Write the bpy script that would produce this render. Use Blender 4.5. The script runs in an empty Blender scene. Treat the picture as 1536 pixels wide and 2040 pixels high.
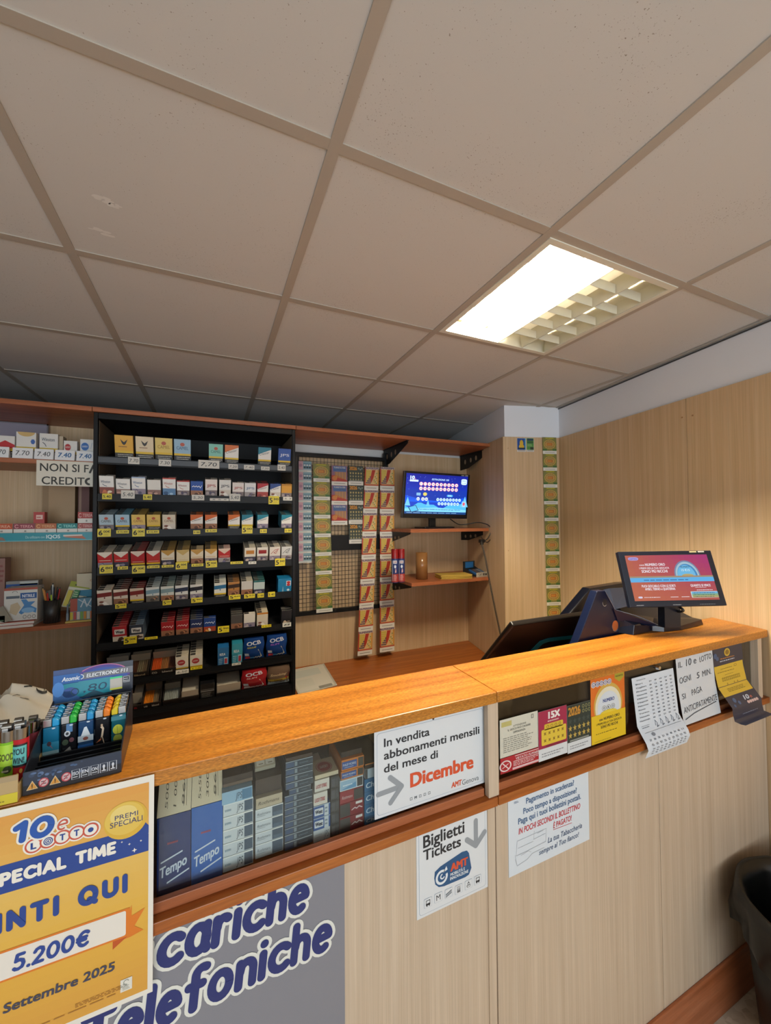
import bpy, math, random
from mathutils import Vector, Matrix, Euler, noise
from mathutils.bvhtree import BVHTree
random.seed(7)
SC = bpy.context.scene
COL = SC.collection
PI = math.pi

# ---------------------------------------------------------------- camera, light, exposure
CAM_H = 1.70
FPX, YAW, PITCH, ROLL = 776.416, math.radians(23.9608), math.radians(1.3604), math.radians(-0.3616)
_cy, _sy, _cp, _sp, _cr, _sr = math.cos(YAW), math.sin(YAW), math.cos(PITCH), math.sin(PITCH), math.cos(ROLL), math.sin(ROLL)
FW = Vector((_sy * _cp, _cy * _cp, _sp))
_r = Vector((_cy, -_sy, 0)); _u = _r.cross(FW)
RT = _cr * _r + _sr * _u
UP = -_sr * _r + _cr * _u
CAM = Vector((0, 0, CAM_H))
cd = bpy.data.cameras.new('camera'); cam = bpy.data.objects.new('camera', cd); COL.objects.link(cam)
cd.sensor_fit = 'HORIZONTAL'; cd.sensor_width = 36.0; cd.lens = 36.0 * FPX / 1536.0; cd.clip_start = 0.02
cam.matrix_world = Matrix(((RT.x, UP.x, -FW.x, 0), (RT.y, UP.y, -FW.y, 0), (RT.z, UP.z, -FW.z, CAM_H), (0, 0, 0, 1)))
SC.camera = cam

SC.view_settings.view_transform = 'Standard'
SC.view_settings.look = 'None'
SC.view_settings.gamma = 1.0
SC.view_settings.use_curve_mapping = False
SC.view_settings.exposure = 0.0
SC.cycles.use_denoising = True
SC.cycles.max_bounces = 8
SC.cycles.sample_clamp_indirect = 6.0

W = bpy.data.worlds.new('world'); SC.world = W; W.use_nodes = True
W.node_tree.nodes['Background'].inputs[0].default_value = (0.75, 0.85, 1.0, 1)
W.node_tree.nodes['Background'].inputs[1].default_value = 0.6

TUBE_STRENGTH = 640.0          # the two burning fluorescent tubes
def area_light(name, loc, aim, sx, sy, power, color):
    l = bpy.data.lights.new(name, 'AREA'); l.shape = 'RECTANGLE'; l.size = sx; l.size_y = sy
    l.energy = power; l.color = color
    o = bpy.data.objects.new(name, l); COL.objects.link(o); o.location = loc
    o.rotation_euler = (Vector(aim) - Vector(loc)).to_track_quat('-Z', 'Y').to_euler()
    return o
# daylight through the shop window in the street wall behind the camera
area_light('window_daylight', (-0.2, -2.48, 1.45), (-0.2, 0, 2.7), 3.0, 1.9, 92.0, (0.86, 0.93, 1.0))

# ---------------------------------------------------------------- pixel -> place
def ray(px, py): return FW + RT * ((px - 768) / FPX) + UP * ((1020 - py) / FPX)
def ay(px, py, y): d = ray(px, py); return CAM + d * (y / d.y)
def az(px, py, z): d = ray(px, py); return CAM + d * ((z - CAM_H) / d.z)
def apl(px, py, P, N): d = ray(px, py); P = Vector(P); N = Vector(N); return CAM + d * ((P - CAM).dot(N) / d.dot(N))

# ---------------------------------------------------------------- materials
def lin(c):
    c = c / 255.0
    return c / 12.92 if c <= 0.04045 else ((c + 0.055) / 1.055) ** 2.4
def rgb(h):
    h = h.lstrip('#'); return (lin(int(h[0:2], 16)), lin(int(h[2:4], 16)), lin(int(h[4:6], 16)), 1.0)
_mc = {}
def C(h, rough=0.5, metal=0.0, spec=0.5):
    k = (h, rough, metal, spec)
    if k not in _mc:
        m = bpy.data.materials.new('paint_' + h.lstrip('#')); m.use_nodes = True
        b = m.node_tree.nodes['Principled BSDF']
        b.inputs['Base Color'].default_value = rgb(h); b.inputs['Roughness'].default_value = rough
        b.inputs['Metallic'].default_value = metal; b.inputs['Specular IOR Level'].default_value = spec
        m.diffuse_color = rgb(h); _mc[k] = m
    return _mc[k]
def EM(h, s=1.0):
    k = ('em', h, s)
    if k not in _mc:
        m = bpy.data.materials.new('lit_' + h.lstrip('#')); m.use_nodes = True
        b = m.node_tree.nodes['Principled BSDF']
        b.inputs['Base Color'].default_value = (0.01, 0.01, 0.01, 1); b.inputs['Roughness'].default_value = 0.25
        b.inputs['Emission Color'].default_value = rgb(h); b.inputs['Emission Strength'].default_value = s
        _mc[k] = m
    return _mc[k]
def newmat(name):
    m = bpy.data.materials.new(name); m.use_nodes = True
    return m, m.node_tree.nodes, m.node_tree.links, m.node_tree.nodes['Principled BSDF']
def grain(name, cols, scale, rough=0.45, detail=6, bump=0.05, fine=None, spec=0.5):
    """wood: noise stretched along the grain -> colour ramp"""
    m, N, L, b = newmat(name)
    tc = N.new('ShaderNodeTexCoord'); geo = N.new('ShaderNodeNewGeometry'); mp = N.new('ShaderNodeMapping'); mp.inputs['Scale'].default_value = scale
    L.new(geo.outputs['Position'], mp.inputs['Vector'])
    n = N.new('ShaderNodeTexNoise'); n.inputs['Scale'].default_value = 1.0; n.inputs['Detail'].default_value = detail; n.inputs['Roughness'].default_value = 0.62
    L.new(mp.outputs[0], n.inputs['Vector'])
    r = N.new('ShaderNodeValToRGB'); el = r.color_ramp.elements
    el[0].position = cols[0][0]; el[0].color = rgb(cols[0][1]); el[1].position = cols[-1][0]; el[1].color = rgb(cols[-1][1])
    for p, c in cols[1:-1]:
        e = el.new(p); e.color = rgb(c)
    L.new(n.outputs['Fac'], r.inputs['Fac'])
    out = r.outputs['Color']
    if fine:
        mp2 = N.new('ShaderNodeMapping'); mp2.inputs['Scale'].default_value = fine[0]; L.new(geo.outputs['Position'], mp2.inputs['Vector'])
        n2 = N.new('ShaderNodeTexNoise'); n2.inputs['Scale'].default_value = 1.0; n2.inputs['Detail'].default_value = 3
        L.new(mp2.outputs[0], n2.inputs['Vector'])
        r2 = N.new('ShaderNodeValToRGB'); r2.color_ramp.elements[0].position = 0.35; r2.color_ramp.elements[1].position = 0.65
        r2.color_ramp.elements[0].color = (1 - fine[1],) * 3 + (1,); r2.color_ramp.elements[1].color = (1, 1, 1, 1)
        L.new(n2.outputs['Fac'], r2.inputs['Fac'])
        mx = N.new('ShaderNodeMix'); mx.data_type = 'RGBA'; mx.blend_type = 'MULTIPLY'; mx.inputs[0].default_value = 1.0
        L.new(out, mx.inputs[6]); L.new(r2.outputs['Color'], mx.inputs[7]); out = mx.outputs[2]
    L.new(out, b.inputs['Base Color']); b.inputs['Roughness'].default_value = rough; b.inputs['Specular IOR Level'].default_value = spec
    if bump:
        bp = N.new('ShaderNodeBump'); bp.inputs['Strength'].default_value = bump; bp.inputs['Distance'].default_value = 0.002
        L.new(n.outputs['Fac'], bp.inputs['Height']); L.new(bp.outputs[0], b.inputs['Normal'])
    return m
OAK = grain('oak_panel', [(0.3, '#c8a87f'), (0.5, '#d1b28a'), (0.7, '#dabe98')], (60, 60, .8), 0.5, fine=((330, 330, 3), 0.13), bump=0.03)
OAKB = grain('oak_counter_panel', [(0.3, '#bda78e'), (0.5, '#c6b199'), (0.7, '#cfbca5')], (60, 60, .8), 0.5, fine=((330, 330, 3), 0.14), bump=0.03)
CHERRY = grain('cherry_wood', [(0.28, '#8a4416'), (0.5, '#a65a20'), (0.72, '#b87030')], (1.6, 42, 42), 0.36, fine=((18, 320, 320), 0.22), bump=0.06)  # darker than the countertop wood, weaker light on the ledge put into the colour
CHERRYS = grain('cherry_sparkle', [(0.28, '#a5601a'), (0.5, '#c47d2a'), (0.72, '#d8953c')], (1.6, 42, 42), 0.33, fine=((120, 420, 420), 0.42), bump=0.15)  # strong fine speckle stands in for the golden sparkle of reflected light
CHERRYD = grain('cherry_shelf', [(0.28, '#93502a'), (0.5, '#a9613a'), (0.72, '#b8714a')], (1.6, 42, 42), 0.4, fine=((18, 320, 320), 0.15), bump=0.04)
def tile_mat():
    m, N, L, b = newmat('mineral_ceiling_tile')
    geo = N.new('ShaderNodeNewGeometry')
    n = N.new('ShaderNodeTexNoise'); n.inputs['Scale'].default_value = 330; n.inputs['Detail'].default_value = 2
    L.new(geo.outputs['Position'], n.inputs['Vector'])
    n2 = N.new('ShaderNodeTexNoise'); n2.inputs['Scale'].default_value = 5; n2.inputs['Detail'].default_value = 2
    L.new(geo.outputs['Position'], n2.inputs['Vector'])
    mu = N.new('ShaderNodeMath'); mu.operation = 'MULTIPLY_ADD'; mu.inputs[1].default_value = 0.22; L.new(n2.outputs['Fac'], mu.inputs[0]); L.new(n.outputs['Fac'], mu.inputs[2])
    r = N.new('ShaderNodeValToRGB'); e = r.color_ramp.elements
    e[0].position = 0.81; e[0].color = rgb('#cac8c4'); e[1].position = 0.86; e[1].color = rgb('#8f857a')
    L.new(mu.outputs[0], r.inputs['Fac']); L.new(r.outputs['Color'], b.inputs['Base Color'])
    b.inputs['Roughness'].default_value = 0.9; b.inputs['Specular IOR Level'].default_value = 0.1
    return m
TILE = tile_mat()
TEE = C('#ada396', 0.6)
PLASTER = C('#d8d8d6', 0.8, 0, 0.2); WALLW = C('#e6e9ee', 0.8, 0, 0.2)
BLACK = C('#0e0e10', 0.45, 0, .25)
BLACKM = C('#131315', 0.5, 0, .25)
CHROME = C('#c9c9c9', 0.22, 1.0)
WHITE = C('#e9e7e2', 0.55)
PAPER = C('#e4e4e4', 0.7, 0, 0.2)
def floor_mat():
    m, N, L, b = newmat('terrazzo_floor')
    geo = N.new('ShaderNodeNewGeometry')
    v = N.new('ShaderNodeTexVoronoi'); v.inputs['Scale'].default_value = 60; L.new(geo.outputs['Position'], v.inputs['Vector'])
    r = N.new('ShaderNodeValToRGB'); e = r.color_ramp.elements
    e[0].color = rgb('#b8a890'); e[1].color = rgb('#dccfba'); L.new(v.outputs['Color'], r.inputs['Fac'])
    L.new(r.outputs['Color'], b.inputs['Base Color']); b.inputs['Roughness'].default_value = 0.3
    return m
FLOOR = floor_mat()
def glass_mat(name, tint=(1, 1, 1, 1), ior=1.5):
    m = bpy.data.materials.new(name); m.use_nodes = True; N = m.node_tree.nodes; L = m.node_tree.links
    N.remove(N['Principled BSDF']); out = N['Material Output']
    t = N.new('ShaderNodeBsdfTransparent'); t.inputs[0].default_value = tint
    g = N.new('ShaderNodeBsdfGlossy'); g.inputs['Roughness'].default_value = 0.02
    w = N.new('ShaderNodeLayerWeight'); w.inputs[0].default_value = 0.5
    p5 = N.new('ShaderNodeMath'); p5.operation = 'POWER'; p5.inputs[1].default_value = 5.0; L.new(w.outputs['Facing'], p5.inputs[0])
    f = N.new('ShaderNodeMath'); f.operation = 'MULTIPLY_ADD'; f.inputs[1].default_value = 0.9; f.inputs[2].default_value = ((ior - 1) / (ior + 1)) ** 2; L.new(p5.outputs[0], f.inputs[0])
    x = N.new('ShaderNodeMixShader'); L.new(f.outputs[0], x.inputs[0]); L.new(t.outputs[0], x.inputs[1]); L.new(g.outputs[0], x.inputs[2])
    L.new(x.outputs[0], out.inputs['Surface']); return m
GLASS = glass_mat('counter_glass', (0.93, 0.96, 0.95, 1))
FILM = glass_mat('clear_plastic', (0.93, 0.93, 0.92, 1), 1.35)

# ---------------------------------------------------------------- mesh builder
class MB:
    def __init__(s): s.v = []; s.f = []; s.fm = []; s.fs = []; s.mats = []; s.M = None
    def mi(s, m):
        if m not in s.mats: s.mats.append(m)
        return s.mats.index(m)
    def add(s, vs, fs, m, smooth=False):
        o = len(s.v)
        s.v += [(s.M @ Vector(p)) if s.M else Vector(p) for p in vs]
        i = s.mi(m)
        for f in fs: s.f.append([o + k for k in f]); s.fm.append(i); s.fs.append(smooth)
    def box(s, x0, x1, y0, y1, z0, z1, m):
        s.add([(x0, y0, z0), (x1, y0, z0), (x1, y1, z0), (x0, y1, z0), (x0, y0, z1), (x1, y0, z1), (x1, y1, z1), (x0, y1, z1)],
              [(0, 3, 2, 1), (4, 5, 6, 7), (0, 1, 5, 4), (1, 2, 6, 5), (2, 3, 7, 6), (3, 0, 4, 7)], m); return s
    def quad(s, a, b, c, d, m): s.add([a, b, c, d], [(0, 1, 2, 3)], m); return s
    def prism(s, pts, vec, m):
        n = len(pts); vec = Vector(vec); P = [Vector(p) for p in pts]
        s.add(P + [p + vec for p in P], [tuple(range(n))[::-1], tuple(range(n, 2 * n))] + [(i, (i + 1) % n, n + (i + 1) % n, n + i) for i in range(n)], m); return s
    def loft(s, A, B, m, caps=True):
        n = len(A); fs = [(i, (i + 1) % n, n + (i + 1) % n, n + i) for i in range(n)]
        if caps: fs += [tuple(range(n))[::-1], tuple(range(n, 2 * n))]
        s.add(list(A) + list(B), fs, m); return s
    def rings(s, R, m, smooth=True, cap0=True, cap1=True):
        n = len(R[0]); vs = [p for r in R for p in r]; fs = []
        for k in range(len(R) - 1):
            for i in range(n): fs.append((k * n + i, k * n + (i + 1) % n, (k + 1) * n + (i + 1) % n, (k + 1) * n + i))
        s.add(vs, fs, m, smooth)
        if cap0: s.add(R[0], [tuple(range(n))[::-1]], m)
        if cap1: s.add(R[-1], [tuple(range(n))], m)
        return s
    def cyl(s, p0, p1, r0, r1, m, n=18, caps=True):
        p0 = Vector(p0); p1 = Vector(p1); d = (p1 - p0).normalized()
        a = d.orthogonal().normalized(); b = d.cross(a)
        R = [[p + (a * math.cos(2 * PI * i / n) + b * math.sin(2 * PI * i / n)) * r for i in range(n)] for p, r in ((p0, r0), (p1, r1))]
        return s.rings(R, m, True, caps, caps)
    def lathe(s, c, prof, m, n=28, caps=True):
        c = Vector(c)
        R = [[c + Vector((r * math.cos(2 * PI * i / n), r * math.sin(2 * PI * i / n), z)) for i in range(n)] for r, z in prof]
        return s.rings(R, m, True, caps, caps)
    def tube(s, pts, r, m, n=8, sub=6):
        P = [Vector(p) for p in pts]; Q = []
        if sub > 1 and len(P) > 2:
            E = [P[0]] + P + [P[-1]]
            for i in range(1, len(E) - 2):
                for k in range(sub):
                    t = k / sub; a, b, c, d = E[i - 1], E[i], E[i + 1], E[i + 2]
                    Q.append(0.5 * ((2 * b) + (c - a) * t + (2 * a - 5 * b + 4 * c - d) * t * t + (3 * b - a - 3 * c + d) * t ** 3))
            Q.append(P[-1])
        else: Q = P
        R = []; ref = None
        for i, p in enumerate(Q):
            d = (Q[min(i + 1, len(Q) - 1)] - Q[max(i - 1, 0)]).normalized()
            a = (ref - d * ref.dot(d)).normalized() if ref else d.orthogonal().normalized()
            ref = a; b = d.cross(a)
            R.append([p + (a * math.cos(2 * PI * k / n) + b * math.sin(2 * PI * k / n)) * r for k in range(n)])
        return s.rings(R, m)
    def mesh(s, name, origin):
        me = bpy.data.meshes.new(name)
        me.from_pydata([tuple(p - origin) for p in s.v], [], s.f)
        for m in s.mats: me.materials.append(m)
        me.polygons.foreach_set('material_index', s.fm); me.polygons.foreach_set('use_smooth', s.fs); me.update()
        return me
    def build(s, name, parent=None, bevel=0, solid=0):
        lo = [min(p[k] for p in s.v) for k in range(3)]; hi = [max(p[k] for p in s.v) for k in range(3)]
        o0 = Vector(((lo[0] + hi[0]) / 2, (lo[1] + hi[1]) / 2, lo[2]))
        o = bpy.data.objects.new(name, s.mesh(name, o0)); COL.objects.link(o)
        WL[o.name] = o0
        if parent is not None: o.parent = parent; o.location = o0 - WL[parent.name]
        else: o.location = o0
        if bevel:
            b = o.modifiers.new('bevel', 'BEVEL'); b.width = bevel; b.segments = 2; b.limit_method = 'ANGLE'; b.angle_limit = math.radians(40)
        return o
WL = {}
def thing(name, label, cat, loc, group=None):
    o = bpy.data.objects.new(name, None); COL.objects.link(o); o.location = Vector(loc); WL[o.name] = Vector(loc)
    o.empty_display_size = 0.02
    return tag(o, label, cat, group)
def tag(o, label, cat, group=None):
    o['label'] = label; o['category'] = cat
    if group: o['group'] = group
    return o
def struct(o): o['kind'] = 'structure'; return o
def dup(src, loc, label=None, group=None):
    c = src.copy(); COL.objects.link(c); c.location = loc; WL[c.name] = Vector(loc)
    if label: c['label'] = label
    if group: c['group'] = group
    for ch in list(src.children):
        d = ch.copy(); COL.objects.link(d); d.parent = c
        for g in list(ch.children):
            e = g.copy(); COL.objects.link(e); e.parent = d
    return c

# ---------------------------------------------------------------- printed matter (flat shapes and lettering on a surface)
_tc = bpy.data.curves.new('lettering', 'FONT'); _to = bpy.data.objects.new('lettering', _tc); COL.objects.link(_to)
_tc.dimensions = '2D'; _tc.fill_mode = 'FRONT'; _tc.resolution_u = 3
_tg = {}
def glyphs(t, bold=0.0, shear=0.0):
    k = (t, bold, shear)
    if k not in _tg:
        _tc.body = t; _tc.offset = bold; _tc.shear = shear; _tc.space_character = 1 + max(bold, 0) * 5
        dg = bpy.context.evaluated_depsgraph_get(); dg.update()
        e = _to.evaluated_get(dg); me = e.to_mesh()
        _tg[k] = ([(v.co.x, v.co.y) for v in me.vertices], [tuple(p.vertices) for p in me.polygons]); e.to_mesh_clear()
    return _tg[k]
_capH = None
class Art:
    """shapes drawn in surface coordinates (u, v), lifted a hair per layer; f maps (u, v, lift) to a point"""
    def __init__(s, mb, f, lift=0.0003): s.mb = mb; s.f = f; s.k = lift
    def pts(s, P, l): return [s.f(u, v, l * s.k) for u, v in P]
    def poly(s, P, m, l=1): s.mb.add(s.pts(P, l), [tuple(range(len(P)))], m); return s
    def rect(s, u0, v0, u1, v1, m, l=1, nu=1, nv=1):
        vs = []; fs = []
        for j in range(nv + 1):
            for i in range(nu + 1): vs.append((u0 + (u1 - u0) * i / nu, v0 + (v1 - v0) * j / nv))
        for j in range(nv):
            for i in range(nu): a = j * (nu + 1) + i; fs.append((a, a + 1, a + nu + 2, a + nu + 1))
        s.mb.add(s.pts(vs, l), fs, m, nu * nv > 1); return s
    def ell(s, cu, cv, ru, rv, m, l=1, n=20, a0=0, a1=2 * PI):
        return s.poly([(cu + ru * math.cos(a0 + (a1 - a0) * i / n), cv + rv * math.sin(a0 + (a1 - a0) * i / n)) for i in range(n + (1 if a1 - a0 < 2 * PI - 0.01 else 0))], m, l)
    def ring(s, cu, cv, ru, rv, t, m, l=1, n=24, a0=0, a1=2 * PI):
        vs = []; fs = []
        for i in range(n + 1):
            a = a0 + (a1 - a0) * i / n
            vs += [(cu + ru * math.cos(a), cv + rv * math.sin(a)), (cu + (ru - t) * math.cos(a), cv + (rv - t * rv / ru) * math.sin(a))]
            if i: k = 2 * i; fs.append((k - 2, k, k + 1, k - 1))
        s.mb.add(s.pts(vs, l), fs, m); return s
    def line(s, P, w, m, l=1):
        cur = [P[0]]; k = 0
        for i in range(1, len(P)):
            cur.append(P[i])
            if i < len(P) - 1:
                a1 = math.atan2(P[i][1] - P[i - 1][1], P[i][0] - P[i - 1][0]); a2 = math.atan2(P[i + 1][1] - P[i][1], P[i + 1][0] - P[i][0])
                if abs((a2 - a1 + PI) % (2 * PI) - PI) > 1.2: s.ribbon(cur, w, m, l + .3 * (k % 3)); cur = [P[i]]; k += 1
        return s.ribbon(cur, w, m, l + .3 * (k % 3))
    def rrect(s, u0, v0, u1, v1, r, m, l=1, n=4):
        P = []
        for cx, cy, a in ((u1 - r, v1 - r, 0), (u0 + r, v1 - r, PI / 2), (u0 + r, v0 + r, PI), (u1 - r, v0 + r, 1.5 * PI)):
            for i in range(n + 1): P.append((cx + r * math.cos(a + PI / 2 * i / n), cy + r * math.sin(a + PI / 2 * i / n)))
        return s.poly(P, m, l)
    def frame(s, u0, v0, u1, v1, t, m, l=1):
        s.rect(u0, v0, u1, v0 + t, m, l); s.rect(u0, v1 - t, u1, v1, m, l); s.rect(u0, v0, u0 + t, v1, m, l); s.rect(u1 - t, v0, u1, v1, m, l); return s
    def text(s, t, u0, v0, w, h, m, l=2, bold=0.0, shear=0.0, ang=0.0, out=None, outw=0.05, fit=True):
        """baseline starts at (u0, v0); h is the height of the capitals; w the width the words fill (None keeps the letter shapes)"""
        global _capH
        if _capH is None:
            ys = [y for x, y in glyphs('H')[0]]; _capH = max(ys) - min(ys)
        if out: s.text(t, u0, v0, w, h, out, l, bold + outw, shear, ang, None, 0, fit); l += 1
        vs, fs = glyphs(t, min(bold, 0.0), shear)
        if not vs: return s
        x0 = min(x for x, y in vs); x1 = max(x for x, y in vs); d = min(max(bold, 0), .06) * .9
        ky = h / _capH; kx = (w / (x1 - x0 + 2 * d)) if w else ky
        ca, sa = math.cos(ang), math.sin(ang)
        # heavy lettering: the same words overprinted a hair to each side
        for k, (dx, dy) in enumerate(((0, -d * .6), (2 * d, -d * .6), (0, d * .6), (2 * d, d * .6)) if d > .006 else ((d, 0),)):
            P = []
            for x, y in vs:
                a, b = (x - x0 + dx) * kx, (y + dy) * ky
                P.append((u0 + a * ca - b * sa, v0 + a * sa + b * ca))
            s.mb.add(s.pts(P, l + .2 * k), fs, m)
        return s
    def ribbon(s, P, w, m, l=2):
        """one brush stroke of even width with round ends"""
        P = [p for i, p in enumerate(P) if i == 0 or math.hypot(p[0] - P[i - 1][0], p[1] - P[i - 1][1]) > 1e-6]; n = len(P); L = []; h = w / 2
        dirs = []
        for a, b in zip(P, P[1:]): q = math.hypot(b[0] - a[0], b[1] - a[1]); dirs.append(((b[0] - a[0]) / q, (b[1] - a[1]) / q))
        closed = n > 6 and math.hypot(P[0][0] - P[-1][0], P[0][1] - P[-1][1]) < w * .1
        vs = []; fs = []
        for i in range(n):
            d0 = dirs[max(i - 1, 0)]; d1 = dirs[min(i, n - 2)]
            if closed and i in (0, n - 1): d0, d1 = dirs[-1], dirs[0]
            tx, ty = d0[0] + d1[0], d0[1] + d1[1]; q = math.hypot(tx, ty)
            if q < 1e-6: tx, ty, q = d1[0], d1[1], 1
            tx, ty = tx / q, ty / q; c = max(tx * d1[0] + ty * d1[1], .55); vs += [(P[i][0] - ty * h / c, P[i][1] + tx * h / c), (P[i][0] + ty * h / c, P[i][1] - tx * h / c)]
            if i: k = 2 * i; fs.append((k - 2, k - 1, k + 1, k))
        s.mb.add([s.f(u, v, (l + (k // 2) * min(.05, 1.1 / n)) * s.k) for k, (u, v) in enumerate(vs)], fs, m)
        if closed: return s
        for (x, y), (dx, dy), lc in ((P[0], (-dirs[0][0], -dirs[0][1]), l), (P[-1], dirs[-1], l + (n - 1) * min(.05, 1.1 / n) + .03)):
            a = math.atan2(dy, dx); s.poly([(x + h * math.cos(a - PI / 2 + PI * i / 8), y + h * math.sin(a - PI / 2 + PI * i / 8)) for i in range(9)], m, lc)
        return s
    def brush(s, t, u0, v0, w, h, m, l=2, wt=.2, out=None, outw=.1, shear=0.0, gap=.16):
        """rounded even-stroke lettering: baseline (u0, v0), capital height h, fitted to width w, wt = stroke width against h"""
        x = wt / 2; strokes = []
        for ch in t:
            wd, S = BRUSH.get(ch, (.35, []))
            for P in S:
                Q = [(x + a, wt / 2 + b * (1 - wt)) for a, b in P]; cur = [Q[0]]
                for i in range(1, len(Q)):          # a brush lifts at sharp corners
                    cur.append(Q[i])
                    if i < len(Q) - 1:
                        a1 = math.atan2(Q[i][1] - Q[i - 1][1], Q[i][0] - Q[i - 1][0]); a2 = math.atan2(Q[i + 1][1] - Q[i][1], Q[i + 1][0] - Q[i][0])
                        if abs((a2 - a1 + PI) % (2 * PI) - PI) > .75: strokes.append(cur); cur = [Q[i]]
                strokes.append(cur)
            x += wd + wt + gap
        tot = x - gap - wt / 2; kx = w / tot
        for c, ww, l0 in (((out, wt + outw * 2, l),) if out else ()) + ((m, wt, l + (3.2 if out else 0)),):
            for i, P in enumerate(strokes): s.ribbon([(u0 + (a * kx) + shear * b * h, v0 + b * h) for a, b in P], ww * h, c, l0 + (i % 5) * .4)
        return s
    def greek(s, u0, v0, w, h, n, m, l=2, frac=None, r=None):
        """rows of small print too fine to read, as broken strokes"""
        r = r or random.Random(int(u0 * 1e4) + int(v0 * 1e4) + n)
        st = h / n
        for i in range(n):
            y = v0 + h - (i + 0.75) * st; x = u0; end = u0 + w * (frac[i % len(frac)] if frac else r.uniform(0.75, 1.0))
            while x < end - 0.01 * w:
                q = min(r.uniform(0.04, 0.13) * w, end - x); s.rect(x, y, x + q, y + st * 0.42, m, l); x += q + 0.022 * w
        return s
def arcp(cx, cy, rx, ry, a0, a1, n=14): return [(cx + rx * math.cos(math.radians(a0 + (a1 - a0) * i / n)), cy + ry * math.sin(math.radians(a0 + (a1 - a0) * i / n))) for i in range(n + 1)]
XH = .68
BRUSH = {
 'V': (.8, [[(0, 1), (.4, 0), (.8, 1)]]), 'I': (0, [[(0, 0), (0, 1)]]), 'N': (.68, [[(0, 0), (0, 1), (.68, 0), (.68, 1)]]), 'T': (.7, [[(0, 1), (.7, 1)], [(.35, .98), (.35, 0)]]),
 'Q': (.86, [arcp(.43, .5, .43, .5, 0, 360, 26), [(.5, .22), (.84, -.06)]]), 'U': (.68, [[(0, 1)] + arcp(.34, .34, .34, .34, 180, 360, 12) + [(.68, 1)]]), 'S': (.6, [[(.58, .84), (.46, .96), (.3, 1), (.1, .95), (.01, .78), (.08, .6), (.3, .51), (.52, .42), (.6, .24), (.52, .06), (.3, 0), (.1, .03), (0, .14)]]),
 'P': (.58, [[(0, 0), (0, 1), (.32, 1)] + arcp(.32, .74, .26, .26, 90, -90, 10) + [(0, .48)]]), 'E': (.52, [[(.52, 1), (0, 1), (0, 0), (.52, 0)], [(0, .51), (.44, .51)]]), 'C': (.72, [arcp(.46, .5, .46, .5, 48, 312, 20)]),
 'A': (.8, [[(0, 0), (.4, 1), (.8, 0)], [(.17, .3), (.63, .3)]]), 'L': (.5, [[(0, 1), (0, 0), (.5, 0)]]), 'M': (.92, [[(0, 0), (.08, 1), (.46, .2), (.84, 1), (.92, 0)]]), '5': (.58, [[(.52, 1), (.12, 1), (.07, .58), (.3, .63), (.5, .55), (.58, .34), (.5, .1), (.28, 0), (.1, .02), (0, .1)]]),
 '2': (.58, [[(.02, .78), (.12, .94), (.3, 1), (.5, .93), (.56, .74), (.48, .54), (0, 0), (.58, 0)]]), '0': (.66, [arcp(.33, .5, .33, .5, 0, 360, 24)]), '.': (0, [[(0, 0), (0.02, 0)]]), '€': (.66, [arcp(.46, .5, .38, .5, 50, 310, 18), [(0, .6), (.6, .6)], [(0, .4), (.56, .4)]]),
 'R': (.58, [[(0, 0), (0, 1), (.32, 1)] + arcp(.32, .74, .26, .26, 90, -90, 10) + [(0, .48)], [(.28, .48), (.58, 0)]]), 'c': (.5, [arcp(.33, XH / 2, .33, XH / 2, 48, 312, 16)]), 'a': (.52, [arcp(.27, XH / 2, .27, XH / 2, 0, 360, 20), [(.53, XH), (.5, .2), (.56, 0)]]),
 'r': (.36, [[(0, XH), (0, 0)], [(.02, .42)] + arcp(.22, XH * .66, .2, XH * .34, 160, 50, 8)]), 'i': (0, [[(0, XH), (0, 0)], [(0, XH + .3), (.01, XH + .3)]]), 'h': (.46, [[(0, 1.08), (0, 0)], [(.02, .4)] + arcp(.24, XH - .24, .22, .24, 150, 0, 10) + [(.46, 0)]]),
 'e': (.52, [[(.03, XH * .52), (.52, XH * .56)] + arcp(.27, XH / 2, .26, XH / 2, 14, 304, 20)]), 'l': (0, [[(0, 1.08), (0, 0)]]), 'f': (.36, [arcp(.34, .9, .2, .18, 60, 180, 8) + [(.14, 0)], [(-.04, XH * .92), (.36, XH * .92)]]), 'o': (.56, [arcp(.28, XH / 2, .28, XH / 2, 0, 360, 22)]),
 'n': (.46, [[(0, XH), (0, 0)], [(.02, .4)] + arcp(.24, XH - .24, .22, .24, 150, 0, 10) + [(.46, 0)]]), 't': (.34, [[(.14, .95), (.14, .1), (.32, 0)], [(0, XH), (.34, XH)]]), 'm': (.72, [[(0, XH), (0, 0)], [(.02, .4)] + arcp(.2, XH - .18, .17, .18, 150, 0, 8) + [(.37, 0)], [(.38, .4)] + arcp(.55, XH - .18, .17, .18, 150, 0, 8) + [(.72, 0)]]), 'b': (.5, [[(0, 1.05), (0, 0)], arcp(.25, XH / 2, .25, XH / 2, 0, 360, 20)]),
 '1': (.28, [[(0, .78), (.28, 1), (.28, 0)]]), ' ': (.3, [])}
def plane_y(y): return lambda u, v, l: Vector((u, y - l, v))
def plane_pn(P, U, V):
    P, U, V = Vector(P), Vector(U).normalized(), Vector(V).normalized(); N = U.cross(V)
    return lambda u, v, l: P + U * u + V * v + N * l
ORD = ['first', 'second', 'third', 'fourth', 'fifth', 'sixth', 'seventh', 'eighth', 'ninth', 'tenth', 'eleventh', 'twelfth', 'thirteenth', 'fourteenth', 'fifteenth']

# ================================================================ THE SETTING
CEIL = 2.474; GX, GY, TS = 0.2285, 0.7596, 0.6
XL, YF, YV = -3.1, -2.6, 3.9          # left wall, street wall, end of the space above the shelving
def wall_x(y): return 1.836 + 0.1742 * y
b = MB(); b.box(XL, 2.6, YF, YV, -0.05, 0, FLOOR); struct(b.build('floor'))
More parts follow.
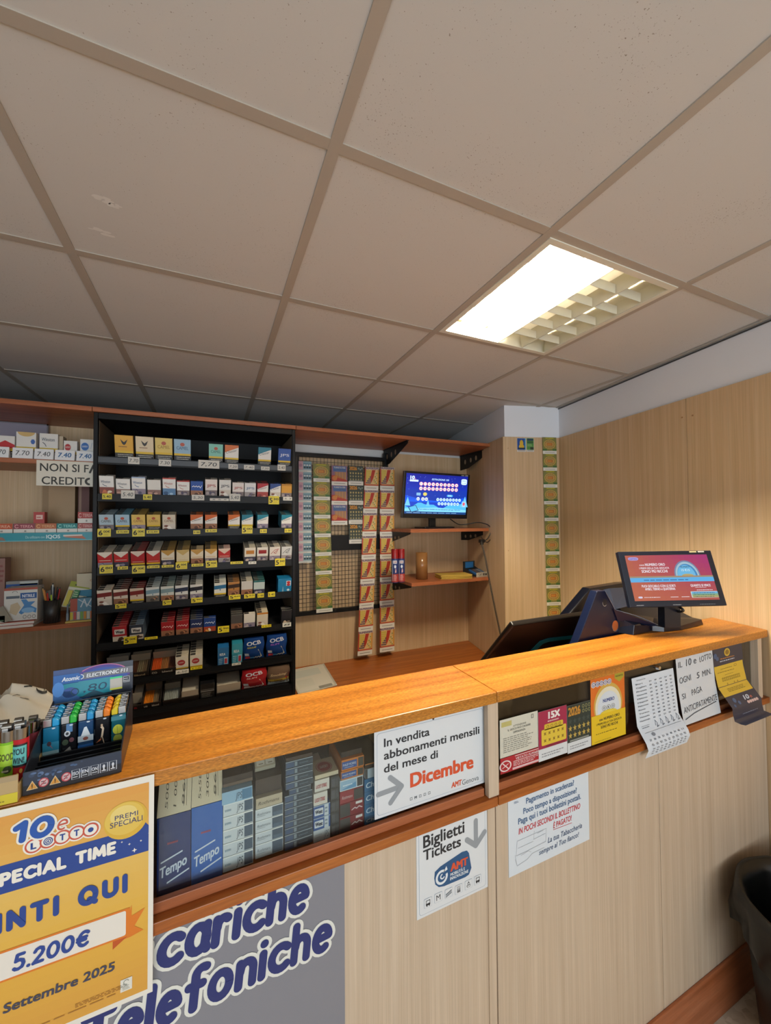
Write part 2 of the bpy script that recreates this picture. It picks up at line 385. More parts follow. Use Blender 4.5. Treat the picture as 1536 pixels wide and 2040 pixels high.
# ceiling: tiles in a grid, the lamp tile left open
b = MB()
i0, i1, j0, j1 = -6, 6, -6, 5
for i in range(i0, i1):
    for j in range(j0, j1):
        if (i, j) == (0, 1): continue
        x0, y0 = GX + TS * j, GY + TS * i
        b.box(x0 + .003, x0 + TS - .003, y0 + .003, y0 + TS - .003, CEIL + 0.003, CEIL + 0.015, TILE)
ce = struct(b.build('ceiling'))
b = MB(); t = 0.0125
for j in range(j0, j1 + 1):
    x = GX + TS * j; b.box(x - t, x + t, GY + TS * i0, GY + TS * i1, CEIL - 0.0005, CEIL + 0.0028, TEE)
for i in range(i0, i1 + 1):
    y = GY + TS * i
    for j in range(j0, j1):
        b.box(GX + TS * j + t, GX + TS * (j + 1) - t, y - t, y + t, CEIL, CEIL + 0.0028, TEE)
g = struct(b.build('ceiling_grid', ce))
b = MB(); b.box(XL, 2.8, YF, YV, CEIL + 0.25, CEIL + 0.3, PLASTER); struct(b.build('ceiling_slab'))
# chalky smudges on one tile
b = MB(); A = Art(b, lambda u, v, l: Vector((u, v, CEIL + 0.0028 - l)), 0.0002)
SM = C('#dcdad6', 0.9, 0, 0.1)
rnd = random.Random(3)
for px, py, n, s in ((205, 400, 7, .010), (222, 410, 5, .008), (205, 465, 5, .010), (190, 458, 3, .007)):
    c = az(px, py, CEIL)
    for k in range(n): A.ell(c.x + rnd.uniform(-2, 2) * s, c.y + rnd.uniform(-.8, .8) * s, s * rnd.uniform(.5, 1.3), s * rnd.uniform(.25, .6), SM, 1 + k * .1, 9)
tag(b.build('plaster_smudge'), 'pale chalky smudge marks on the ceiling tile above the cigarette rack', 'stain')

# right wall, skewed against the ceiling grid: plaster above, oak panelling below
PT_ = 2.262
def wp(y, off=0.0): return Vector((wall_x(y) - off, y + off * 0.174, 0))
b = MB()
b.prism([wp(2.05), wp(YF), wp(YF, -0.12), wp(2.05, -0.12)], (0, 0, CEIL + 0.04), WALLW); wr = struct(b.build('wall_right'))
seam = apl(1373, 900, (1.836, 0, 0), (1, -0.1742, 0)).y
for a, c in ((1.945, seam + .001), (seam - .001, seam - 1.0), (seam - 1.002, YF)):
    b = MB(); b.prism([wp(a), wp(c), wp(c, 0.012), wp(a, 0.012)], (0, 0, PT_), OAK); struct(b.build('wall_panel', wr))
b = MB()
for px, py in ((1363, 832), (1384, 828)):
    p = apl(px, py, (1.836, 0, 0), (1, -0.1742, 0)); q = wp(p.y, 0.012); b.cyl((q.x, q.y, p.z), (q.x - .0015, q.y, p.z), .004, .004, C('#a07a50'), 10)
struct(b.build('wall_panel_plug', wr))
b = MB(); b.prism([wp(1.95, .0), wp(YF, .0), wp(YF, .022), wp(1.95, .022)], (0, 0, 0.006), C('#a9a49b')); o = b.build('trim_1'); o.location.z = CEIL - .004; struct(o)
b = MB(); b.prism([wp(1.95, .0), wp(.3, .0), wp(.3, .006), wp(1.95, .006)], (0, 0, 0.004), C('#3b3937')); o = b.build('trim_2'); o.location.z = CEIL - .012; struct(o)

# pillar in the back right corner
PA, PB, PS = Vector((1.776, 2.053, 0)), Vector((2.178, 1.936, 0)), Vector((1.911, 2.634, 0))
pd = (PB - PA).normalized(); pn = Vector((pd.y, -pd.x, 0)); sd = (PS - PA).normalized(); sn = Vector((-sd.y, sd.x, 0))
b = MB(); q = PA + pd * .018 - pn * .014
far = q + sd * 1.9
b.prism([q, PB - pn * .012 + pd * .05, Vector((2.75, YV, 0)), far], (0, 0, CEIL + .04), WALLW); wpl = struct(b.build('wall_pillar'))
b = MB(); b.prism([PA + pn * 0, PB - pd * .012, PB - pd * .012 - pn * .012, PA - pn * .012], (0, 0, PT_), OAK); struct(b.build('pillar_panel', wpl))
b = MB(); b.prism([PA + sd * .001 - pn * .013, PA + sd * .001 - pn * .013 - sn * .0 + pd * .014, PS + sd * .04 + pd * .014, PS + sd * .04], (0, 0, PT_), OAK); struct(b.build('side_panel', wpl))
b = MB()
for px, py in ((1012, 893), (1013, 1097)):
    p = apl(px, py, PA, pn); b.cyl(p, p + pn * .002, .003, .003, C('#a98358'), 8)
struct(b.build('panel_plug', wpl))

# back wall behind the shelving; above the top shelf the space runs on
YB = 2.66
b = MB(); b.box(XL, 2.3, YB + .012, YB + .08, 0, 2.232, PLASTER); wb = struct(b.build('wall_back'))
for x0, x1, z1 in ((XL, -1.4, 2.23), (-1.398, .497, 2.23), (.499, 1.17, 2.155), (1.172, 1.93, 2.212)):
    b = MB(); b.box(x0, x1, YB, YB + .012, .7, z1, OAK); struct(b.build('wall_panel', wb))
b = MB(); b.box(XL, 2.8, YV, YV + .1, 0, CEIL + .04, C('#4a4e54', .8)); struct(b.build('wall_rear'))  # unseen wall, coloured dark to cut light bounced onto the ceiling
b = MB(); b.box(XL - .1, XL, YF, YV, 0, CEIL + .04, PLASTER); struct(b.build('wall_left'))
b = MB()
wx0, wx1, wz0, wz1 = -1.7, 1.3, .45, 2.45
b.box(XL, wx0, YF - .1, YF, 0, CEIL + .04, PLASTER); b.box(wx1, 2.6, YF - .1, YF, 0, CEIL + .04, PLASTER)
b.box(wx0, wx1, YF - .1, YF, 0, wz0, PLASTER); b.box(wx0, wx1, YF - .1, YF, wz1, CEIL + .04, PLASTER); struct(b.build('wall_front'))
b = MB()
for x in (wx0, -.72, .28, wx1 - .05): b.box(x, x + .05, YF - .07, YF - .02, wz0, wz1, C('#4a4a4c'))
b.box(wx0, wx1, YF - .07, YF - .02, wz0, wz0 + .05, C('#4a4a4c')); b.box(wx0, wx1, YF - .07, YF - .02, wz1 - .05, wz1, C('#4a4a4c')); w1 = struct(b.build('window_1'))
b = MB(); b.box(wx0, wx1, YF - .048, YF - .042, wz0, wz1, GLASS); struct(b.build('window_pane', w1))

# ================================================================ CEILING LAMP (four tubes, two burning, white louvre)
lx0, lx1, ly0, ly1 = GX + TS + .0127, GX + 2 * TS - .0127, GY + .0127, GY + TS - .0127
LW = C('#dedac9', 0.45); LG = C('#d3cfbd', .35)
lamp = thing('ceiling_lamp', 'square recessed fluorescent ceiling lamp with white louvre, half of it burning', 'lamp', ((lx0 + lx1) / 2, (ly0 + ly1) / 2, CEIL - .002))
b = MB(); zt = CEIL + .095
b.box(lx0, lx1, ly0, ly1, zt, zt + .004, LW)
for a in ((lx0, lx0 + .003, ly0 + .003, ly1 - .003), (lx1 - .003, lx1, ly0 + .003, ly1 - .003), (lx0, lx1, ly0, ly0 + .003), (lx0, lx1, ly1 - .003, ly1)): b.box(a[0], a[1], a[2], a[3], CEIL + .0012, zt - .0002, LW)
b.build('housing', lamp)
b = MB(); f = .02
for a in ((lx0, lx0 + f, ly0 + f, ly1 - f), (lx1 - f, lx1, ly0 + f, ly1 - f), (lx0, lx1, ly0, ly0 + f), (lx0, lx1, ly1 - f, ly1)): b.box(a[0], a[1], a[2], a[3], CEIL - .003, CEIL + .001, LW)
b.build('frame', lamp)
sw = (lx1 - lx0 - 2 * f) / 4; cl = (ly1 - ly0 - 2 * f) / 6
b = MB()
for k in range(1, 4):
    x = lx0 + f + sw * k; hz = .076 if k == 2 else .05; b.prism([(x - .002, ly0 + f, CEIL - .002), (x + .002, ly0 + f, CEIL - .002), (x + .009, ly0 + f, CEIL + hz), (x - .009, ly0 + f, CEIL + hz)], (0, ly1 - ly0 - 2 * f, 0), LG)
for x, s in ((lx0 + f, 1), (lx1 - f, -1)): b.prism([(x, ly0 + f, CEIL - .001), (x + .003 * s, ly0 + f, CEIL - .001), (x - .006 * s, ly0 + f, CEIL + .05), (x - .009 * s, ly0 + f, CEIL + .05)], (0, ly1 - ly0 - 2 * f, 0), LG)
b.build('reflector', lamp)
for k in range(4):
    x = lx0 + f + sw * k
    for i in range(1, 6):
        b = MB(); y = ly0 + f + cl * i; b.prism([(x + .008, y - .001, CEIL), (x + .008, y + .001, CEIL), (x + .006, y + .004, CEIL + .03), (x + .006, y - .004, CEIL + .03)], (sw - .014, 0, 0), LG); b.build('louvre_blade', lamp)
TUBE = EM('#fff0d4', TUBE_STRENGTH); OFFT = C('#e8e6df', .3)
for k in range(4):
    x = lx0 + f + sw * (k + .5); b = MB(); b.cyl((x, ly0 + .02, CEIL + .066), (x, ly1 - .02, CEIL + .066), .013, .013, TUBE if k < 2 else OFFT, 12); o = b.build('tube', lamp)
    o['label'] = 'burning fluorescent tube' if k < 2 else 'unlit fluorescent tube'
    for y in (ly0 + .014, ly1 - .032): b = MB(); b.box(x - .011, x + .011, y, y + .018, CEIL + .05, CEIL + .085, C('#8a8378' if k > 1 else '#cfc6a8')); b.build('tube_holder', lamp)  # holders coloured pale by burning tubes, dark by unlit ones, light put into colour

# ================================================================ BACK SHELVING
YS = 2.237
xjl, xjr = -.522, .437
def side_x(y): return PA.x + (y - PA.y) * (PS.x - PA.x) / (PS.y - PA.y)
def bracket(par, xb, yf, yb, zt, h, name='bracket'):
    """pressed steel bracket with a row of holes, under a shelf"""
    b = MB(); n = 5
    L = yb - yf
    outer = [(yf + .02, zt), (yb, zt), (yb, zt - h), (yb - .10, zt - h * .96), (yb - L * .55, zt - h * .62), (yf + .02, zt - h * .16)]
    # cut holes by building the web from strips between them
    ys = [yb - L * t for t in (.16, .34, .50)]
    b.prism([(xb, y, z) for y, z in outer], (.003, 0, 0), BLACK)
    b.box(xb - .006, xb + .009, yf + .02, yb, zt - .004, zt, BLACK)
    for y, hh in zip(ys, (.30, .26, .2)):
        for xs in (xb - .0006, xb + .0036):
            b.add([(xs, y + .012 * math.cos(2 * PI * k / 14), zt - h * hh - .012 + h * .16 * math.sin(2 * PI * k / 14) - .012) for k in range(14)], [tuple(range(14))], C('#8d7a63', .6))
    return b.build(name, par)
def shelf(name, label, x0, x1, yf, zt, th, yb=YB, mat=CHERRYD, right_cut=False, lab_group=None):
    r = thing(name, label, 'shelf', ((x0 + x1) / 2, (yf + yb) / 2, zt - th), lab_group)
    b = MB()
    if right_cut: b.prism([(x0, yf, zt - th), (side_x(yf) - .002, yf, zt - th), (side_x(yb) - .002, yb, zt - th), (x0, yb, zt - th)], (0, 0, th), mat)
    else: b.box(x0, x1, yf, yb, zt - th, zt, mat)
    b.build('board', r, bevel=.0015); return r
GT = 'wooden boards of the long top shelf'
TZ = 2.252
s = shelf('wooden_shelf', 'long top shelf board above the packs with handwritten prices', XL, xjl - .001, YS, TZ, .022, lab_group=GT); bracket(s, -1.6, YS, YB, TZ - .022, .12)
s = shelf('wooden_shelf', 'top shelf board resting over the black cigarette rack', xjl + .001, xjr - .001, YS, TZ, .022, lab_group=GT)
s = shelf('wooden_shelf', 'top shelf board over the wire grid and the blue television', xjr + .001, 1.82, YS, TZ, .022, right_cut=True, lab_group=GT)
bracket(s, 1.165, YS, YB - .01, TZ - .022, .12); bracket(s, side_x(2.5) - .03, YS, YB - .01, TZ - .022, .12)
MZ = 1.646; LZ = 1.294
s = shelf('wooden_shelf', 'short wooden shelf carrying the blue television', 1.19, 1.83, 2.272, MZ, .022, right_cut=True)
bracket(s, 1.195, 2.272, YB - .01, MZ - .022, .07); bracket(s, side_x(2.5) - .03, 2.272, YB - .01, MZ - .022, .08)
s = shelf('wooden_shelf', 'short wooden shelf with spray cans, brown roll and yellow envelopes', 1.19, 1.83, 2.265, LZ, .022, right_cut=True)
bracket(s, 1.195, 2.265, YB - .01, LZ - .022, .07); bracket(s, side_x(2.5) - .03, 2.265, YB - .01, LZ - .022, .05)
YL = 2.30
AZ = 1.999; BZ = 1.656; CZ = 1.226
s = shelf('wooden_shelf', 'wooden shelf with the handwritten 7.40 and 7.70 price cards', XL, xjl - .002, YL, AZ, .022)
s = shelf('wooden_shelf', 'wooden shelf behind the teal advertising strip', XL, xjl - .002, YL + .004, BZ - .001, .022)
s = shelf('wooden_shelf', 'wooden shelf with the pen holder and glove box', XL, xjl - .002, YL, CZ, .02)
# desk under the shelving
DZ = .723
d = thing('back_desk', 'low cherry wood desk under the cigarette rack and wire grid', 'desk', (0, 2.4, 0))
b = MB(); b.box(XL, xjr + .004, 2.208, YB, DZ - .03, DZ, CHERRY); b.build('desk_top', d, bevel=.002)
b = MB(); b.prism([(xjr + .006, 2.20, DZ - .03), (side_x(2.2) - .003, 2.20, DZ - .03), (side_x(YB) - .003, YB, DZ - .03), (xjr + .006, YB, DZ - .03)], (0, 0, .03), CHERRY); b.build('desk_top', d, bevel=.002)
b = MB(); b.box(XL, 1.78, 2.26, 2.278, 0, DZ - .03, OAKB); b.build('front_panel', d)

# ================================================================ SERVICE COUNTER
CT = 1.272; LT = 1.015; JX = .651
counter = thing('service_counter', 'oak fronted service counter with a glass display under the worktop', 'counter', (0, .9, 0))
xr = lambda y: wall_x(y) - .014
YP = .800
for x0, x1 in ((XL + .002, -.9), (-.899, JX - .003), (JX + .003, 1.30), (1.302, xr(YP))):
    b = MB(); b.box(x0, x1, YP, YP + .018, .0, LT - .02, OAKB); b.build('front_panel', counter, bevel=.001)
b = MB(); b.box(JX - .026, JX - .0035, .7965, YP, .166, LT - .0225, OAKB); b.build('batten', counter)
b = MB(); b.box(XL + .002, xr(.79), .792, YP, 0, .165, CHERRYD); b.build('baseboard', counter, bevel=.002)
for x0, x1 in ((XL + .002, JX - .001), (JX + .001, xr(.8))):
    b = MB(); b.box(x0, x1, .786, 1.0, LT - .022, LT, CHERRY); b.build('ledge', counter, bevel=.0015)
for x0, x1 in ((XL + .002, JX - .03), (JX + .012, xr(.8) - .06)):
    b = MB(); b.box(x0, x1, .803, .815, LT, LT + .019, CHERRYD); b.build('sill_strip', counter, bevel=.001)
    b = MB(); b.box(x0, x1, .8155, .8195, LT + .003, CT - .028, GLASS); b.build('glass_pane', counter)
b = MB(); b.box(JX - .026, JX + .006, .790, .806, LT + .0005, CT - .027, OAKB); b.build('post', counter, bevel=.0015)
b = MB(); b.box(xr(.8) - .058, xr(.8) - .03, .794, .82, LT + .0005, CT - .027, OAKB); b.build('post', counter, bevel=.0015)
b = MB(); b.box(XL + .002, 1.6, .992, 1.42, .975, 1.0, CHERRYD); b.build('work_surface', counter)
b = MB(); b.box(XL + .002, xr(.99), .978, .99, LT, CT - .027, C('#66564a')); b.build('back_board', counter)
b = MB(); b.box(JX - .008, JX + .008, .84, .978, LT, CT - .027, C('#5a4a3a')); b.build('divider', counter)
YC0, YC1 = .786, .986
b = MB(); b.box(XL, JX - .0008, YC0, YC1, CT - .027, CT, CHERRYS)
tag(b.build('countertop', bevel=.002), 'narrow cherry wood countertop carrying the lighter displays', 'countertop')
b = MB(); b.prism([(JX + .0008, YC0, CT - .027), (xr(YC0), YC0, CT - .027), (xr(YC1), YC1, CT - .027), (JX + .0008, YC1, CT - .027)], (0, 0, .027), CHERRYS)
tag(b.build('countertop', bevel=.002), 'narrow cherry wood countertop carrying the customer screen', 'countertop')

# ================================================================ CIGARETTE RACK
RX0, RX1, RY0, RY1, RZ0, RZ1 = xjl + .004, .434, 2.245, 2.632, DZ + .001, 2.229
rack = thing('cigarette_rack', 'tall black cigarette rack with eight sloping shelves of packs', 'rack', ((RX0 + RX1) / 2, 2.44, RZ0))
b = MB(); b.box(RX0, RX0 + .018, RY0, RY1, RZ0, RZ1, BLACK); b.build('side_panel', rack, bevel=.002)
b = MB(); b.box(RX1 - .018, RX1, RY0, RY1, RZ0, RZ1, BLACK); b.build('side_panel', rack, bevel=.002)
b = MB(); b.box(RX0 + .018, RX1 - .018, RY0, RY1, RZ1 - .03, RZ1, BLACK); b.build('top_panel', rack, bevel=.002)
b = MB(); b.box(RX0 + .018, RX1 - .018, RY1 - .008, RY1, RZ0, RZ1 - .03, C('#0d0f12', .5, 0, .25)); b.build('back_panel', rack)
b = MB(); b.box(RX0 + .018, RX1 - .018, RY0, RY1 - .01, RZ0, RZ0 + .03, BLACK); b.build('plinth', rack, bevel=.002)
b = MB(); b.box(RX0 + .0185, RX0 + .0195, RY0 + .02, RY1 - .01, RZ0 + .04, RZ1 - .035, C('#6f5f4c', .6)); b.build('inner_lining', rack); b = MB(); b.box(RX1 - .0195, RX1 - .0185, RY0 + .02, RY1 - .01, RZ0 + .04, RZ1 - .035, C('#6f5f4c', .6)); b.build('inner_lining', rack)
ROWS = [2.020, 1.840, 1.667, 1.488, 1.308, 1.131, .948, .790]      # top of each price rail
TILT = math.radians(14)
RAIL = C('#101113', .45, 0, .25)
RAILG = C('#3f4247', .35)
for k, z in enumerate(ROWS):
    b = MB(); zb = z - .012
    b.add([(RX0 + .02, RY0 + .012, zb), (RX1 - .02, RY0 + .012, zb), (RX1 - .02, RY1 - .01, zb + .37 * math.tan(TILT)), (RX0 + .02, RY1 - .01, zb + .37 * math.tan(TILT)),
           (RX0 + .02, RY0 + .012, zb - .006), (RX1 - .02, RY0 + .012, zb - .006), (RX1 - .02, RY1 - .01, zb + .37 * math.tan(TILT) - .006), (RX0 + .02, RY1 - .01, zb + .37 * math.tan(TILT) - .006)],
          [(0, 1, 2, 3), (7, 6, 5, 4), (0, 4, 5, 1), (1, 5, 6, 2), (2, 6, 7, 3), (3, 7, 4, 0)], BLACKM)
    sh = b.build('shelf', rack)
    b = MB(); h = .030 if k in (0, 7) else .027
    b.box(RX0 + .02, RX1 - .02, RY0, RY0 + .004, z - h, z, RAILG if k == 0 else RAIL); b.box(RX0 + .02, RX1 - .02, RY0 - .002, RY0 + .004, z - .0035, z, RAIL); b.box(RX0 + .02, RX1 - .02, RY0 - .003, RY0 + .008, z - h - .009, z - h, BLACK)
    b.build('price_rail', sh)

# ---- pack faces: each entry draws the front of one design
def pic(A, c1, c2, c3, v1=.42, seed=1):
    r = random.Random(seed); A.rect(.0, .0, 1, v1, C(c1))
    for i in range(4): A.ell(r.uniform(.2, .8), r.uniform(.12, v1 - .1), r.uniform(.08, .2), r.uniform(.05, .1), C((c2, c3)[i % 2]), 2 + i * .2, 10)
def warn(A, v1=.34, band=True):
    A.rect(0, 0, 1, v1, C('#191816'))
    if band: A.rect(0, v1, 1, v1 + .09, C('#d9b526'))
    A.greek(.14, .03, .8, v1 - .06, 3, C('#b9b4a8'), 2, (1, .9, .6))
def d_win(c, ct, p):
    def f(A):
        A.rect(0, 0, 1, 1, C('#e6e3dc'), .5); pic(A, *p); A.text('Winston', .1, .66, .66, .12, C(ct), 2, .01, .1); A.line([(.22, .6), (.34, .53), (.5, .5)], .03, C(ct), 2)
        if c: A.rect(0, .94, 1, 1, C(c), 1.2)
    return f
def d_camel(c, ct, p=None):
    def f(A):
        A.rect(0, 0, 1, 1, C(c), .5)
        if p: pic(A, *p)
        else: warn(A, .3)
        A.text('CAMEL', .14, .56, .72, .13, C(ct), 2, .02); A.ell(.5, .78, .14, .08, C('#b5523a'), 2, 10)
    return f
def d_chev(c, c2, p, w=False):
    def f(A):
        A.rect(0, 0, 1, 1, C(c), .5); A.poly([(0, 1), (1, 1), (1, .93), (.5, .66), (0, .93)], C(c2), 1)
        if w: warn(A, .2)
        else: pic(A, *p)
        A.rect(.1, .5 if not w else .36, .9, .53 if not w else .38, C(c2), 1.1)
    return f
def d_diag(c, p, ct, w=False):
    def f(A):
        A.rect(0, 0, 1, 1, C('#e3e0d8'), .5); A.poly([(0, 1), (1, 1), (1, .9), (0, .62)], C(c), 1)
        if w: warn(A, .28)
        else: pic(A, *p)
        A.text('Chester', .1, .56, .8, .12, C(ct), 2, .0, .25, .18)
    return f
def d_plain(c, t, ct, p, top=None, hcap=.13):
    def f(A):
        A.rect(0, 0, 1, 1, C(c), .5)
        if p == 'warn': warn(A, .28)
        else: pic(A, *p)
        if top: A.rect(0, .88, 1, 1, C(top), 1)
        if t == '~': A.line([(.12, .66), (.24, .72), (.34, .66), (.46, .72), (.56, .65), (.68, .72), (.78, .6), (.9, .74)], .04, C(ct), 2)
        elif t: A.text(t, .12, .6, .76, hcap, C(ct), 2, .015)
    return f
def d_band(c, cb, p, t=''):
    def f(A):
        A.rect(0, 0, 1, 1, C(c), .5); A.poly([(0, .58), (1, .64), (1, .88), (0, .82)], C(cb), 1)
        if p == 'warn': warn(A, .24)
        else: pic(A, *p)
        A.rect(.46, .5, .54, .6, C(cb), 1)
    return f
def d_west(c):
    def f(A):
        A.rect(0, 0, 1, 1, C(c), .5); pic(A, '#cfc4b2', '#5b3a2a', '#3c2a22', .4, 5); A.rrect(.14, .52, .86, .82, .04, C('#d8d6d0'), 1); A.text('West', .22, .58, .56, .17, C('#26262a'), 2, .05)
    return f
def d_luck():
    def f(A):
        A.rect(0, 0, 1, 1, C('#ddd6c6'), .5); A.rect(0, 0, 1, .22, C('#26241f'), 1); A.rect(0, .22, 1, .3, C('#c9a32a'), 1)
        A.ell(.45, .62, .34, .2, C('#a7262b'), 1); A.ring(.45, .62, .34, .2, .04, C('#d9d2c4'), 1.5); A.text('LUCKY', .24, .58, .42, .09, C('#e7ddd0'), 2, .02)
    return f
P1 = ('#8a4a3e', '#c8744e', '#e6d4b8', .45, 3); P2 = ('#a49a96', '#5d5350', '#776d88', .42, 5); P3 = ('#8e8290', '#57526b', '#b8aaa8', .4, 8); P4 = ('#8d6a5e', '#4a3433', '#c99b86', .42, 9)
P5 = ('#5d86ad', '#a6c4dc', '#34567e', .46, 4); P6 = ('#7e716e', '#49435c', '#a79b98', .42, 6); P7 = ('#96684c', '#c98a62', '#5b3828', .44, 2); P8 = ('#d0c6b6', '#7b4a3a', '#f0e8dc', .45, 1); P9 = ('#3a3848', '#8e8690', '#c8b4a4', .4, 12)
DESIGN = {
 'eagle_y': (d_plain('#d9a22a', '', '#3a2a18', 'warn'), '#b8842a', 'golden yellow'), 'eagle_c': (d_plain('#d8c6a4', '', '#3a2a18', 'warn'), '#b59a72', 'cream'),
 'camel_y': (d_camel('#d8bd62', '#a88534'), '#c6aa52', 'pale yellow'), 'camel_b': (d_camel('#8fb2c6', '#4d6f8e'), '#6d93ab', 'pale blue'),
 'camel_m': (d_camel('#7fc0ae', '#4f7f72'), '#6aa798', 'mint green'), 'diag_o': (d_diag('#d06c2c', P7, '#5b4436', True), '#c86a2c', 'orange and white'),
 'diag_op': (d_diag('#cc6428', P7, '#5b4436'), '#c86428', 'orange banded'), 'diag_t': (d_diag('#17768c', P2, '#3b4f52', True), '#17768c', 'teal and white'),
 'diag_tp': (d_diag('#1b7f95', P3, '#3b4f52'), '#187388', 'teal banded'), 'jps_b': (d_plain('#2b52a0', 'JPS', '#d6dbe6', 'warn'), '#2b4c94', 'royal blue'),
 'win_r': (d_win('', '#4a5a72', P1), '#cfcac2', 'white and red'), 'win_w': (d_win('', '#4a4f5c', P4), '#c9c4ba', 'plain white'), 'win_b': (d_win('#9fb2cc', '#506a92', P3), '#b9c0cc', 'white and grey blue'),
 'win_p': (d_plain('#dedad0', '', '#555', P4), '#cdc8bc', 'off-white'), 'win_rb': (d_win('#c0483c', '#b5584a', P5), '#c9a098', 'white and sky blue'), 'win_rr': (d_win('#b53a34', '#a34c44', P6), '#b5352f', 'white with red top'),
 'gaul': (d_plain('#1f4d9c', '~', '#e6e8ee', P7), '#1c4488', 'bright blue'), 'jps_r': (d_plain('#e3d9d0', 'JPS', '#a8423a', P6), '#d6cbbd', 'white with red letters'), 'jps_w': (d_plain('#dedcd4', 'JPS', '#44464c', P8), '#cfc8ba', 'white with grey letters'),
 'jps_bl': (d_plain('#dcdcda', 'JPS', '#5b7898', P2), '#c9c8bf', 'white with blue letters'), 'red_w': (d_diag('#a82a34', ('#a8443c', '#d49a88', '#7c2a2a', .45, 4), '#8a2630'), '#9c2430', 'dark red striped'),
 'blu_w': (d_diag('#2a4a8a', P8, '#33446a'), '#26407c', 'blue striped'), 'gold': (d_plain('#d49a34', '', '#6b4a20', P6, '#b57d24'), '#bf8c2e', 'amber'),
 'camel_bp': (d_camel('#a7bcc6', '#6b6a66', P6), '#93a8b4', 'light blue'), 'camel_b2': (d_camel('#9fbccb', '#5a5f68'), '#5fa0b8', 'sky blue'), 'camel_yp': (d_camel('#d9b75e', '#a8763c', P3), '#b39448', 'yellow'),
 'camel_y2': (d_camel('#d6b45c', '#9c7636'), '#b39448', 'straw yellow'), 'camel_c': (d_camel('#d2c6ae', '#8a6a58', P8), '#bdb29c', 'beige'),
 'chev_r': (d_chev('#b8201f', '#e0d6c4', P3), '#cfc2ac', 'red and white'), 'chev_rg': (d_chev('#b8231f', '#d8d0c0', P9), '#c9bfa8', 'red pointed'), 'chev_rr': (d_chev('#a81c20', '#d9c6b4', P3, True), '#9c1c1e', 'deep red'), 'chev_rw': (d_chev('#b52a22', '#d8d2c2', P3, True), '#d4cbb8', 'scarlet'),
 'chev_g': (d_chev('#dcd2bb', '#b98e42', P9), '#b08a48', 'gold and white'), 'chev_g2': (d_chev('#d9caa6', '#c2a564', P3, True), '#a98c52', 'champagne'), 'chev_g3': (d_chev('#dccfb4', '#c0944c', P7), '#c9b690', 'white and gold'), 'chev_g4': (d_chev('#dfd4bf', '#c89a4a', P6), '#c29440', 'honey coloured'),
 'fort': (d_chev('#b52c2c', '#d9c2ae', P2), '#c9a39a', 'red crested'), 'rect_o': (d_plain('#d9d2c2', '', '#fff', P9, None), '#cfc6b2', 'white with ochre label'), 'rect_r': (d_plain('#d9d4c8', '', '#fff', P6, None), '#d2cbba', 'white with crimson label'),
 'loop_r': (d_plain('#d8cfc4', '', '#fff', P3, None), '#c0b4a4', 'white with red scribble'), 'loop_g': (d_plain('#cfcfca', '', '#fff', P2, None), '#a8a69c', 'white with grey scribble'),
 'ms_r': (d_band('#dcd3c2', '#7a2a26', P8), '#d6cbb6', 'white with maroon band'), 'ms_r2': (d_band('#d6c9b6', '#76302c', P7), '#6a3a34', 'cream with maroon band'), 'ms_rw': (d_band('#cdb9a4', '#7a2422', 'warn'), '#7a2a28', 'maroon'),
 'ms_b': (d_band('#cfd2cc', '#7a98a6', ('#6d665c', '#c98e68', '#4c4640', .48, 2)), '#a9b4b6', 'grey blue'), 'ms_b2': (d_band('#cfd0c6', '#7f979b', P7), '#82938e', 'sage banded'), 'ms_n': (d_band('#d6d6d0', '#28324a', P6), '#b9bbb6', 'white with navy band'), 'ms_k': (d_band('#d6d4cc', '#22222c', P3), '#c2c2bc', 'white with black band'),
 'ben': (d_band('#d9d8cc', '#2c6a92', 'warn'), '#d2d2c8', 'white with blue flag'), 'brown': (d_band('#b07a42', '#3a2a22', P7), '#7c5228', 'brown'), 'grey': (d_plain('#c6c2ba', '', '#777', P7), '#b9b09c', 'stone grey'), 'teal': (d_plain('#b9c6c2', '', '#456', P9, '#1d5f60'), '#184c4c', 'dark teal'),
 'west_r': (d_west('#a3222a'), '#a02a30', 'crimson'), 'west_k': (d_west('#2d3644'), '#5a6c80', 'charcoal'), 'pall_r': (d_plain('#9c2026', '~', '#e0c8c0', P7), '#8a1c22', 'ruby red'), 'pall_b': (d_plain('#1d2c56', '~', '#d0d4dc', P7), '#1a2748', 'dark blue'), 'pall_f': (d_plain('#20407e', '~', '#d0d8e6', ('#a8482a', '#e0a04a', '#e8dcc8', .4, 7)), '#1d3870', 'blue and flame'),
 'dark': (d_plain('#4a4746', '', '#888', P7), '#3a3836', 'dark grey'), 'script': (d_plain('#dcd6ca', '', '#999', P3), '#cfc8ba', 'ivory'), 'orange': (d_plain('#d6cab4', '', '#999', P8, '#c07a2c'), '#cfc3a6', 'white and orange'), 'noir': (d_plain('#26252a', '', '#999', ('#1c1b1e', '#c9b49a', '#8a7666', .4, 3)), '#1e1d20', 'black'),
 'lucky': (d_luck(), '#b9ad98', 'white with red circle')}
_pk = {}
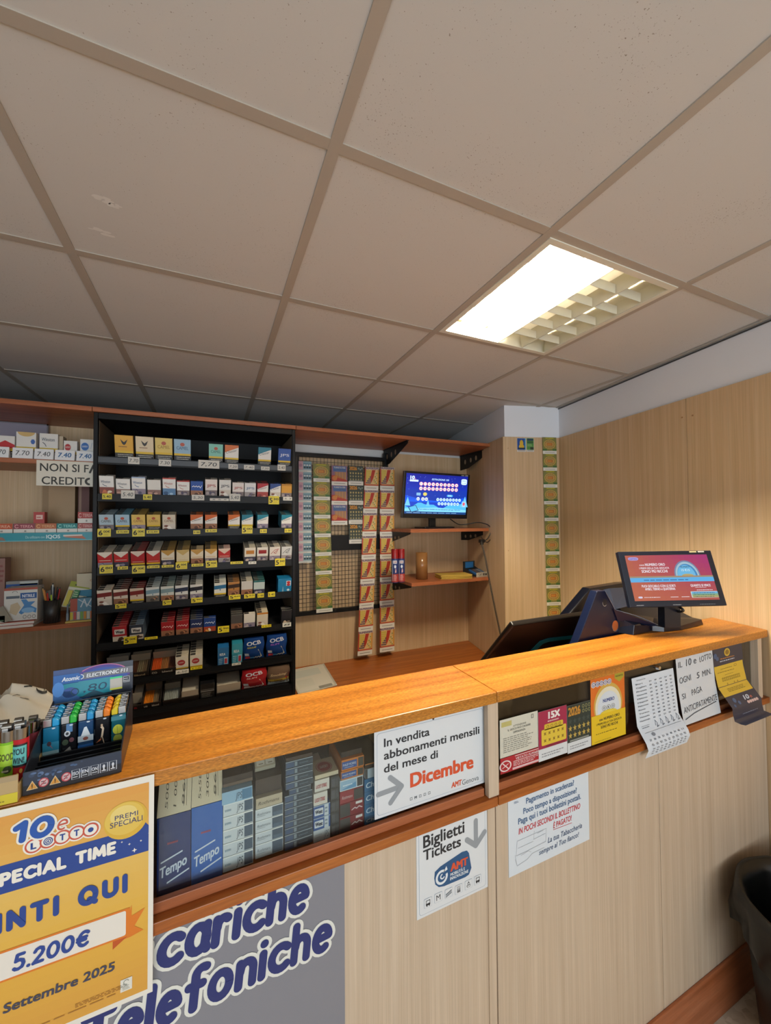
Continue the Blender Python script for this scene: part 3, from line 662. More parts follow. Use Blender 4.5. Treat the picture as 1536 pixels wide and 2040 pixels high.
def pack_mesh(key, w, d, h):
    k = (key, w, d, h)
    if k in _pk: return _pk[k]
    fn, top, desc = DESIGN[key]
    b = MB(); b.box(-w / 2, w / 2, 0, d, 0, h, C(top, .35))
    fn(Art(b, lambda u, v, l: Vector(((u - .5) * w, -l - .0001, v * h))))
    if key in ('rect_o', 'rect_r'): Art(b, lambda u, v, l: Vector(((u - .5) * w, -l - .0001, v * h))).rect(.14, .58, .86, .82, C('#b97a34' if key == 'rect_o' else '#8e2428'), 2)
    if key in ('loop_r', 'loop_g'): Art(b, lambda u, v, l: Vector(((u - .5) * w, -l - .0001, v * h))).line([(.14, .55), (.5, .8), (.82, .86), (.6, .56), (.4, .6), (.7, .76)], .035, C('#a83c3a' if key == 'loop_r' else '#55585c'), 2)
    if key in ('eagle_y', 'eagle_c'): Art(b, lambda u, v, l: Vector(((u - .5) * w, -l - .0001, v * h))).poly([(.3, .84), (.5, .72), (.7, .84), (.6, .66), (.5, .6), (.4, .66)], C('#2a2420'), 2).greek(.2, .5, .6, .08, 1, C('#7a4a28'), 2)
    if key == 'pall_f': Art(b, lambda u, v, l: Vector(((u - .5) * w, -l - .0001, v * h))).rect(0, .38, 1, .42, C('#b03a2a'), 2)
    t = Art(b, lambda u, v, l: Vector(((u - .5) * w, v * d, h + l)))
    t.rect(.03, .06, .44, .94, C('#3b3834'), 1); t.rect(0, 0, 1, .05, C('#e2ddd0'), 1)
    _pk[k] = b.mesh('cigarette_pack', Vector((0, 0, 0))); return _pk[k]
def place_pack(key, x, k, zb, row, col, n, w=.0575, d=.0225, h=.086, grp=None):
    desc = DESIGN[key][2]
    o = bpy.data.objects.new('cigarette_pack', pack_mesh(key, w, d, h)); COL.objects.link(o)
    y0 = RY0 + .0135 + k * (d + .002) * math.cos(TILT); z0 = zb + .0012 + .0135 * math.tan(TILT) + k * (d + .002) * math.sin(TILT) - .003
    o.location = (x, y0, z0); o.rotation_euler = (TILT, 0, 0)
    pos = 'front' if k == 0 else ORD[k] + ' from front'
    if n == 1: lab = f'single {desc} pack, {ORD[col]} column of the rack\'s {ORD[row]} shelf'
    else: lab = f'{desc} pack, {pos} in the {ORD[col]} column, rack\'s {ORD[row]} shelf'
    return tag(o, lab, 'cigarette pack', f'packs in the {ORD[col]} column of the {ORD[row]} rack shelf')
RD = [
 [(247, 'eagle_y', 1), (288, 'eagle_c', 1), (326, 'camel_y', 1), (363, 'camel_b', 1), (429.5, 'camel_m', 1), (461, 'diag_o', 1), (526.5, 'diag_t', 1), (566, 'jps_b', 1)],
 [(213, 'win_r', 2), (245.6, 'win_w', 2), (276.5, 'win_b', 2), (307, 'win_p', 2), (337, 'win_rb', 2), (365, 'win_rr', 2), (392, 'gaul', 2), (420.6, 'jps_r', 3), (448, 'jps_w', 3), (474, 'jps_r', 2), (498, 'jps_bl', 2), (523, 'red_w', 4), (548, 'blu_w', 2), (572, 'gold', 2)],
 [(213, 'camel_bp', 5), (245, 'camel_b2', 6), (276.5, 'camel_yp', 6), (306.6, 'camel_y2', 3), (337, 'camel_c', 3), (392, 'diag_op', 3), (420.6, 'diag_op', 3), (466, 'diag_o', 4), (492.5, 'diag_t', 5), (523, 'diag_tp', 4), (571, 'diag_tp', 5)],
 [(211, 'chev_r', 5), (243, 'chev_rg', 5), (276, 'chev_rr', 7), (306.5, 'chev_rw', 7), (335.5, 'chev_g', 7), (365, 'chev_g2', 7), (393, 'chev_g3', 3), (420.6, 'chev_g4', 6), (447, 'fort', 3), (498, 'rect_o', 5), (522.6, 'rect_r', 4), (547, 'loop_r', 5), (572, 'loop_g', 5)],
 [(211, 'ms_r', 3), (243, 'ms_r2', 6), (275, 'ms_rw', 4), (306, 'ms_b', 6), (335, 'ms_b2', 6), (363, 'ms_n', 6), (392, 'ms_k', 6), (439, 'ben', 5), (466, 'brown', 5), (492, 'grey', 6), (516, 'teal', 6)],
 [(241.5, 'west_r', 8), (274.5, 'west_k', 8), (336, 'pall_r', 5), (365, 'pall_r', 6), (392.5, 'pall_b', 5), (418.7, 'pall_f', 1), (472, 'dark', 4), (497, 'script', 1), (522.6, 'orange', 6), (571, 'noir', 2)],
 [(364.5, 'lucky', 5), (392.5, 'lucky', 6)]]
for row, cols in enumerate(RD):
    z = ROWS[row]
    for c, (px, key, n) in enumerate(cols):
        x = ay(px, 1050, RY0 + .014).x
        w, d, h = (.0755, .03, .118) if row == 0 and c < 4 else (.068, .03, .106) if row == 0 else (.0575, .0225, .086)
        # columns with taller packs
        if row == 1 and c in (0, 2, 4, 7, 8): h = .098
        x = min(max(x, RX0 + .0205 + w / 2), RX1 - .0205 - w / 2)
        for k in range(n): place_pack(key, x, k, z - .012, row, c, n, w, d, h)

# ---- lower rack shelves: lidded trays of cigarillos, paper booklets, filter bags
def slab(name, label, cat, px0, px1, row, h, d, fn, m, lean=TILT, group=None, push=0.0):
    """an upright box or pouch standing on a rack shelf; fn draws its front"""
    x0 = ay(px0, 1200, RY0 + .016).x; x1 = ay(px1, 1200, RY0 + .016).x; z0 = ROWS[row] - .012
    b = MB(); P0 = Vector((x0, RY0 + .0145 + push, z0 + .0022 + .0145 * math.tan(TILT) - .003 + push * math.tan(TILT)))
    b.M = Matrix.Translation(P0) @ Matrix.Rotation(lean, 4, 'X'); w = x1 - x0
    b.box(0, w, 0, d, 0, h, m); fn(Art(b, lambda u, v, l: Vector((u * w, -l, v * h))), w, h)
    return tag(b.build(name, bevel=.0015), label, cat, group)
def pouch(name, label, px0, px1, row, h, base, fn):
    x0 = ay(px0, 1200, RY0 + .02).x; x1 = ay(px1, 1200, RY0 + .02).x; z0 = ROWS[row] - .0095; w = x1 - x0
    b = MB(); b.M = Matrix.Translation((x0, RY0 + .02, z0 + .004)) @ Matrix.Rotation(TILT * .8, 4, 'X')
    n = 10; m = 8
    def prof(u, v, s):
        e = math.sin(PI * min(max(u, 0), 1)) ** .5 * (math.sin(PI * min(max(v * .93, 0), 1)) ** .6) * .017
        return Vector((u * w + .003 * math.sin(9 * v + 2 * u), (.018 - e if s < 0 else .018 + e) , v * h))
    for s in (-1, 1):
        vs = [prof(i / n, j / m, s) for j in range(m + 1) for i in range(n + 1)]
        b.add(vs, [(j * (n + 1) + i, j * (n + 1) + i + 1, (j + 1) * (n + 1) + i + 1, (j + 1) * (n + 1) + i) for j in range(m) for i in range(n)], base, True)
    A = Art(b, lambda u, v, l: prof(u, v, -1) + Vector((0, -l, 0))); fn(A)
    o = b.build(name); return tag(o, label, 'pouch')
def ocb(base, sub, tip):
    def f(A):
        A.text('OCB', .14, .68, .68, .16, C('#c8ccd4'), 2, .03, 0, .08); A.text(sub[0], .2, .55, .4, .07, C(sub[1]), 2, .02, .1, .08)
        A.poly([(.52, .08), (.9, .1), (.72, .5)], C(tip), 2); A.rect(.06, .2, .26, .32, C('#c9ccd6'), 2); A.rect(.08, .05, .3, .16, C('#b8323a' if base else '#d8c8c4'), 2); A.rect(.3, .06, .5, .12, C('#4aa0d0' if base else '#e6ddd6'), 2)
        for i in range(9): A.ell(.5 + .045 * i, .06 + .03 * (i % 3), .018, .016, C('#e9e6dc'), 3, 7)
    return f
pouch('filter_pouch', 'blue filter pouch with yellow word, next to the tall teal booklet box', 485, 526, 6, .125, C('#123a78', .25), ocb(True, ('REGULAR', '#c8c040'), '#cfc8a8'))
pouch('filter_pouch', 'blue filter pouch with purple word, right end of the rack\'s seventh shelf', 531, 571, 6, .128, C('#143c7c', .25), ocb(True, ('SLIM', '#a05ac0'), '#d2ccae'))
pouch('filter_pouch', 'red filter pouch on the rack\'s lowest shelf', 482, 531, 7, .112, C('#9c1c24', .25), ocb(False, ('SLIM', '#d8b8b4'), '#e2d8d0'))
def smoking(A):
    A.rect(.02, .3, .98, .62, C('#5c2a22'), 1, 6, 1); A.text('Smoking', .14, .5, .7, .12, C('#c9b088'), 2, .02, .2, .05); A.rect(.02, .22, .98, .34, C('#b59a3a'), 2, 6, 1); A.text('Classic', .3, .24, .4, .07, C('#3a2618'), 3, .02, .1); A.ell(.86, .36, .05, .05, C('#b02a22'), 3, 10); A.rect(.02, .03, .98, .18, C('#9fb4bd'), 1, 6, 1)
pouch('filter_pouch', 'brown and gold filter pouch at the right end of the rack\'s lowest shelf', 533, 577, 7, .110, C('#6d5848', .25), smoking)
def riz(c, t):
    def f(A, w, h):
        A.rect(0, .5, 1, 1, C(c), 1); A.text(t, w * 0 + .18, .58, .5, .12, C('#d8e0e6'), 2, .04, 0, PI / 2 * 0); A.rect(.56, .08, .92, .46, C('#8fc4d8'), 2); A.rect(.62, .12, .86, .4, C('#b03a44'), 3); A.greek(.1, .08, .4, .36, 4, C('#a9d0e2'), 2)
    return f
slab('paper_box', 'blue box of rolling papers on the rack\'s seventh shelf', 'box', 434, 456, 6, .105, .05, riz('#2a6a9c', 'RIZLA'), C('#1f5f94', .35))
slab('paper_box', 'tall teal box of rolling papers beside a blue filter pouch', 'box', 462, 483, 6, .118, .05, riz('#3a95a8', 'RIZLA'), C('#2a8398', .35))
def bigblue(A, w, h):
    A.rect(.02, .02, .98, .98, C('#1d7aa8'), 1); A.rect(.6, .5, .94, .86, C('#c9d6dc'), 2); A.ell(.77, .74, .13, .09, C('#b02c34'), 3); A.ell(.77, .58, .13, .09, C('#b02c34'), 3); A.poly([(.3, .08), (.44, .08), (.37, .5)], C('#8fb4c4'), 2); A.ell(.76, .2, .1, .08, C('#cfe0e6'), 2)
slab('paper_box', 'bright blue box standing at the right end of the rack\'s fifth shelf', 'box', 553, 580, 4, .083, .06, bigblue, C('#1a6f9c', .35))
def tray(label, px0, px1, row, depth, stripes, lid, lidk, txt=None, hh=.03):
    """low open carton on a sloping shelf with its cardboard lid tucked behind the cigarillos"""
    x0 = ay(px0, 1350, RY0 + .02).x; x1 = ay(px1, 1350, RY0 + .02).x; z0 = ROWS[row] - .0095; w = x1 - x0
    r = thing('cigarillo_tray', label, 'tray', ((x0 + x1) / 2, RY0 + .1, z0))
    T = Matrix.Translation((x0, RY0 + .0145, z0 + .0035)) @ Matrix.Rotation(TILT + math.radians(9), 4, 'X')
    b = MB(); b.M = T; b.box(0, w, 0, .003, 0, hh, C('#241c18', .5)); b.box(0, .003, .0031, depth, 0, hh + .012, C('#2c2420')); b.box(w - .003, w, .0031, depth, 0, hh + .012, C('#2c2420')); b.box(.003, w - .003, .0031, depth, 0, .003, C('#2c2420'))
    if txt:
        A = Art(b, lambda u, v, l: Vector((u, -l, v)))
        for t, u0, ww, c in txt: A.text(t, u0 * w, .008, ww * w, .011, C(c), 2, .03)
    b.build('carton', r)
    if stripes:
        n = max(5, int(w / .0085))
        for i in range(n):
            b = MB(); b.M = T; q = w - .009; c = stripes[min(int(i * len(stripes) / n), len(stripes) - 1)]
            b.box(.0045 + q * i / n + .0004, .0045 + q * (i + 1) / n - .0004, .004, depth * .62, .0034, hh * .9, C(c, .3)); b.build('cigarillo_pack', r)
    if lid:
        b = MB(); b.M = T; y0 = depth * lidk
        b.box(.0035, w - .0035, y0, y0 + .002, .004, .004 + .062, C(lid, .5)); b.box(.0035, w - .0035, y0 + .0021, depth - .002, hh + .004, hh + .007, C(lid, .5)); b.build('lid', r)
    return r
tray('shaded cigarillo tray with pale lid at the left end of the rack\'s seventh shelf', 205, 253, 6, .15, ['#3a4a72', '#2a3554'], '#98948a', .6)
tray('cigarillo tray of brown and olive packs next to the pale lidded tray', 255, 298, 6, .15, ['#4a2c20', '#6b5f48', '#5a4a38'], '#a39a88', .6, [('Blond', .3, .5, '#b9a27c')])
tray('wide cigarillo tray of orange and brown packs beside the red circle packs', 300, 351, 6, .15, ['#b8481c', '#8a5a34', '#5c3a2c'], '#a39684', .6, [('CO', .06, .2, '#c9c0b0'), ('blend', .45, .4, '#c9c0b0')])
tray('cigarillo tray with red front, partly behind the black lighter display', 262, 284, 7, .14, None, '#b0a898', .3, [('R', .3, .3, '#a8242a')])
tray('cigarillo tray of orange packs on the rack\'s lowest shelf', 285, 322, 7, .14, ['#c8701c', '#b8641a', '#6d5c44', '#57493a'], '#7b7468', .7, [('vii', .06, .2, '#c9c0b0'), ('blond', .5, .38, '#c9c0b0')])
tray('tray covered by a dull grey card on the rack\'s lowest shelf', 325, 360, 7, .14, ['#7f837c', '#868a84'], '#8e887c', .55)
tray('tray with an upright beige lid beside the black tobacco pack', 361, 397, 7, .14, None, '#b4aa98', .02)
tray('wide tray with a large beige lid next to the red filter pouch', 431, 480, 7, .14, None, '#b8ae9c', .04, None, .018)
def blk(A, w, h): A.rect(.02, .5, .98, .53, C('#b8b8b4'), 1); A.rect(.02, .6, .98, .62, C('#8c8c88'), 1); A.greek(.1, .1, .8, .34, 5, C('#77756f'), 2)
slab('tobacco_pack', 'black tobacco pack with thin silver lines between two beige lids', 'pack', 400, 428, 7, .088, .03, blk, C('#131315', .3))

# ---- price tags on the rails
YEL = C('#d6c21c', .45); INK = C('#1c1a14', .6); TAGW = C('#cfcbc0', .6)
def pricetag(px0, py0, px1, py1, txt, kind, label, rot=0.0):
    y = RY0 - .0042
    a = ay(px0, py1, y); c = ay(px1, py0, y); u0, v0, u1, v1 = a.x, a.z, c.x, max(c.z, a.z + .012); w, h = u1 - u0, v1 - v0
    b = MB(); U = Vector((math.cos(rot), 0, math.sin(rot))); V = Vector((-math.sin(rot), 0, math.cos(rot)))
    A = Art(b, plane_pn((u0, y, v0), U, V), .0002); b.prism([Vector((u0, y, v0)), Vector((u0, y, v0)) + U * w, Vector((u0, y, v0)) + U * w + V * h, Vector((u0, y, v0)) + V * h], (0, .0009, 0), YEL if kind != 'w' else TAGW)
    if kind == 'big':
        A.text(txt[0], w * .08, h * .2, w * .3, h * .56, INK, 2, .03); A.text(txt[1], w * .44, h * .5, w * .5, h * .26, INK, 2, .02); A.greek(w * .44, h * .12, w * .46, h * .26, 2, C('#b09a14'), 2)
    elif kind == 'small':
        A.text(txt, w * .1, h * .26, w * .8, h * .44, INK, 2, .02)
    else: A.text(txt, w * .12, h * .26, w * .76, h * .46, C('#2c2c30'), 2, -.0, .12)
    return tag(b.build('price_tag'), label, 'price tag', 'price tags on the rails of the rack')
n1 = "on the rack's first rail"
TG = [
 (255, 911, 278, 924, '7.70', 'w', 'white handwritten 7.70 tag under the golden yellow pack'), (316, 916, 341, 928, '7.30', 'w', 'white handwritten 7.30 tag under the pale yellow pack'), (395, 918, 437, 932, '7,70', 'w', 'wide white handwritten 7,70 tag on the rack\'s topmost rail'),
 (455, 925, 474, 934, '7,20', 'w', 'small dull 7,20 tag under the orange and white pack, topmost rail'), (486, 927, 507, 935, '7.40', 'w', 'white handwritten 7.40 tag on the topmost rail before the teal pack'), (520, 930, 537, 936.5, '7.30', 'w', 'small dull tag under the teal and white pack, topmost rail'), (553, 926, 569, 937, '5.40', 'w', 'cream tag under the royal blue pack, topmost rail'),
 (203.5, 983.5, 223, 994.5, '5.40', 'small', 'small yellow tag at the left end of the second rail'), (241, 977, 268.5, 993, '5.40', 'w', 'crossed out white tag on the second rail', ), (285, 985, 303, 995.5, '5.40', 'small', 'small yellow tag on the second rail under the off-white pack'), (382, 986, 407, 996.5, '5,30', 'w', 'white handwritten 5,30 tag under the bright blue pack'),
 (418, 993, 456, 997.5, '5 5 5', 'w', 'narrow pale strip of tags on the second rail'), (457, 984, 478.5, 998, '5,40', 'w', 'white handwritten 5,40 tag tilted on the second rail'), (535, 988.5, 556, 1004.5, ('5', '30'), 'big', 'yellow 5.30 tag hanging low on the second rail'), (564, 990, 582, 997, '5.3', 'w', 'tiny pale tag at the right end of the second rail'),
 (194, 1053, 221, 1069.5, ('6', '00€'), 'big', 'large yellow 6.00 tag at the left end of the third rail'), (231.5, 1056, 257, 1063, '€10,400', 'small', 'narrow yellow tag under the sky blue pack'), (263.5, 1053, 288.5, 1069, ('6', '00€'), 'big', 'large yellow 6.00 tag under the yellow pack, third rail'), (292, 1056, 317, 1063, '€10,400', 'small', 'narrow yellow tag under the straw yellow pack'),
 (385, 1056.5, 399, 1064, '5 00', 'small', 'tiny yellow tag under an orange banded pack, third rail'), (409, 1054, 432, 1060.5, '€ 5,50', 'small', 'narrow yellow tag beside the third shelf\'s empty slot'), (482, 1048, 503, 1063, ('5', '00'), 'big', 'yellow 5 euro tag under the teal and white packs, third rail'), (518, 1054, 531.5, 1062, '5 00', 'small', 'tiny yellow tag under the teal banded pack, third rail'), (567, 1053, 581, 1061, '5 00', 'small', 'tiny yellow tag at the right end of the third rail'),
 (198, 1125, 225, 1143, ('6', '80'), 'big', 'rounded yellow 6.80 tag at the left end of the fourth rail'), (234, 1128, 255, 1135, '€ 800', 'small', 'narrow yellow tag under the red pointed pack'), (263, 1126.5, 289, 1143, ('6', '00€'), 'big', 'large yellow 6.00 tag under the deep red pack'), (293, 1126, 318, 1132.5, '€ 10,400', 'small', 'narrow yellow tag under the scarlet pack'), (322, 1125, 346, 1131, '€ 10,400', 'small', 'narrow yellow tag under the gold and white pack'),
 (350, 1119.5, 373, 1134.5, ('6', '00€'), 'big', 'yellow 6.00 tag under the champagne pack'), (381.5, 1122.5, 405, 1129, '€ 10,400', 'small', 'narrow yellow tag under the white and gold pack'), (410, 1116.5, 432.5, 1131, ('5', '90€'), 'big', 'yellow 5.90 tag under the honey coloured pack'), (459, 1118, 484, 1124, '€ 10,400', 'small', 'narrow yellow tag below the fourth shelf\'s empty slot'), (495, 1118, 510.5, 1124, '5 5', 'w', 'tiny pale tag under the white pack with ochre label'), (548, 1112, 568, 1128, ('5', '30'), 'big', 'rounded yellow 5.30 tag at the right end of the fourth rail'),
 (229.5, 1202, 252, 1213, ('5', '00€'), 'big', 'yellow 5 euro tag under the cream and maroon pack'), (324, 1195, 341.5, 1206, ('5', '00'), 'big', 'small yellow tag under the sage banded pack'), (381, 1190, 403.5, 1201.5, ('5', '90'), 'big', 'yellow 5.90 tag under the white pack with black band'), (456, 1184, 479, 1195, ('5', '60'), 'big', 'yellow tag under the brown pack'), (486.5, 1182.5, 508, 1192.5, ('5', '60'), 'big', 'yellow tag under the stone grey pack'), (513, 1181.5, 526, 1191, '5 00', 'small', 'small yellow tag under the dark teal pack'), (534, 1178.5, 548, 1189.5, '5 40', 'small', 'small yellow tag left of the bright blue box'),
 (246.5, 1267, 272.5, 1284, ('5', '00€'), 'big', 'yellow 5 euro tag between the crimson and charcoal packs'), (288, 1268, 314, 1275, '€ 10,760', 'small', 'narrow yellow tag on the sixth rail'), (434, 1246, 456.5, 1261.5, ('5', '90'), 'big', 'yellow 5.90 tag below the sixth shelf\'s middle empty slot'), (521, 1243.5, 540.5, 1251, '€ 10,760', 'small', 'narrow yellow tag under the white and orange pack'), (563, 1239.5, 580, 1249.5, '8', 'w', 'pale tag at the right end of the sixth rail'),
 (350, 1332, 376, 1344, '6,50', 'w', 'black and white 6,50 tag under the red circle packs'), (379.5, 1328, 403, 1335, '€ 7,00', 'small', 'narrow yellow tag on the seventh rail'), (462, 1321.5, 480, 1326.5, '6 5', 'w', 'tiny pale tag under the tall teal paper box')]
for t in TG: pricetag(*t[:4], t[4], t[5], t[6])

# ================================================================ LEFT SHELVES
def boxart(name, label, cat, x0, x1, y0, d, z0, z1, m, fn=None, rot=0.0, group=None, bevel=.001, parent=None):
    """box with a printed front facing the room; rot turns it about its front left corner"""
    b = MB(); b.M = Matrix.Translation((x0, y0, z0)) @ Matrix.Rotation(rot, 4, 'Z'); w, h = x1 - x0, z1 - z0
    b.box(0, w, 0, d, 0, h, m)
    if fn: fn(Art(b, lambda u, v, l: Vector((u * w, -l - .0001, v * h))))
    o = b.build(name, parent, bevel=0)
    return tag(o, label, cat, group) if parent is None else o
def bigpack(kind):
    def f(A):
        A.rect(0, 0, 1, .34, C('#24231f'), 1); A.greek(.1, .03, .84, .28, 3, C('#b5b0a4'), 2, (1, .9, .55)); A.rect(0, .34, 1, .46, C('#cfae28'), 1); A.rect(0, .395, 1, .41, C('#a88a1c'), 2)
        if kind == 'arrow': A.poly([(0, .46), (1, .46), (1, .62), (.5, .8), (0, .6)], C('#b8242a'), 1)
        if kind == 'gold': A.ell(.5, 1.0, .44, .16, C('#c9a86a'), 1, 16, PI, 2 * PI); A.ell(.84, .66, .12, .1, C('#3a62a8'), 2, 6)
        if kind == 'win': A.text('Winston', .12, .72, .7, .12, C('#565a66'), 2, .01, .1); A.line([(.18, .66), (.3, .6), (.36, .52)], .03, C('#565a66'), 2)
        if kind == 'red': A.ell(.3, .68, .26, .19, C('#b02c32'), 1); A.ring(.3, .68, .26, .19, .04, C('#cfc6bc'), 2); A.text('LUCKY', .12, .65, .36, .07, C('#e2d8cc'), 2, .02)
        if kind == 'blue': A.ell(.3, .68, .28, .2, C('#2f68ac'), 1); A.ring(.3, .68, .28, .2, .04, C('#cfd4da'), 2); A.text('LUCKY', .12, .65, .36, .07, C('#e2e4e8'), 2, .02); A.line([(.66, .6), (.74, .84)], .05, C('#b8bdc4'), 2)
    return f
yl = YL + .02
def lx(px): return ay(px, 900, yl).x
SPK = [(-14, 25, 'arrow', .105, 'white pack with red arrow at the far left of the top left shelf'), (28, 68, 'gold', .128, 'white and gold pack with a small blue badge, top left shelf'), (75, 112, 'win', .128, 'white pack with grey lettering above the NON SI FA CREDITO sign'),
       (124, 151, 'red', .10, 'short white pack with a red circle on the top left shelf'), (157, 190, 'blue', .112, 'white pack with a blue circle next to the black rack')]
for px0, px1, k, h, lab in SPK:
    boxart('cigarette_pack', lab, 'cigarette pack', lx(px0), min(lx(px1), xjl - .006), yl + .02, .03, AZ + .0005, AZ + .0005 + h, C('#d9d6cf', .4), bigpack(k), group='packs on the top left shelf')
boxart('cigarette_pack', 'plain back of a pack turned sideways behind the grey lettered white pack', 'cigarette pack', lx(113), lx(121), yl + .03, .05, AZ + .0005, AZ + .122, C('#b5a68e', .5), None, group='packs on the top left shelf')
for px0, px1, t, lab in ((-18, 19.5, '7,70', 'handwritten 7,70 card at the far left of the top left shelf'), (26.5, 67, '7.70', 'handwritten 7.70 card under the white and gold pack'), (70, 108, '7.40', 'handwritten 7.40 card in black under the grey lettered pack'), (111, 150, '7.40', 'handwritten 7.40 card in blue under the red circle pack'), (153.5, 192, '7.40', 'handwritten 7.40 card in blue beside the black rack')):
    def cf(A, t=t, blue='blue' in lab): A.text(t, .16, .3, .68, .42, C('#3b6a9a' if blue else '#4a4a4a'), 2, .0 if not blue else .02, .15, .03)
    b = MB(); x0, x1 = lx(px0), min(lx(px1), xjl - .006); w = x1 - x0; hh = .05
    b.prism([(x0, yl - .012, AZ + .0005), (x0, yl + .016, AZ + .0005), (x0, yl - .004, AZ + hh), (x0, yl - .006, AZ + hh)], (w, 0, 0), PAPER)
    cf(Art(b, lambda u, v, l, x0=x0, w=w: Vector((x0 + u * w, yl - .0124 + .006 * v - l, AZ + v * hh))))
    tag(b.build('price_card'), lab, 'price card', 'handwritten cards on the top left shelf')
b = MB(); b.box(-1.25, ay(92, 850, 2.6).x, 2.628, 2.645, AZ + .0005, ay(92, 845, 2.62).z, C('#8d8796', .4)); A = Art(b, plane_y(2.628)); A.frame(-1.25, AZ, ay(92, 850, 2.6).x, ay(92, 845, 2.62).z, .006, C('#6d6a72'), 1); A.ell(-.95, AZ + .09, .12, .05, C('#9d8fa0'), 1); A.ell(-.85, AZ + .06, .1, .03, C('#7b8aa6'), 2)
tag(b.build('framed_picture', bevel=.001), 'purple grey framed picture leaning behind the packs of the top left shelf', 'picture')
# paper sign
ys_ = YL - .003
b = MB(); c0 = ay(72, 967, ys_); c1 = ay(70, 916, ys_); sx0, sx1, sz0, sz1 = c0.x, xjl - .003, c0.z, c1.z
b.box(sx0, sx1, ys_, ys_ + .0008, sz0, sz1, C('#dcd6c6', .7)); A = Art(b, plane_y(ys_)); W_ = (sx1 - sx0)
x2 = sx0 + (ay(183, 940, ys_).x - ay(72, 940, ys_).x) * 1.03
A.text('NON SI F', sx0 + .06 * W_, sz0 + .58 * (sz1 - sz0), .84 * W_, .3 * (sz1 - sz0), C('#2c2820'), 2, .012); A.text('CREDIT', sx0 + .09 * W_, sz0 + .06 * (sz1 - sz0), .74 * W_, .3 * (sz1 - sz0), C('#2c2820'), 2, .012)
zz = sz0 + .06 * (sz1 - sz0); A.ring(sx0 + .915 * W_, zz + .15 * (sz1 - sz0), .082 * W_, .155 * (sz1 - sz0), .0095, C('#2c2820'), 2, 20, PI * .45, PI * 1.55)
A.line([(sx0 + .925 * W_, sz0 + .58 * (sz1 - sz0)), (sx0 + .985 * W_, sz0 + .87 * (sz1 - sz0))], .0085, C('#2c2820'), 2)
tag(b.build('paper_sign'), 'cream paper sign reading NON SI FA CREDITO under the top left shelf', 'sign')
# boxes standing on the middle left shelf, teal strip and reels of flat packs
x0, x1 = ay(88, 1000, 2.5).x, ay(153, 1000, 2.5).x
def cbx(A): A.rect(0, 0, 1, 1, C('#a58762'), 1); A.rect(.02, .0, .2, 1, C('#8f7350'), 2)  # darker left strip puts the shaded side into the front's colour
boxart('cardboard_box', 'plain brown cardboard box standing on the teal fronted shelf', 'box', x0, x1, 2.47, .12, BZ, ay(120, 940, 2.47).z, C('#a58560', .6), cbx)
boxart('cardboard_box', 'narrow dark red box beside the brown cardboard box', 'box', ay(158, 1000, 2.5).x, ay(180, 1000, 2.5).x, 2.48, .1, BZ, ay(160, 962, 2.48).z, C('#5b2a22', .5), lambda A: A.rect(.08, .05, .3, .95, C('#8a6a56'), 1))
def terea(c, mark):
    def f(A): A.rect(0, .42, 1, 1, C(c), 1); A.text('TEREA', .3, .56, .62, .28, C(mark), 2, .02); A.ring(.15, .7, .1, .2, .035, C(mark), 2, 16, .6, 5.8); A.rect(.5, .12, .6, .28, C('#8f8b84'), 2)
    return f
yt = YL + .012
TR_ = [(-24, 25, '#b5481c', '#e0a88c', 'orange'), (27, 69.5, '#8a3a44', '#d89a9a', 'mauve'), (70.5, 112, '#b0623a', '#d8a878', 'copper'), (113.5, 154, '#157a78', '#8fd0cc', 'teal'), (155, 196, '#a04a44', '#d8a49c', 'brick red')]
for px0, px1, c, mk, nm in TR_:
    x0, x1 = ay(px0, 1050, yt).x, min(ay(px1, 1050, yt).x, xjl - .006)
    boxart('tobacco_box', f'flat {nm} and white tobacco box in the row above the teal strip', 'box', x0, x1, yt, .045, BZ + .0005, ay(60, 1043, yt).z, C('#d6d0c6', .4), terea(c, mk), group='flat tobacco boxes on the teal fronted shelf')
boxart('tobacco_box', 'red topped flat tobacco box stacked on the brick red one', 'box', ay(155, 1030, yt).x, xjl - .006, yt, .045, ay(60, 1043, yt).z + .001, ay(160, 1020, yt).z, C('#d6d0c6', .4), terea('#a83a34', '#d8a49c'))
boxart('tobacco_box', 'small red box lying on the copper tobacco box', 'box', ay(66, 1030, yt).x, ay(88, 1030, yt).x, yt + .004, .035, ay(60, 1043, yt).z + .001, ay(70, 1020, yt).z, C('#a8302a', .4), lambda A: A.rect(.24, .36, .84, .74, C('#d8b8ac'), 1).greek(.3, .44, .46, .2, 1, C('#a8302a'), 2))
b = MB(); yq = YL - .002; z1, z0 = BZ + .001, ay(0, 1079.5, yq).z; b.box(XL, xjl - .004, yq, yq + .0045, z0, z1, C('#1f8a98', .35)); A = Art(b, plane_y(yq)); h = z1 - z0
u = lambda px: ay(px, 1070, yq).x
A.text('IQOS', u(92), z0 + h * .3, u(120) - u(92), h * .42, C('#d6e6e8'), 2, .03); A.text('Da utilizzare con', u(51), z0 + h * .34, u(89) - u(51), h * .3, C('#a8d0d4'), 2, .01)
A.poly([(u(126), z0 + h * .55), (u(164), z0 + h * .6), (u(172), z0 + h * .15), (u(130), z0 + h * .4)], C('#b56a50'), 2); A.poly([(u(126), z0 + h * .7), (u(164), z0 + h * .74), (u(164), z0 + h * .55), (u(126), z0 + h * .5)], C('#cfc6bc'), 3); A.poly([(u(-10), z0 + h * .6), (u(6), z0 + h * .5), (u(12), z0 + h * .1), (u(-10), z0 + h * .2)], C('#8a6a5c'), 2)
A.rect(u(-10), z0 + h * .02, xjl - .006, z0 + h * .08, C('#7ac0c8'), 2)
tag(b.build('advertising_strip', bevel=.0005), 'teal advertising strip along the edge of the middle left shelf', 'strip')

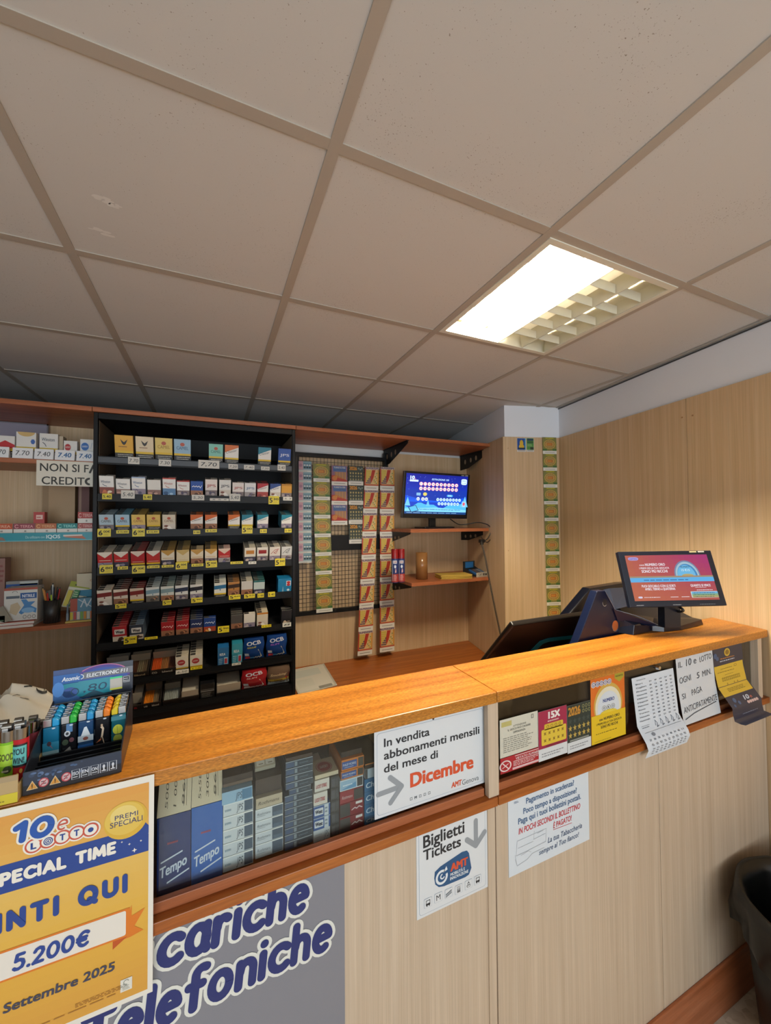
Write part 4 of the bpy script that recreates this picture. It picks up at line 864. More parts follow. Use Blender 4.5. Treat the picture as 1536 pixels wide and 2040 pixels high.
# ---- lowest left shelf
yc = YL + .03
def cx(px, py=1200, y=yc): return ay(px, py, y).x
def cz(px, py, y=yc): return ay(px, py, y).z
for k, (px1, lab) in enumerate(((70, 'lower white paper pad with red edge under the glove box'), (71, 'upper white paper pad with red edge under the glove box'))):
    b = MB(); z0 = CZ + .0005 + k * .0135; b.box(-1.05, cx(px1), yc - .02 + .004 * k, yc + .16, z0, z0 + .011, C('#d9d4cc', .7)); b.box(-1.05, cx(px1), yc - .021 + .004 * k, yc + .16, z0 + .0111, z0 + .013, C('#b5523c')); tag(b.build('paper_pad'), lab, 'pad')
zp = CZ + .029
def glove(A):
    A.rect(0, .0, 1, 1, C('#d2d2cc'), .5); A.rect(0, .93, 1, 1, C('#a8503c'), 1); A.rect(.48, .66, .98, .84, C('#2a5a9a'), 2); A.text('NITRILE', .54, .7, .38, .09, C('#dfe6ee'), 3, .03); A.rect(.06, .68, .46, .76, C('#5a6672'), 2)
    A.poly([(.5, .64), (.6, .46), (.44, .24), (.52, .18), (.74, .3), (.96, .2), (.98, .34), (.8, .44), (.94, .56), (.72, .56), (.66, .64)], C('#4a86c0'), 2); A.ell(.72, .3, .2, .08, C('#7fb0da'), 3)
    for q in (.62, .76, .9): A.ring(q, .1, .055, .055, .012, C('#4a4a4a'), 2)
    A.poly([(.2, .5), (.4, .56), (.5, .4), (.36, .16), (.16, .26)], C('#c4b496'), 1.5); A.ring(.32, .86, .08, .05, .015, C('#4a4a4a'), 2, 16, 0, PI)
boxart('glove_box', 'white box of gloves with a blue hand picture on the lower left shelf', 'box', cx(8), cx(74.5), yc, .075, zp, cz(8, 1173), C('#cfcfca', .5), glove)
boxart('carton', 'blue and grey carton standing behind the glove box', 'box', cx(14, 1160, yc + .1), cx(78, 1160, yc + .1), yc + .09, .05, CZ + .0005, cz(20, 1158, yc + .1), C('#8f8c86', .5), lambda A: A.rect(0, .82, .98, .93, C('#1f4f94'), 1).rect(.42, .9, .99, .985, C('#b8bdb8'), 1))
b = MB(); x0 = cx(-30); b.box(x0, cx(14), yc - .018, yc - .002, zp, zp + .03, C('#d8d4ca')); b.prism([(x0, yc - .018, zp + .03), (cx(10), yc - .018, zp + .075), (cx(28), yc - .018, zp + .006), (cx(14), yc - .018, zp)], (0, .003, 0), C('#8f8878'))
Art(b, plane_y(yc - .018)).rect(x0, zp + .008, cx(12), zp + .011, C('#6a8a6a'), 1)
tag(b.build('open_carton'), 'opened white carton with a grey flap at the far left of the lower shelf', 'box')
boxart('carton', 'faded pink carton at the far left behind the opened carton', 'box', -1.02, cx(12, 1130, yc + .12), yc + .11, .06, CZ + .0005, cz(5, 1112, yc + .12), C('#9a7468', .6), lambda A: A.greek(.7, .62, .28, .3, 4, C('#8a4a44'), 1))
# pen holder
pc = ay(103, 1220, yc + .03); pr = .031
ph = thing('pen_holder', 'black wire mesh pen holder full of pens', 'pen holder', (pc.x, yc + .035, CZ))
b = MB(); c = (pc.x, yc + .035, CZ + .0008); hh = cz(103, 1197) - CZ
b.lathe(c, [(pr * .9, 0), (pr, .002), (pr * 1.04, hh), (pr * .98, hh), (pr * .94, .004), (0.001, .004)], C('#1d1b1a', .4), 24, False); b.build('cup', ph)
b = MB()
for k in range(18):
    a = 2 * PI * k / 18; b.tube([(c[0] + pr * 1.012 * math.cos(a), c[1] + pr * 1.012 * math.sin(a), c[2]), (c[0] + pr * 1.05 * math.cos(a + .5), c[1] + pr * 1.05 * math.sin(a + .5), c[2] + hh)], .0006, C('#4a4644', .3, .6), 4, 1)
b.build('mesh', ph)
PN = [('#c8782c', 'orange', (-.028, -.01, .05)), ('#d8a04a', 'pale orange', (-.036, .0, .055)), ('#b8322c', 'red', (-.014, -.018, .035)), ('#1c1c20', 'black', (-.006, .01, .06)), ('#2a2a30', 'dark grey', (.006, .0, .055)), ('#a8c43a', 'lime green', (.002, -.02, .026)), ('#17171a', 'glossy black', (.018, .006, .052)), ('#b02c34', 'crimson', (.03, -.004, .05)), ('#22252c', 'slate', (.024, -.012, .046)), ('#c9c9c4', 'white', (-.002, .012, .07))]
for col, nm, (dx, dy, up) in PN:
    b = MB(); p0 = Vector((c[0] + dx * .2, c[1] + dy * .2, c[2] + .006)); p1 = Vector((c[0] + dx, c[1] + dy, c[2] + hh + up)); b.cyl(p0, p1, .0034, .0034, C(col, .3), 8); b.cyl(p1, p1 + (p1 - p0).normalized() * .007, .0034, .0012, C('#3a3a3a', .3), 8)
    tag(b.build('pen'), f'{nm} pen standing in the black mesh holder', 'pen', 'pens in the mesh holder')
# calculator standing at a slant, glue blisters, cartons, booklet, matches
b = MB(); p = ay(100, 1185, yc + .08); b.M = Matrix.Translation((p.x, yc + .085, CZ + .045)) @ Euler((math.radians(-12), math.radians(-20), math.radians(8))).to_matrix().to_4x4()
b.box(-.035, .035, 0, .012, 0, .10, C('#8a8276', .5)); A = Art(b, lambda u, v, l: Vector((u, -l, v))); A.rect(-.03, .006, .03, .095, C('#958c7e'), 1)
for i in range(2): A.rrect(-.012 + i * .016, .05, .0 + i * .016, .066, .002, C('#3a3630'), 2)
A.text('8', -.012, .07, .01, .014, C('#3a3630'), 2, .02); A.rect(.0, .07, .012, .084, C('#5a5448'), 2)
tag(b.build('calculator', bevel=.002), 'beige calculator leaning behind the pen holder', 'calculator')
b = MB(); p = ay(144, 1180, yc + .05); b.M = Matrix.Translation((p.x, yc + .045, CZ + .0605)) @ Euler((math.radians(-14), math.radians(14), 0)).to_matrix().to_4x4()
b.box(-.042, .042, 0, .002, 0, .125, C('#c9c4a8', .5)); A = Art(b, lambda u, v, l: Vector((u, -l, v))); A.rect(-.042, .098, .042, .125, C('#9aa028'), 1); A.rect(-.02, .106, .02, .113, C('#3a4a20'), 2); A.rect(-.042, .085, .042, .096, C('#d8d4c0'), 2)
b.box(-.036, -.018, -.012, 0, .005, .08, C('#c9b828', .35)); b.box(-.012, .01, -.014, 0, .005, .085, C('#1a7a38', .35)); b.box(.016, .032, -.012, 0, .01, .06, C('#cfcab0', .3)); A2 = Art(b, lambda u, v, l: Vector((u, -.0145 - l, v))); A2.greek(-.01, .05, .018, .03, 3, C('#c8d8b0'), 1)
tag(b.build('glue_blister'), 'yellow and green glue tubes on a blister card leaning at the shelf end', 'blister pack')
zt = cz(160, 1192, yc + .06)
boxart('carton', 'teal carton under the cream carton beside the black rack', 'box', cx(148, 1180, yc + .06), xjl - .006, yc + .06, .07, CZ + .0005, cz(160, 1176, yc + .06), C('#1d7896', .4), lambda A: A.rect(0, .02, 1, .12, C('#c8c4b4'), 1))
boxart('carton', 'cream carton with small orange print above the teal carton', 'box', cx(153, 1160, yc + .07), xjl - .006, yc + .07, .05, cz(160, 1176, yc + .06) + .001, cz(160, 1143, yc + .07), C('#cfc0a2', .5), lambda A: A.text('Cart', .62, .5, .3, .12, C('#b5643a'), 2, .01))
def bkl(A):
    A.rect(0, 0, 1, 1, C('#5d8aa0'), 1); A.rect(.0, .4, .3, 1, C('#a8503c'), 2); A.line([(.45, .6), (.6, .95), (.7, .6), (.9, .95)], .05, C('#c9d0d4'), 2); A.line([(.35, .95), (.95, .55)], .03, C('#c9d0d4'), 2)
    for i, c_ in enumerate(('#c8b43a', '#b8504a', '#d0c8b8', '#7aa050', '#c88a2c', '#c9c4b0', '#d0702c')): A.rect(i / 7, 0.02, (i + .85) / 7, .38, C(c_), 3)
boxart('booklet_display', 'small colourful display of booklets next to the black rack', 'display', cx(140), xjl - .006, yc, .03, CZ + .0085, cz(160, 1192), C('#54788c', .4), bkl)
b = MB(); b.box(cx(133), xjl - .006, yc - .02, yc + .035, CZ + .0005, CZ + .008, C('#c9b05a', .5)); tag(b.build('yellow_card_tray', bevel=.001), 'flat yellow card tray under the colourful booklet display', 'tray')
b = MB(); p = ay(133, 1220, yc); b.cyl((p.x, yc + .012, CZ + .0008), (p.x, yc + .012, CZ + .042), .0055, .0055, C('#8a98a4', .2), 12); b.cyl((p.x, yc + .012, CZ + .042), (p.x, yc + .012, CZ + .085), .0045, .003, C('#6a7884', .2), 12); tag(b.build('marker_bottle'), 'slim blue grey bottle between the pen holder and the booklets', 'bottle')

# ================================================================ WIRE GRID WITH LOTTERY TICKETS
gx0, gx1, gy, gz0, gz1 = .497, 1.178, 2.60, 1.075, 2.165
grid = thing('wire_grid', 'black framed wire grid hung with strips of lottery tickets', 'grid', ((gx0 + gx1) / 2, gy, gz0))
b = MB(); t = .026
b.box(gx0, gx1, gy, gy + .03, gz1 - t, gz1, BLACK); b.build('top_bar', grid)
b = MB(); b.box(gx0, gx1, gy, gy + .03, gz0, gz0 + t, BLACK); b.build('bottom_bar', grid)
mb_ = (ay(690, 1096, gy).z, ay(690, 1066, gy).z)
b = MB(); b.box(gx0, gx1, gy - .006, gy + .024, mb_[0], mb_[1], BLACK); b.build('middle_bar', grid)
for x in (gx0, gx1 - .03): b = MB(); b.box(x, x + .03, gy - .002, gy + .032, gz0 - .02 if x > gx0 else gz0, 2.2 if x > gx0 else gz1, BLACK); b.build('upright', grid)
WIRE = C('#2c211a', .4)
for z0, z1 in ((gz0 + t, mb_[0]), (mb_[1], gz1 - t)):
    b = MB(); n = int((gx1 - gx0 - .06) / .0245)
    for i in range(1, n): x = gx0 + .03 + (gx1 - gx0 - .06) * i / n; b.box(x - .0013, x + .0013, gy + .012, gy + .0146, z0, z1, WIRE)
    n = int((z1 - z0) / .03)
    for i in range(1, n + 1): z = z0 + (z1 - z0) * i / (n + 1); b.box(gx0 + .03, gx1 - .03, gy + .0094, gy + .012, z - .0013, z + .0013, WIRE)
    b.build('wire_mesh', grid)
def tk_small(A):
    A.rect(0, 0, 1, 1, C('#9fb0b4'), .5); A.rect(0, .2, .34, 1, C('#c49aa4'), 1); A.ell(.16, .62, .12, .16, C('#a87a90'), 2, 10); A.rect(.36, .3, 1, 1, C('#5f8494'), 1); A.rect(.36, .82, 1, 1, C('#7fa0aa'), 2)
    for i in range(3):
        for j in range(2): A.ell(.47 + .2 * i, .44 + .2 * j, .085, .085, C('#2c3a40' if j == 0 else '#c9cfcc'), 2 + j * .2, 9)
    A.rect(0, 0, 1, .16, C('#d4d4cc'), 1); A.greek(.04, .04, .8, .09, 1, C('#8a8c88'), 2)
def stub(A, v=.2): A.rect(0, 0, 1, v, C('#dedad0'), 1); A.rect(.14, v * .42, .86, v * .56, C('#8f8b82'), 2)
def tk_green(A):
    A.rect(0, 0, 1, 1, C('#7d7a42'), .5); stub(A, .19)
    for k in range(20): a = 2 * PI * k / 20; A.line([(.5 + .2 * math.cos(a), .58 + .14 * math.sin(a)), (.5 + .52 * math.cos(a), .58 + .36 * math.sin(a))], .02, C('#8d8a34'), 1)
    A.ell(.5, .58, .42, .28, C('#a98b4e'), 1.5); A.ring(.5, .58, .42, .28, .03, C('#c9b048'), 2); A.ring(.5, .58, .33, .22, .015, C('#8a6a2a'), 2); A.rect(.32, .5, .68, .66, C('#b5602a'), 2.5); A.greek(.34, .52, .32, .12, 2, C('#d8b04a'), 3)
    A.ring(.3, .58, .08, .12, .03, C('#dca03a'), 3, 12, PI * .6, PI * 1.4); A.ring(.7, .58, .08, .12, .03, C('#dca03a'), 3, 12, -PI * .4, PI * .4)
    for k in range(12): a = 2 * PI * k / 12; A.rect(.5 + .34 * math.cos(a) - .02, .58 + .23 * math.sin(a) - .014, .5 + .34 * math.cos(a) + .02, .58 + .23 * math.sin(a) + .014, C('#8a5a2a'), 2.4)
    A.rect(.18, .9, .82, .985, C('#8f8f2c'), 2); A.text('ORO E SMERALDI', .22, .92, .56, .05, C('#d8c23a'), 3, .02); A.rect(.0, .2, .3, .3, C('#3f6a34'), 1.2); A.rect(.72, .2, 1, .3, C('#3f6a34'), 1.2)
def tk_purple(A):
    A.rect(0, 0, 1, 1, C('#8a6478'), .5); stub(A); A.rect(.1, .7, .92, .97, C('#4a6a9a'), 1); A.text('TURISTA PER', .14, .86, .74, .08, C('#c9c4c0'), 2, .02); A.text('SEMPRE', .14, .73, .74, .1, C('#3a5688'), 3, .04, 0, 0, C('#7a94bc'), .03)
    A.poly([(0, .2), (1, .2), (1, .26), (.3, .52), (0, .5)], C('#b0392e'), 1.5); A.ell(.2, .36, .16, .12, C('#c8783a'), 2, 12)
    for k in range(8): A.rect(.22 + .09 * k, .3 + .03 * (7 - k) * .5, .27 + .09 * k, .68, C('#c99a34' if k % 2 else '#b58a3a'), 2.2)
def tk_2026(A):
    A.rect(0, 0, 1, 1, C('#37413a'), .5); stub(A); A.text('2026', .06, .78, .52, .17, C('#c8882c'), 2, .04, 0, 0, C('#7a4a18'), .03)
    for k in range(3): A.ell(.7 + .11 * k, .87 - .05 * (k % 2), .05, .05, C('#7d8a80'), 2, 8)
    for i in range(5):
        for j in range(3): A.poly([(.14 + .18 * i + (.07 if q % 2 == 0 else .03) * math.cos(PI / 2 + PI * q / 5), .3 + .16 * j + (.07 if q % 2 == 0 else .03) * math.sin(PI / 2 + PI * q / 5)) for q in range(10)], C('#a59a6a' if j < 2 else '#c8b06a'), 2)
    A.rect(.06, .21, .94, .25, C('#8d9088'), 2)
def tk_num(A):
    A.rect(0, 0, 1, 1, C('#d9b67e'), .5); A.rect(.9, .25, 1, .9, C('#cf8f4a'), .8); A.rect(0, .2, 1, .25, C('#b5402c'), 1); A.rect(0, .2, .08, 1, C('#b5402c'), 1); stub(A, .19); A.rect(0, .9, 1, 1, C('#d4c6b6'), 1)
    A.text('NUMERISSIMI', .04, .91, .92, .075, C('#5c4a6a'), 2, .05)
    for i in range(4):
        for j in range(7): A.rect(.1 + .085 * i, .28 + .085 * j, .17 + .085 * i, .345 + .085 * j, C('#c9b53a' if i + (6 - j) < 6 else '#4a3a52'), 2)
    A.poly([(.44, .28), (.6, .5), (.74, .88), (.5, .88), (.42, .6)], C('#b03424'), 2)
    for i in range(5):
        for j in range(8): 
            if i > (7 - j) * .0 and j < 3 + i * 1.2: A.rect(.56 + .085 * i, .27 + .074 * j, .62 + .085 * i, .32 + .074 * j, C(('#5f8a3a', '#cfc48a', '#d6a23a')[(i + j) % 3 if i < 4 else 2]), 2.3)
KIND = {'small': (tk_small, 'small blue and pink'), 'green': (tk_green, 'green and gold'), 'purple': (tk_purple, 'purple and orange'), '2026': (tk_2026, 'dark green 2026'), 'num': (tk_num, 'orange and red number')}
_tk = {}
def strip(kind, label, f, widths, ztop, bounds, lean=0.0, wave=.004, sway=0.0):
    """a chain of perforated tickets hanging from its top edge; f gives the surface, one ticket = one part"""
    fn = KIND[kind][0]; w = widths
    root = thing('ticket_strip', label, 'lottery tickets', f(w / 2 + sway, bounds[-1], 0), 'strips of lottery tickets')
    for i, (z1, z0) in enumerate(zip(bounds, bounds[1:])):
        b = MB(); h = z1 - z0
        wv = lambda z: lean * (ztop - z) + wave * math.sin((ztop - z) * 11 + .6)
        def g(u, v, l, z0=z0, h=h, a=wv(z0), c=wv(z1)):
            z = z0 + v * h
            return f(u * w + sway * (ztop - z), z, a + (c - a) * v + l)
        A = Art(b, g, .00035); A.rect(0, 0.002, 1, .998, C('#d9d5cc', .6), 0); fn(A)
        o = b.build('ticket', root)
    return root
def on_grid(y, px): x = ay(px, 1000, y).x; return lambda u, v, l: Vector((x + u, y - l, v))
def zs(px, y, L): return [ay(px, p, y).z for p in L]
yk = 2.585
L1 = [919, 940.5, 961, 981.5, 1000.5, 1021, 1041, 1061.5, 1082, 1102, 1121.6]
strip('small', 'strip of small blue and pink lottery tickets nearest the black rack', on_grid(yk, 595), ay(620.5, 1000, yk).x - ay(595, 1000, yk).x, zs(600, yk, L1)[0], zs(607, yk, L1), wave=.002)
L2 = [923.4, 959.5, 996, 1032.8, 1070.5, 1108, 1145.4, 1182.5, 1222]
strip('green', 'long strip of green and gold lottery tickets on the wire grid', on_grid(yk, 623.5), ay(656, 1000, yk).x - ay(623.5, 1000, yk).x, zs(624, yk, L2)[0], zs(626, yk, L2), wave=.003, sway=.022)
L3 = [927, 966.6, 1005.4, 1045.6]
strip('purple', 'short strip of three purple and orange lottery tickets', on_grid(yk, 660.5), ay(692, 1000, yk).x - ay(660.5, 1000, yk).x, zs(660, yk, L3)[0], zs(660, yk, L3), wave=.002)
L4 = [927.5, 966.3, 1005.4, 1044, 1083.4]
strip('2026', 'strip of four dark green lottery tickets marked 2026', on_grid(yk, 694), ay(723.5, 1000, yk).x - ay(694, 1000, yk).x, zs(694, yk, L4)[0], zs(694, yk, L4), wave=.002, sway=.008)
L5 = [930, 976, 1021.8, 1067.8, 1114.3, 1163.4, 1211, 1257.7, 1305.6]; y5 = 2.575
strip('num', 'left one of two long orange number ticket strips hanging to the desk', on_grid(y5, 727.5), ay(755.5, 1000, y5).x - ay(727.5, 1000, y5).x, zs(727, y5, L5)[0], zs(722, y5, L5), wave=.003, sway=-.048)
L6 = [930, 976.7, 1022.7, 1068, 1113.2, 1159.3, 1206.3, 1251.7, 1300]
strip('num', 'right one of two long orange number ticket strips, beside the television', on_grid(y5 - .004, 757.5), ay(786, 1000, y5).x - ay(757.5, 1000, y5).x, zs(757, y5, L6)[0], zs(756, y5, L6), wave=.003, sway=-.008)
# strip and two tickets on the pillar
pf = PA - pn * -.0 + pn * .0005
def on_pillar(px, py): 
    p = apl(px, py, pf, pn); return lambda u, v, l: Vector((p.x, p.y, 0)) + pd * u + pn * (.006 + l) + Vector((0, 0, v))
L7 = [871.7, 904.8, 938, 971.4, 1004.7, 1037.9, 1071.7, 1105, 1138, 1172, 1206, 1240]
zz = [apl(1092, q, pf, pn).z for q in L7]
strip('green', 'long strip of green and gold lottery tickets taped on the corner pillar', on_pillar(1081.5, 1000), (apl(1109, 1000, pf, pn) - apl(1081.5, 1000, pf, pn)).length, zz[0], zz, wave=.0015, sway=.012)
for px0, px1, c1, lab in ((1029.8, 1047.5, '#1d4a94', 'blue lottery ticket with a yellow figure, high on the pillar'), (1048.6, 1063.5, '#4c8a3a', 'green lottery ticket high on the pillar')):
    f = on_pillar(px0, 885); w = (apl(px1, 885, pf, pn) - apl(px0, 885, pf, pn)).length; z1 = apl(px0, 872.5, pf, pn).z; z0 = apl(px0, 900, pf, pn).z
    b = MB(); A = Art(b, lambda u, v, l: f(u * w, z0 + v * (z1 - z0), l - .005)); A.rect(0, 0, 1, 1, C('#d6d4cc', .6), 0); A.rect(.03, .14, .97, .98, C(c1), 1)
    if 'yellow' in lab: A.ell(.5, .62, .2, .24, C('#d8b02c'), 2); A.ell(.5, .38, .3, .16, C('#d8b02c'), 2.2); A.rect(.1, .2, .9, .3, C('#1a2c3a'), 2.4); A.rect(.86, .16, .97, .98, C('#3aa0c8'), 2)
    else: A.rect(.1, .8, .9, .94, C('#1c3a5a'), 2); A.rect(.1, .62, .9, .76, C('#2c5a34'), 2); A.rect(.5, .16, .95, .34, C('#2a3a24'), 2); A.greek(.12, .38, .7, .2, 3, C('#a8c48a'), 2)
    A.rect(.1, .05, .9, .1, C('#9a978e'), 2); tag(b.build('lottery_ticket'), lab, 'lottery ticket')

# ================================================================ TELEVISION AND RIGHT SHELVES
tv = thing('television', 'flat black television with a blue lottery draw on its screen', 'television', (1.487, 2.47, MZ))
TX = Vector((.9993, -.0329, -.0172)).normalized(); TN = Vector((-.0347, -.9928, -.1149)).normalized(); TZv = TN.cross(TX); TZv = -TZv if TZv.z < 0 else TZv
TC = Vector((1.487, 2.4256, 1.8827)); tw, th = .54, .33
Mt = Matrix(((TX.x, -TN.x, TZv.x, TC.x), (TX.y, -TN.y, TZv.y, TC.y), (TX.z, -TN.z, TZv.z, TC.z), (0, 0, 0, 1)))
b = MB(); b.M = Mt; b.box(-tw / 2, tw / 2, 0, .026, -th / 2, th / 2, C('#101114', .3)); b.box(-.15, .15, .0265, .05, -.1, .1, C('#131417', .5)); b.build('casing', tv, bevel=.002)
b = MB(); b.M = Mt
w, h = tw - .034, th - .046
A = Art(b, lambda u, v, l: Vector(((u - .5) * w, -.0006 - l, (v - .5) * h + .008))); K = 1.3
A.rect(0, 0, 1, 1, EM('#0c3fc0', K), 0)
for i in range(10): A.rect(0, .62 + .038 * i, 1, .66 + .038 * i, EM('#%02x%02x%02x' % (10, 46 - 2 * i, 170 - 3 * i), K), 1)
for i in range(8): A.rect(0, .3 + .04 * i, 1, .342 + .04 * i, EM('#%02x%02x%02x' % (12, 90 - 5 * i, 225 - 4 * i), K), .8)
A.poly([(0, .42)] + [(k / 12, .46 - .12 * math.sin(PI * k / 12)) for k in range(13)] + [(1, .62), (0, .62)], EM('#0a34a6', K), 1.2)
A.poly([(0, .06)] + [(1, .06)] + [(1 - k / 20, .22 + .05 * math.sin(k * .55) + .03 * math.sin(k * 1.3)) for k in range(21)], EM('#4fb4ea', K), 2)
A.poly([(0, .06), (1, .06), (1, .12), (.5, .17), (0, .13)], EM('#7fd0f4', K), 2.3)
for x, s in ((.04, .2), (.36, .14), (.97, .26), (.93, .15)): A.poly([(x - s * .22, .2), (x + s * .22, .2), (x, .22 + s)], EM('#6cc0ec', K), 2.1)
A.rect(0, 0, 1, .06, EM('#0b3f7c', K), 3); A.greek(.03, .012, .9, .034, 1, EM('#7aa8cc', K), 4)
A.text('ESTRAZIONE 150', .4, .86, .28, .04, EM('#bfe6ff', K), 4, .02, .2)
A.text('10', .06, .86, .07, .08, EM('#d8ecff', K), 4, .05); A.text('e', .13, .86, None, .03, EM('#ff8a7a', K), 4)
for k in range(5): A.ell(.07 + .026 * k, .825, .017, .028, EM('#cfe0ff', K), 4, 12)
A.rrect(.89, .78, .985, .93, .03, EM('#cfe9ff', K), 4); A.text('PREMI', .905, .87, .06, .024, EM('#2a5aa8', K), 5, .02); A.text('1 a 45', .91, .81, .06, .026, EM('#2a5aa8', K), 5, .02)
nums = ['3', '9', '10', '21', '26', '28', '33', '35', '36', '42', '43', '54', '58', '59', '65', '68', '75', '80', '81', '84']
for i, nn in enumerate(nums):
    x, y = .235 + .064 * (i % 10), .755 - .115 * (i // 10); A.ell(x, y, .03, .05, EM('#e0484a' if i % 2 else '#d8605a', K), 4, 16); A.ell(x, y, .025, .043, EM('#ece4ec', K), 5, 14); A.text(nn, x - .012, y - .018, .024 if len(nn) > 1 else .01, .034, EM('#4a3a4a', K), 6, .02)
A.rrect(.17, .46, .235, .53, .008, EM('#7fb4d8', K), 4); A.ell(.305, .5, .032, .045, EM('#d8c860', K), 4, 12); A.rrect(.66, .45, .76, .51, .02, EM('#3fa0e0', K), 4); A.text('EXTRA', .68, .465, .06, .028, EM('#e8f4ff', K), 5, .02)
for x, t in ((.2, '12'), (.275, '26'), (.33, '54')): A.ell(x, .375, .026, .046, EM('#cfd8f0', K), 4, 14); A.text(t, x - .012, .358, .024, .03, EM('#3a4a6a', K), 5, .02)
for i in range(15):
    x, y = (.515 + .052 * i, .375) if i < 8 else (.54 + .052 * (i - 8), .27); A.ell(x, y, .023, .042, EM('#bfe0f8', K), 4, 14); A.text(str(5 + 6 * i), x - .011, y - .015, .022, .028, EM('#2a5a8a', K), 5, .02)
A.text('Puoi vedere e rivedere le tue estrazioni sull app 10eLotto', .22, .105, .68, .03, EM('#1c4a86', K), 5, .02); A.poly([(.05, .16), (.17, .22), (.22, .08), (.1, .03)], EM('#1c3a5c', K), 4); A.poly([(.065, .16), (.165, .205), (.205, .09), (.105, .05)], EM('#58b8e8', K), 5)
A.rrect(.93, .2, .985, .34, .01, EM('#a8c8e8', K), 4); A.ell(.955, .28, .02, .04, EM('#d85a6a', K), 5)
rr = random.Random(5)
for k in range(34): A.rect(*(lambda x, y: (x, y, x + .005, y + .008))(rr.uniform(.02, .97), rr.uniform(.3, .96)), EM('#a8d0ff', K), 3.5)
b.build('screen', tv)
b = MB(); A = Art(b, lambda u, v, l: Mt @ Vector((u, -l, v))); A.rect(tw / 2 - .075, th / 2 - .011, tw / 2 - .05, th / 2 - .006, C('#c8c4b8'), 1); A.rect(tw / 2 - .042, th / 2 - .012, tw / 2 - .018, th / 2 - .005, C('#bcb8ac'), 1); b.build('sticker', tv)
b = MB(); b.box(1.455, 1.505, 2.475, 2.5, MZ + .012, 1.8, BLACK); b.build('neck', tv, bevel=.002)
b = MB(); b.box(1.37, 1.62, 2.40, 2.56, MZ + .0008, MZ + .012, C('#151517', .3)); b.build('foot', tv, bevel=.004)
b = MB(); p = [ay(897, 1034, 2.5), ay(912, 1044, 2.44), ay(925, 1045, 2.40), ay(950, 1041, 2.36), ay(965, 1043, 2.31), ay(975, 1048, 2.262), ay(978, 1058, 2.254), ay(972, 1072, 2.255), ay(962, 1080, 2.255)]
b.tube(p, .0035, C('#1a1a1a', .4), 8); b.tube([ay(976, 1058, 2.262), ay(980, 1068, 2.258), ay(972, 1080, 2.255), ay(963, 1076, 2.255), ay(958, 1068, 2.258)], .003, C('#2a2420', .4), 7)
tag(b.build('power_cable'), 'black cable looping from the television over the shelf edge', 'cable')
b = MB(); q = [ay(x_, y_, 2.18 - .0006 * (y_ - 1080)) for x_, y_ in ((958, 1080), (966, 1110), (975, 1160), (984, 1205), (996, 1262), (1004, 1300))]
b.tube(q, .0035, C('#3a342a', .4), 7); b.tube([v + Vector((.007, 0, .004)) for v in q], .002, C('#4a4236', .4), 6); tag(b.build('hanging_cable'), 'pair of thin dark cords hanging down along the side panel', 'cable')
b = MB(); c_ = ay(962, 1078, 2.25); b.box(c_.x - .016, c_.x + .018, c_.y, c_.y + .03, c_.z - .012, c_.z + .012, C('#151413', .4)); b.box(c_.x - .006, c_.x + .01, c_.y + .004, c_.y + .026, c_.z - .026, c_.z - .012, C('#151413', .4)); tag(b.build('cable_plug', bevel=.002), 'black plug hanging under the television shelf', 'plug')
def spray(px, label):
    c = ay(px, 1148, 2.32); z0 = LZ + .0008; r = .0235; H = ay(px, 1094, 2.32).z - z0
    t_ = thing('spray_can', label, 'spray can', (c.x, 2.345, z0), 'spray cans'); zc = z0 + H * .70
    b = MB(); b.lathe((c.x, 2.345, z0), [(r * .96, 0), (r, .003), (r, H * .70), (r * .93, H * .72)], C('#24356e', .3), 24)
    def f(u, v, l): a = -PI / 2 - .35 + u; return Vector((c.x + (r + l + .0002) * math.cos(a), 2.345 + (r + l + .0002) * math.sin(a), z0 + v * H))
    A = Art(b, f, .0003); A.rect(-1.4, .02, 1.4, .26, C('#a83a34'), 1, 16, 1); A.rect(-.55, .57, .55, .66, C('#d6dae2'), 2, 8, 1); A.text('GAS', -.4, .59, .8, .05, C('#8a2a30'), 3, .03); A.ell(0, .48, .3, .045, C('#d0d6e0'), 2); A.poly([(-.05, .3), (.3, .3), (.34, .36), (.16, .44), (.02, .36)], C('#d9a8a0'), 2); A.rect(-.8, .05, -.66, .66, C('#c0cad8'), 2, 2, 1); A.greek(-.5, .06, 1.0, .18, 5, C('#d6b0ac'), 2)
    b.build('body', t_)
    b = MB(); b.lathe((c.x, 2.345, z0), [(r * .99, H * .715), (r * .99, H * .98), (r * .9, H)], C('#8a1418', .3), 24); b.build('cap', t_)
spray(803, 'red capped blue spray can, right one of the pair'); spray(790, 'red capped spray can half hidden by the ticket strip')
b = MB(); c = ay(843, 1140, 2.38); zt_ = ay(843, 1102, 2.36).z; rr_ = .041
b.lathe((c.x, 2.40, LZ + .0008), [(rr_ * .6, 0), (rr_, 0), (rr_, zt_ - LZ), (rr_ * .93, zt_ - LZ), (rr_ * .93, zt_ - LZ - .01), (.003, zt_ - LZ - .01)], C('#8d6238', .18), 36, False); tag(b.build('tape_roll'), 'shiny brown roll standing between the spray cans and envelopes', 'roll')
for k in range(4):
    b = MB(); z0 = LZ + .0008 + k * .0072; b.M = Matrix.Translation((ay(905, 1140, 2.34).x, 2.345, z0)) @ Matrix.Rotation(math.radians((-13, -10, -14, -11)[k]), 4, 'Z')
    b.box(-.115, .115, -.055, .075, 0, .006, C(('#b8973a', '#bfa044', '#b39134', '#c4a548')[k], .55)); A = Art(b, lambda u, v, l: Vector((u, v, .006 + l))); A.poly([(-.115, .075), (.115, .075), (0, .0)], C('#b5943a'), 1)
    tag(b.build('envelope'), f'yellow padded envelope, {("bottom", "second", "third", "topmost")[k]} of the stack on the short shelf', 'envelope', 'stack of yellow envelopes')
b = MB(); x0 = ay(951, 1145, 2.3).x; z0 = LZ + .0008
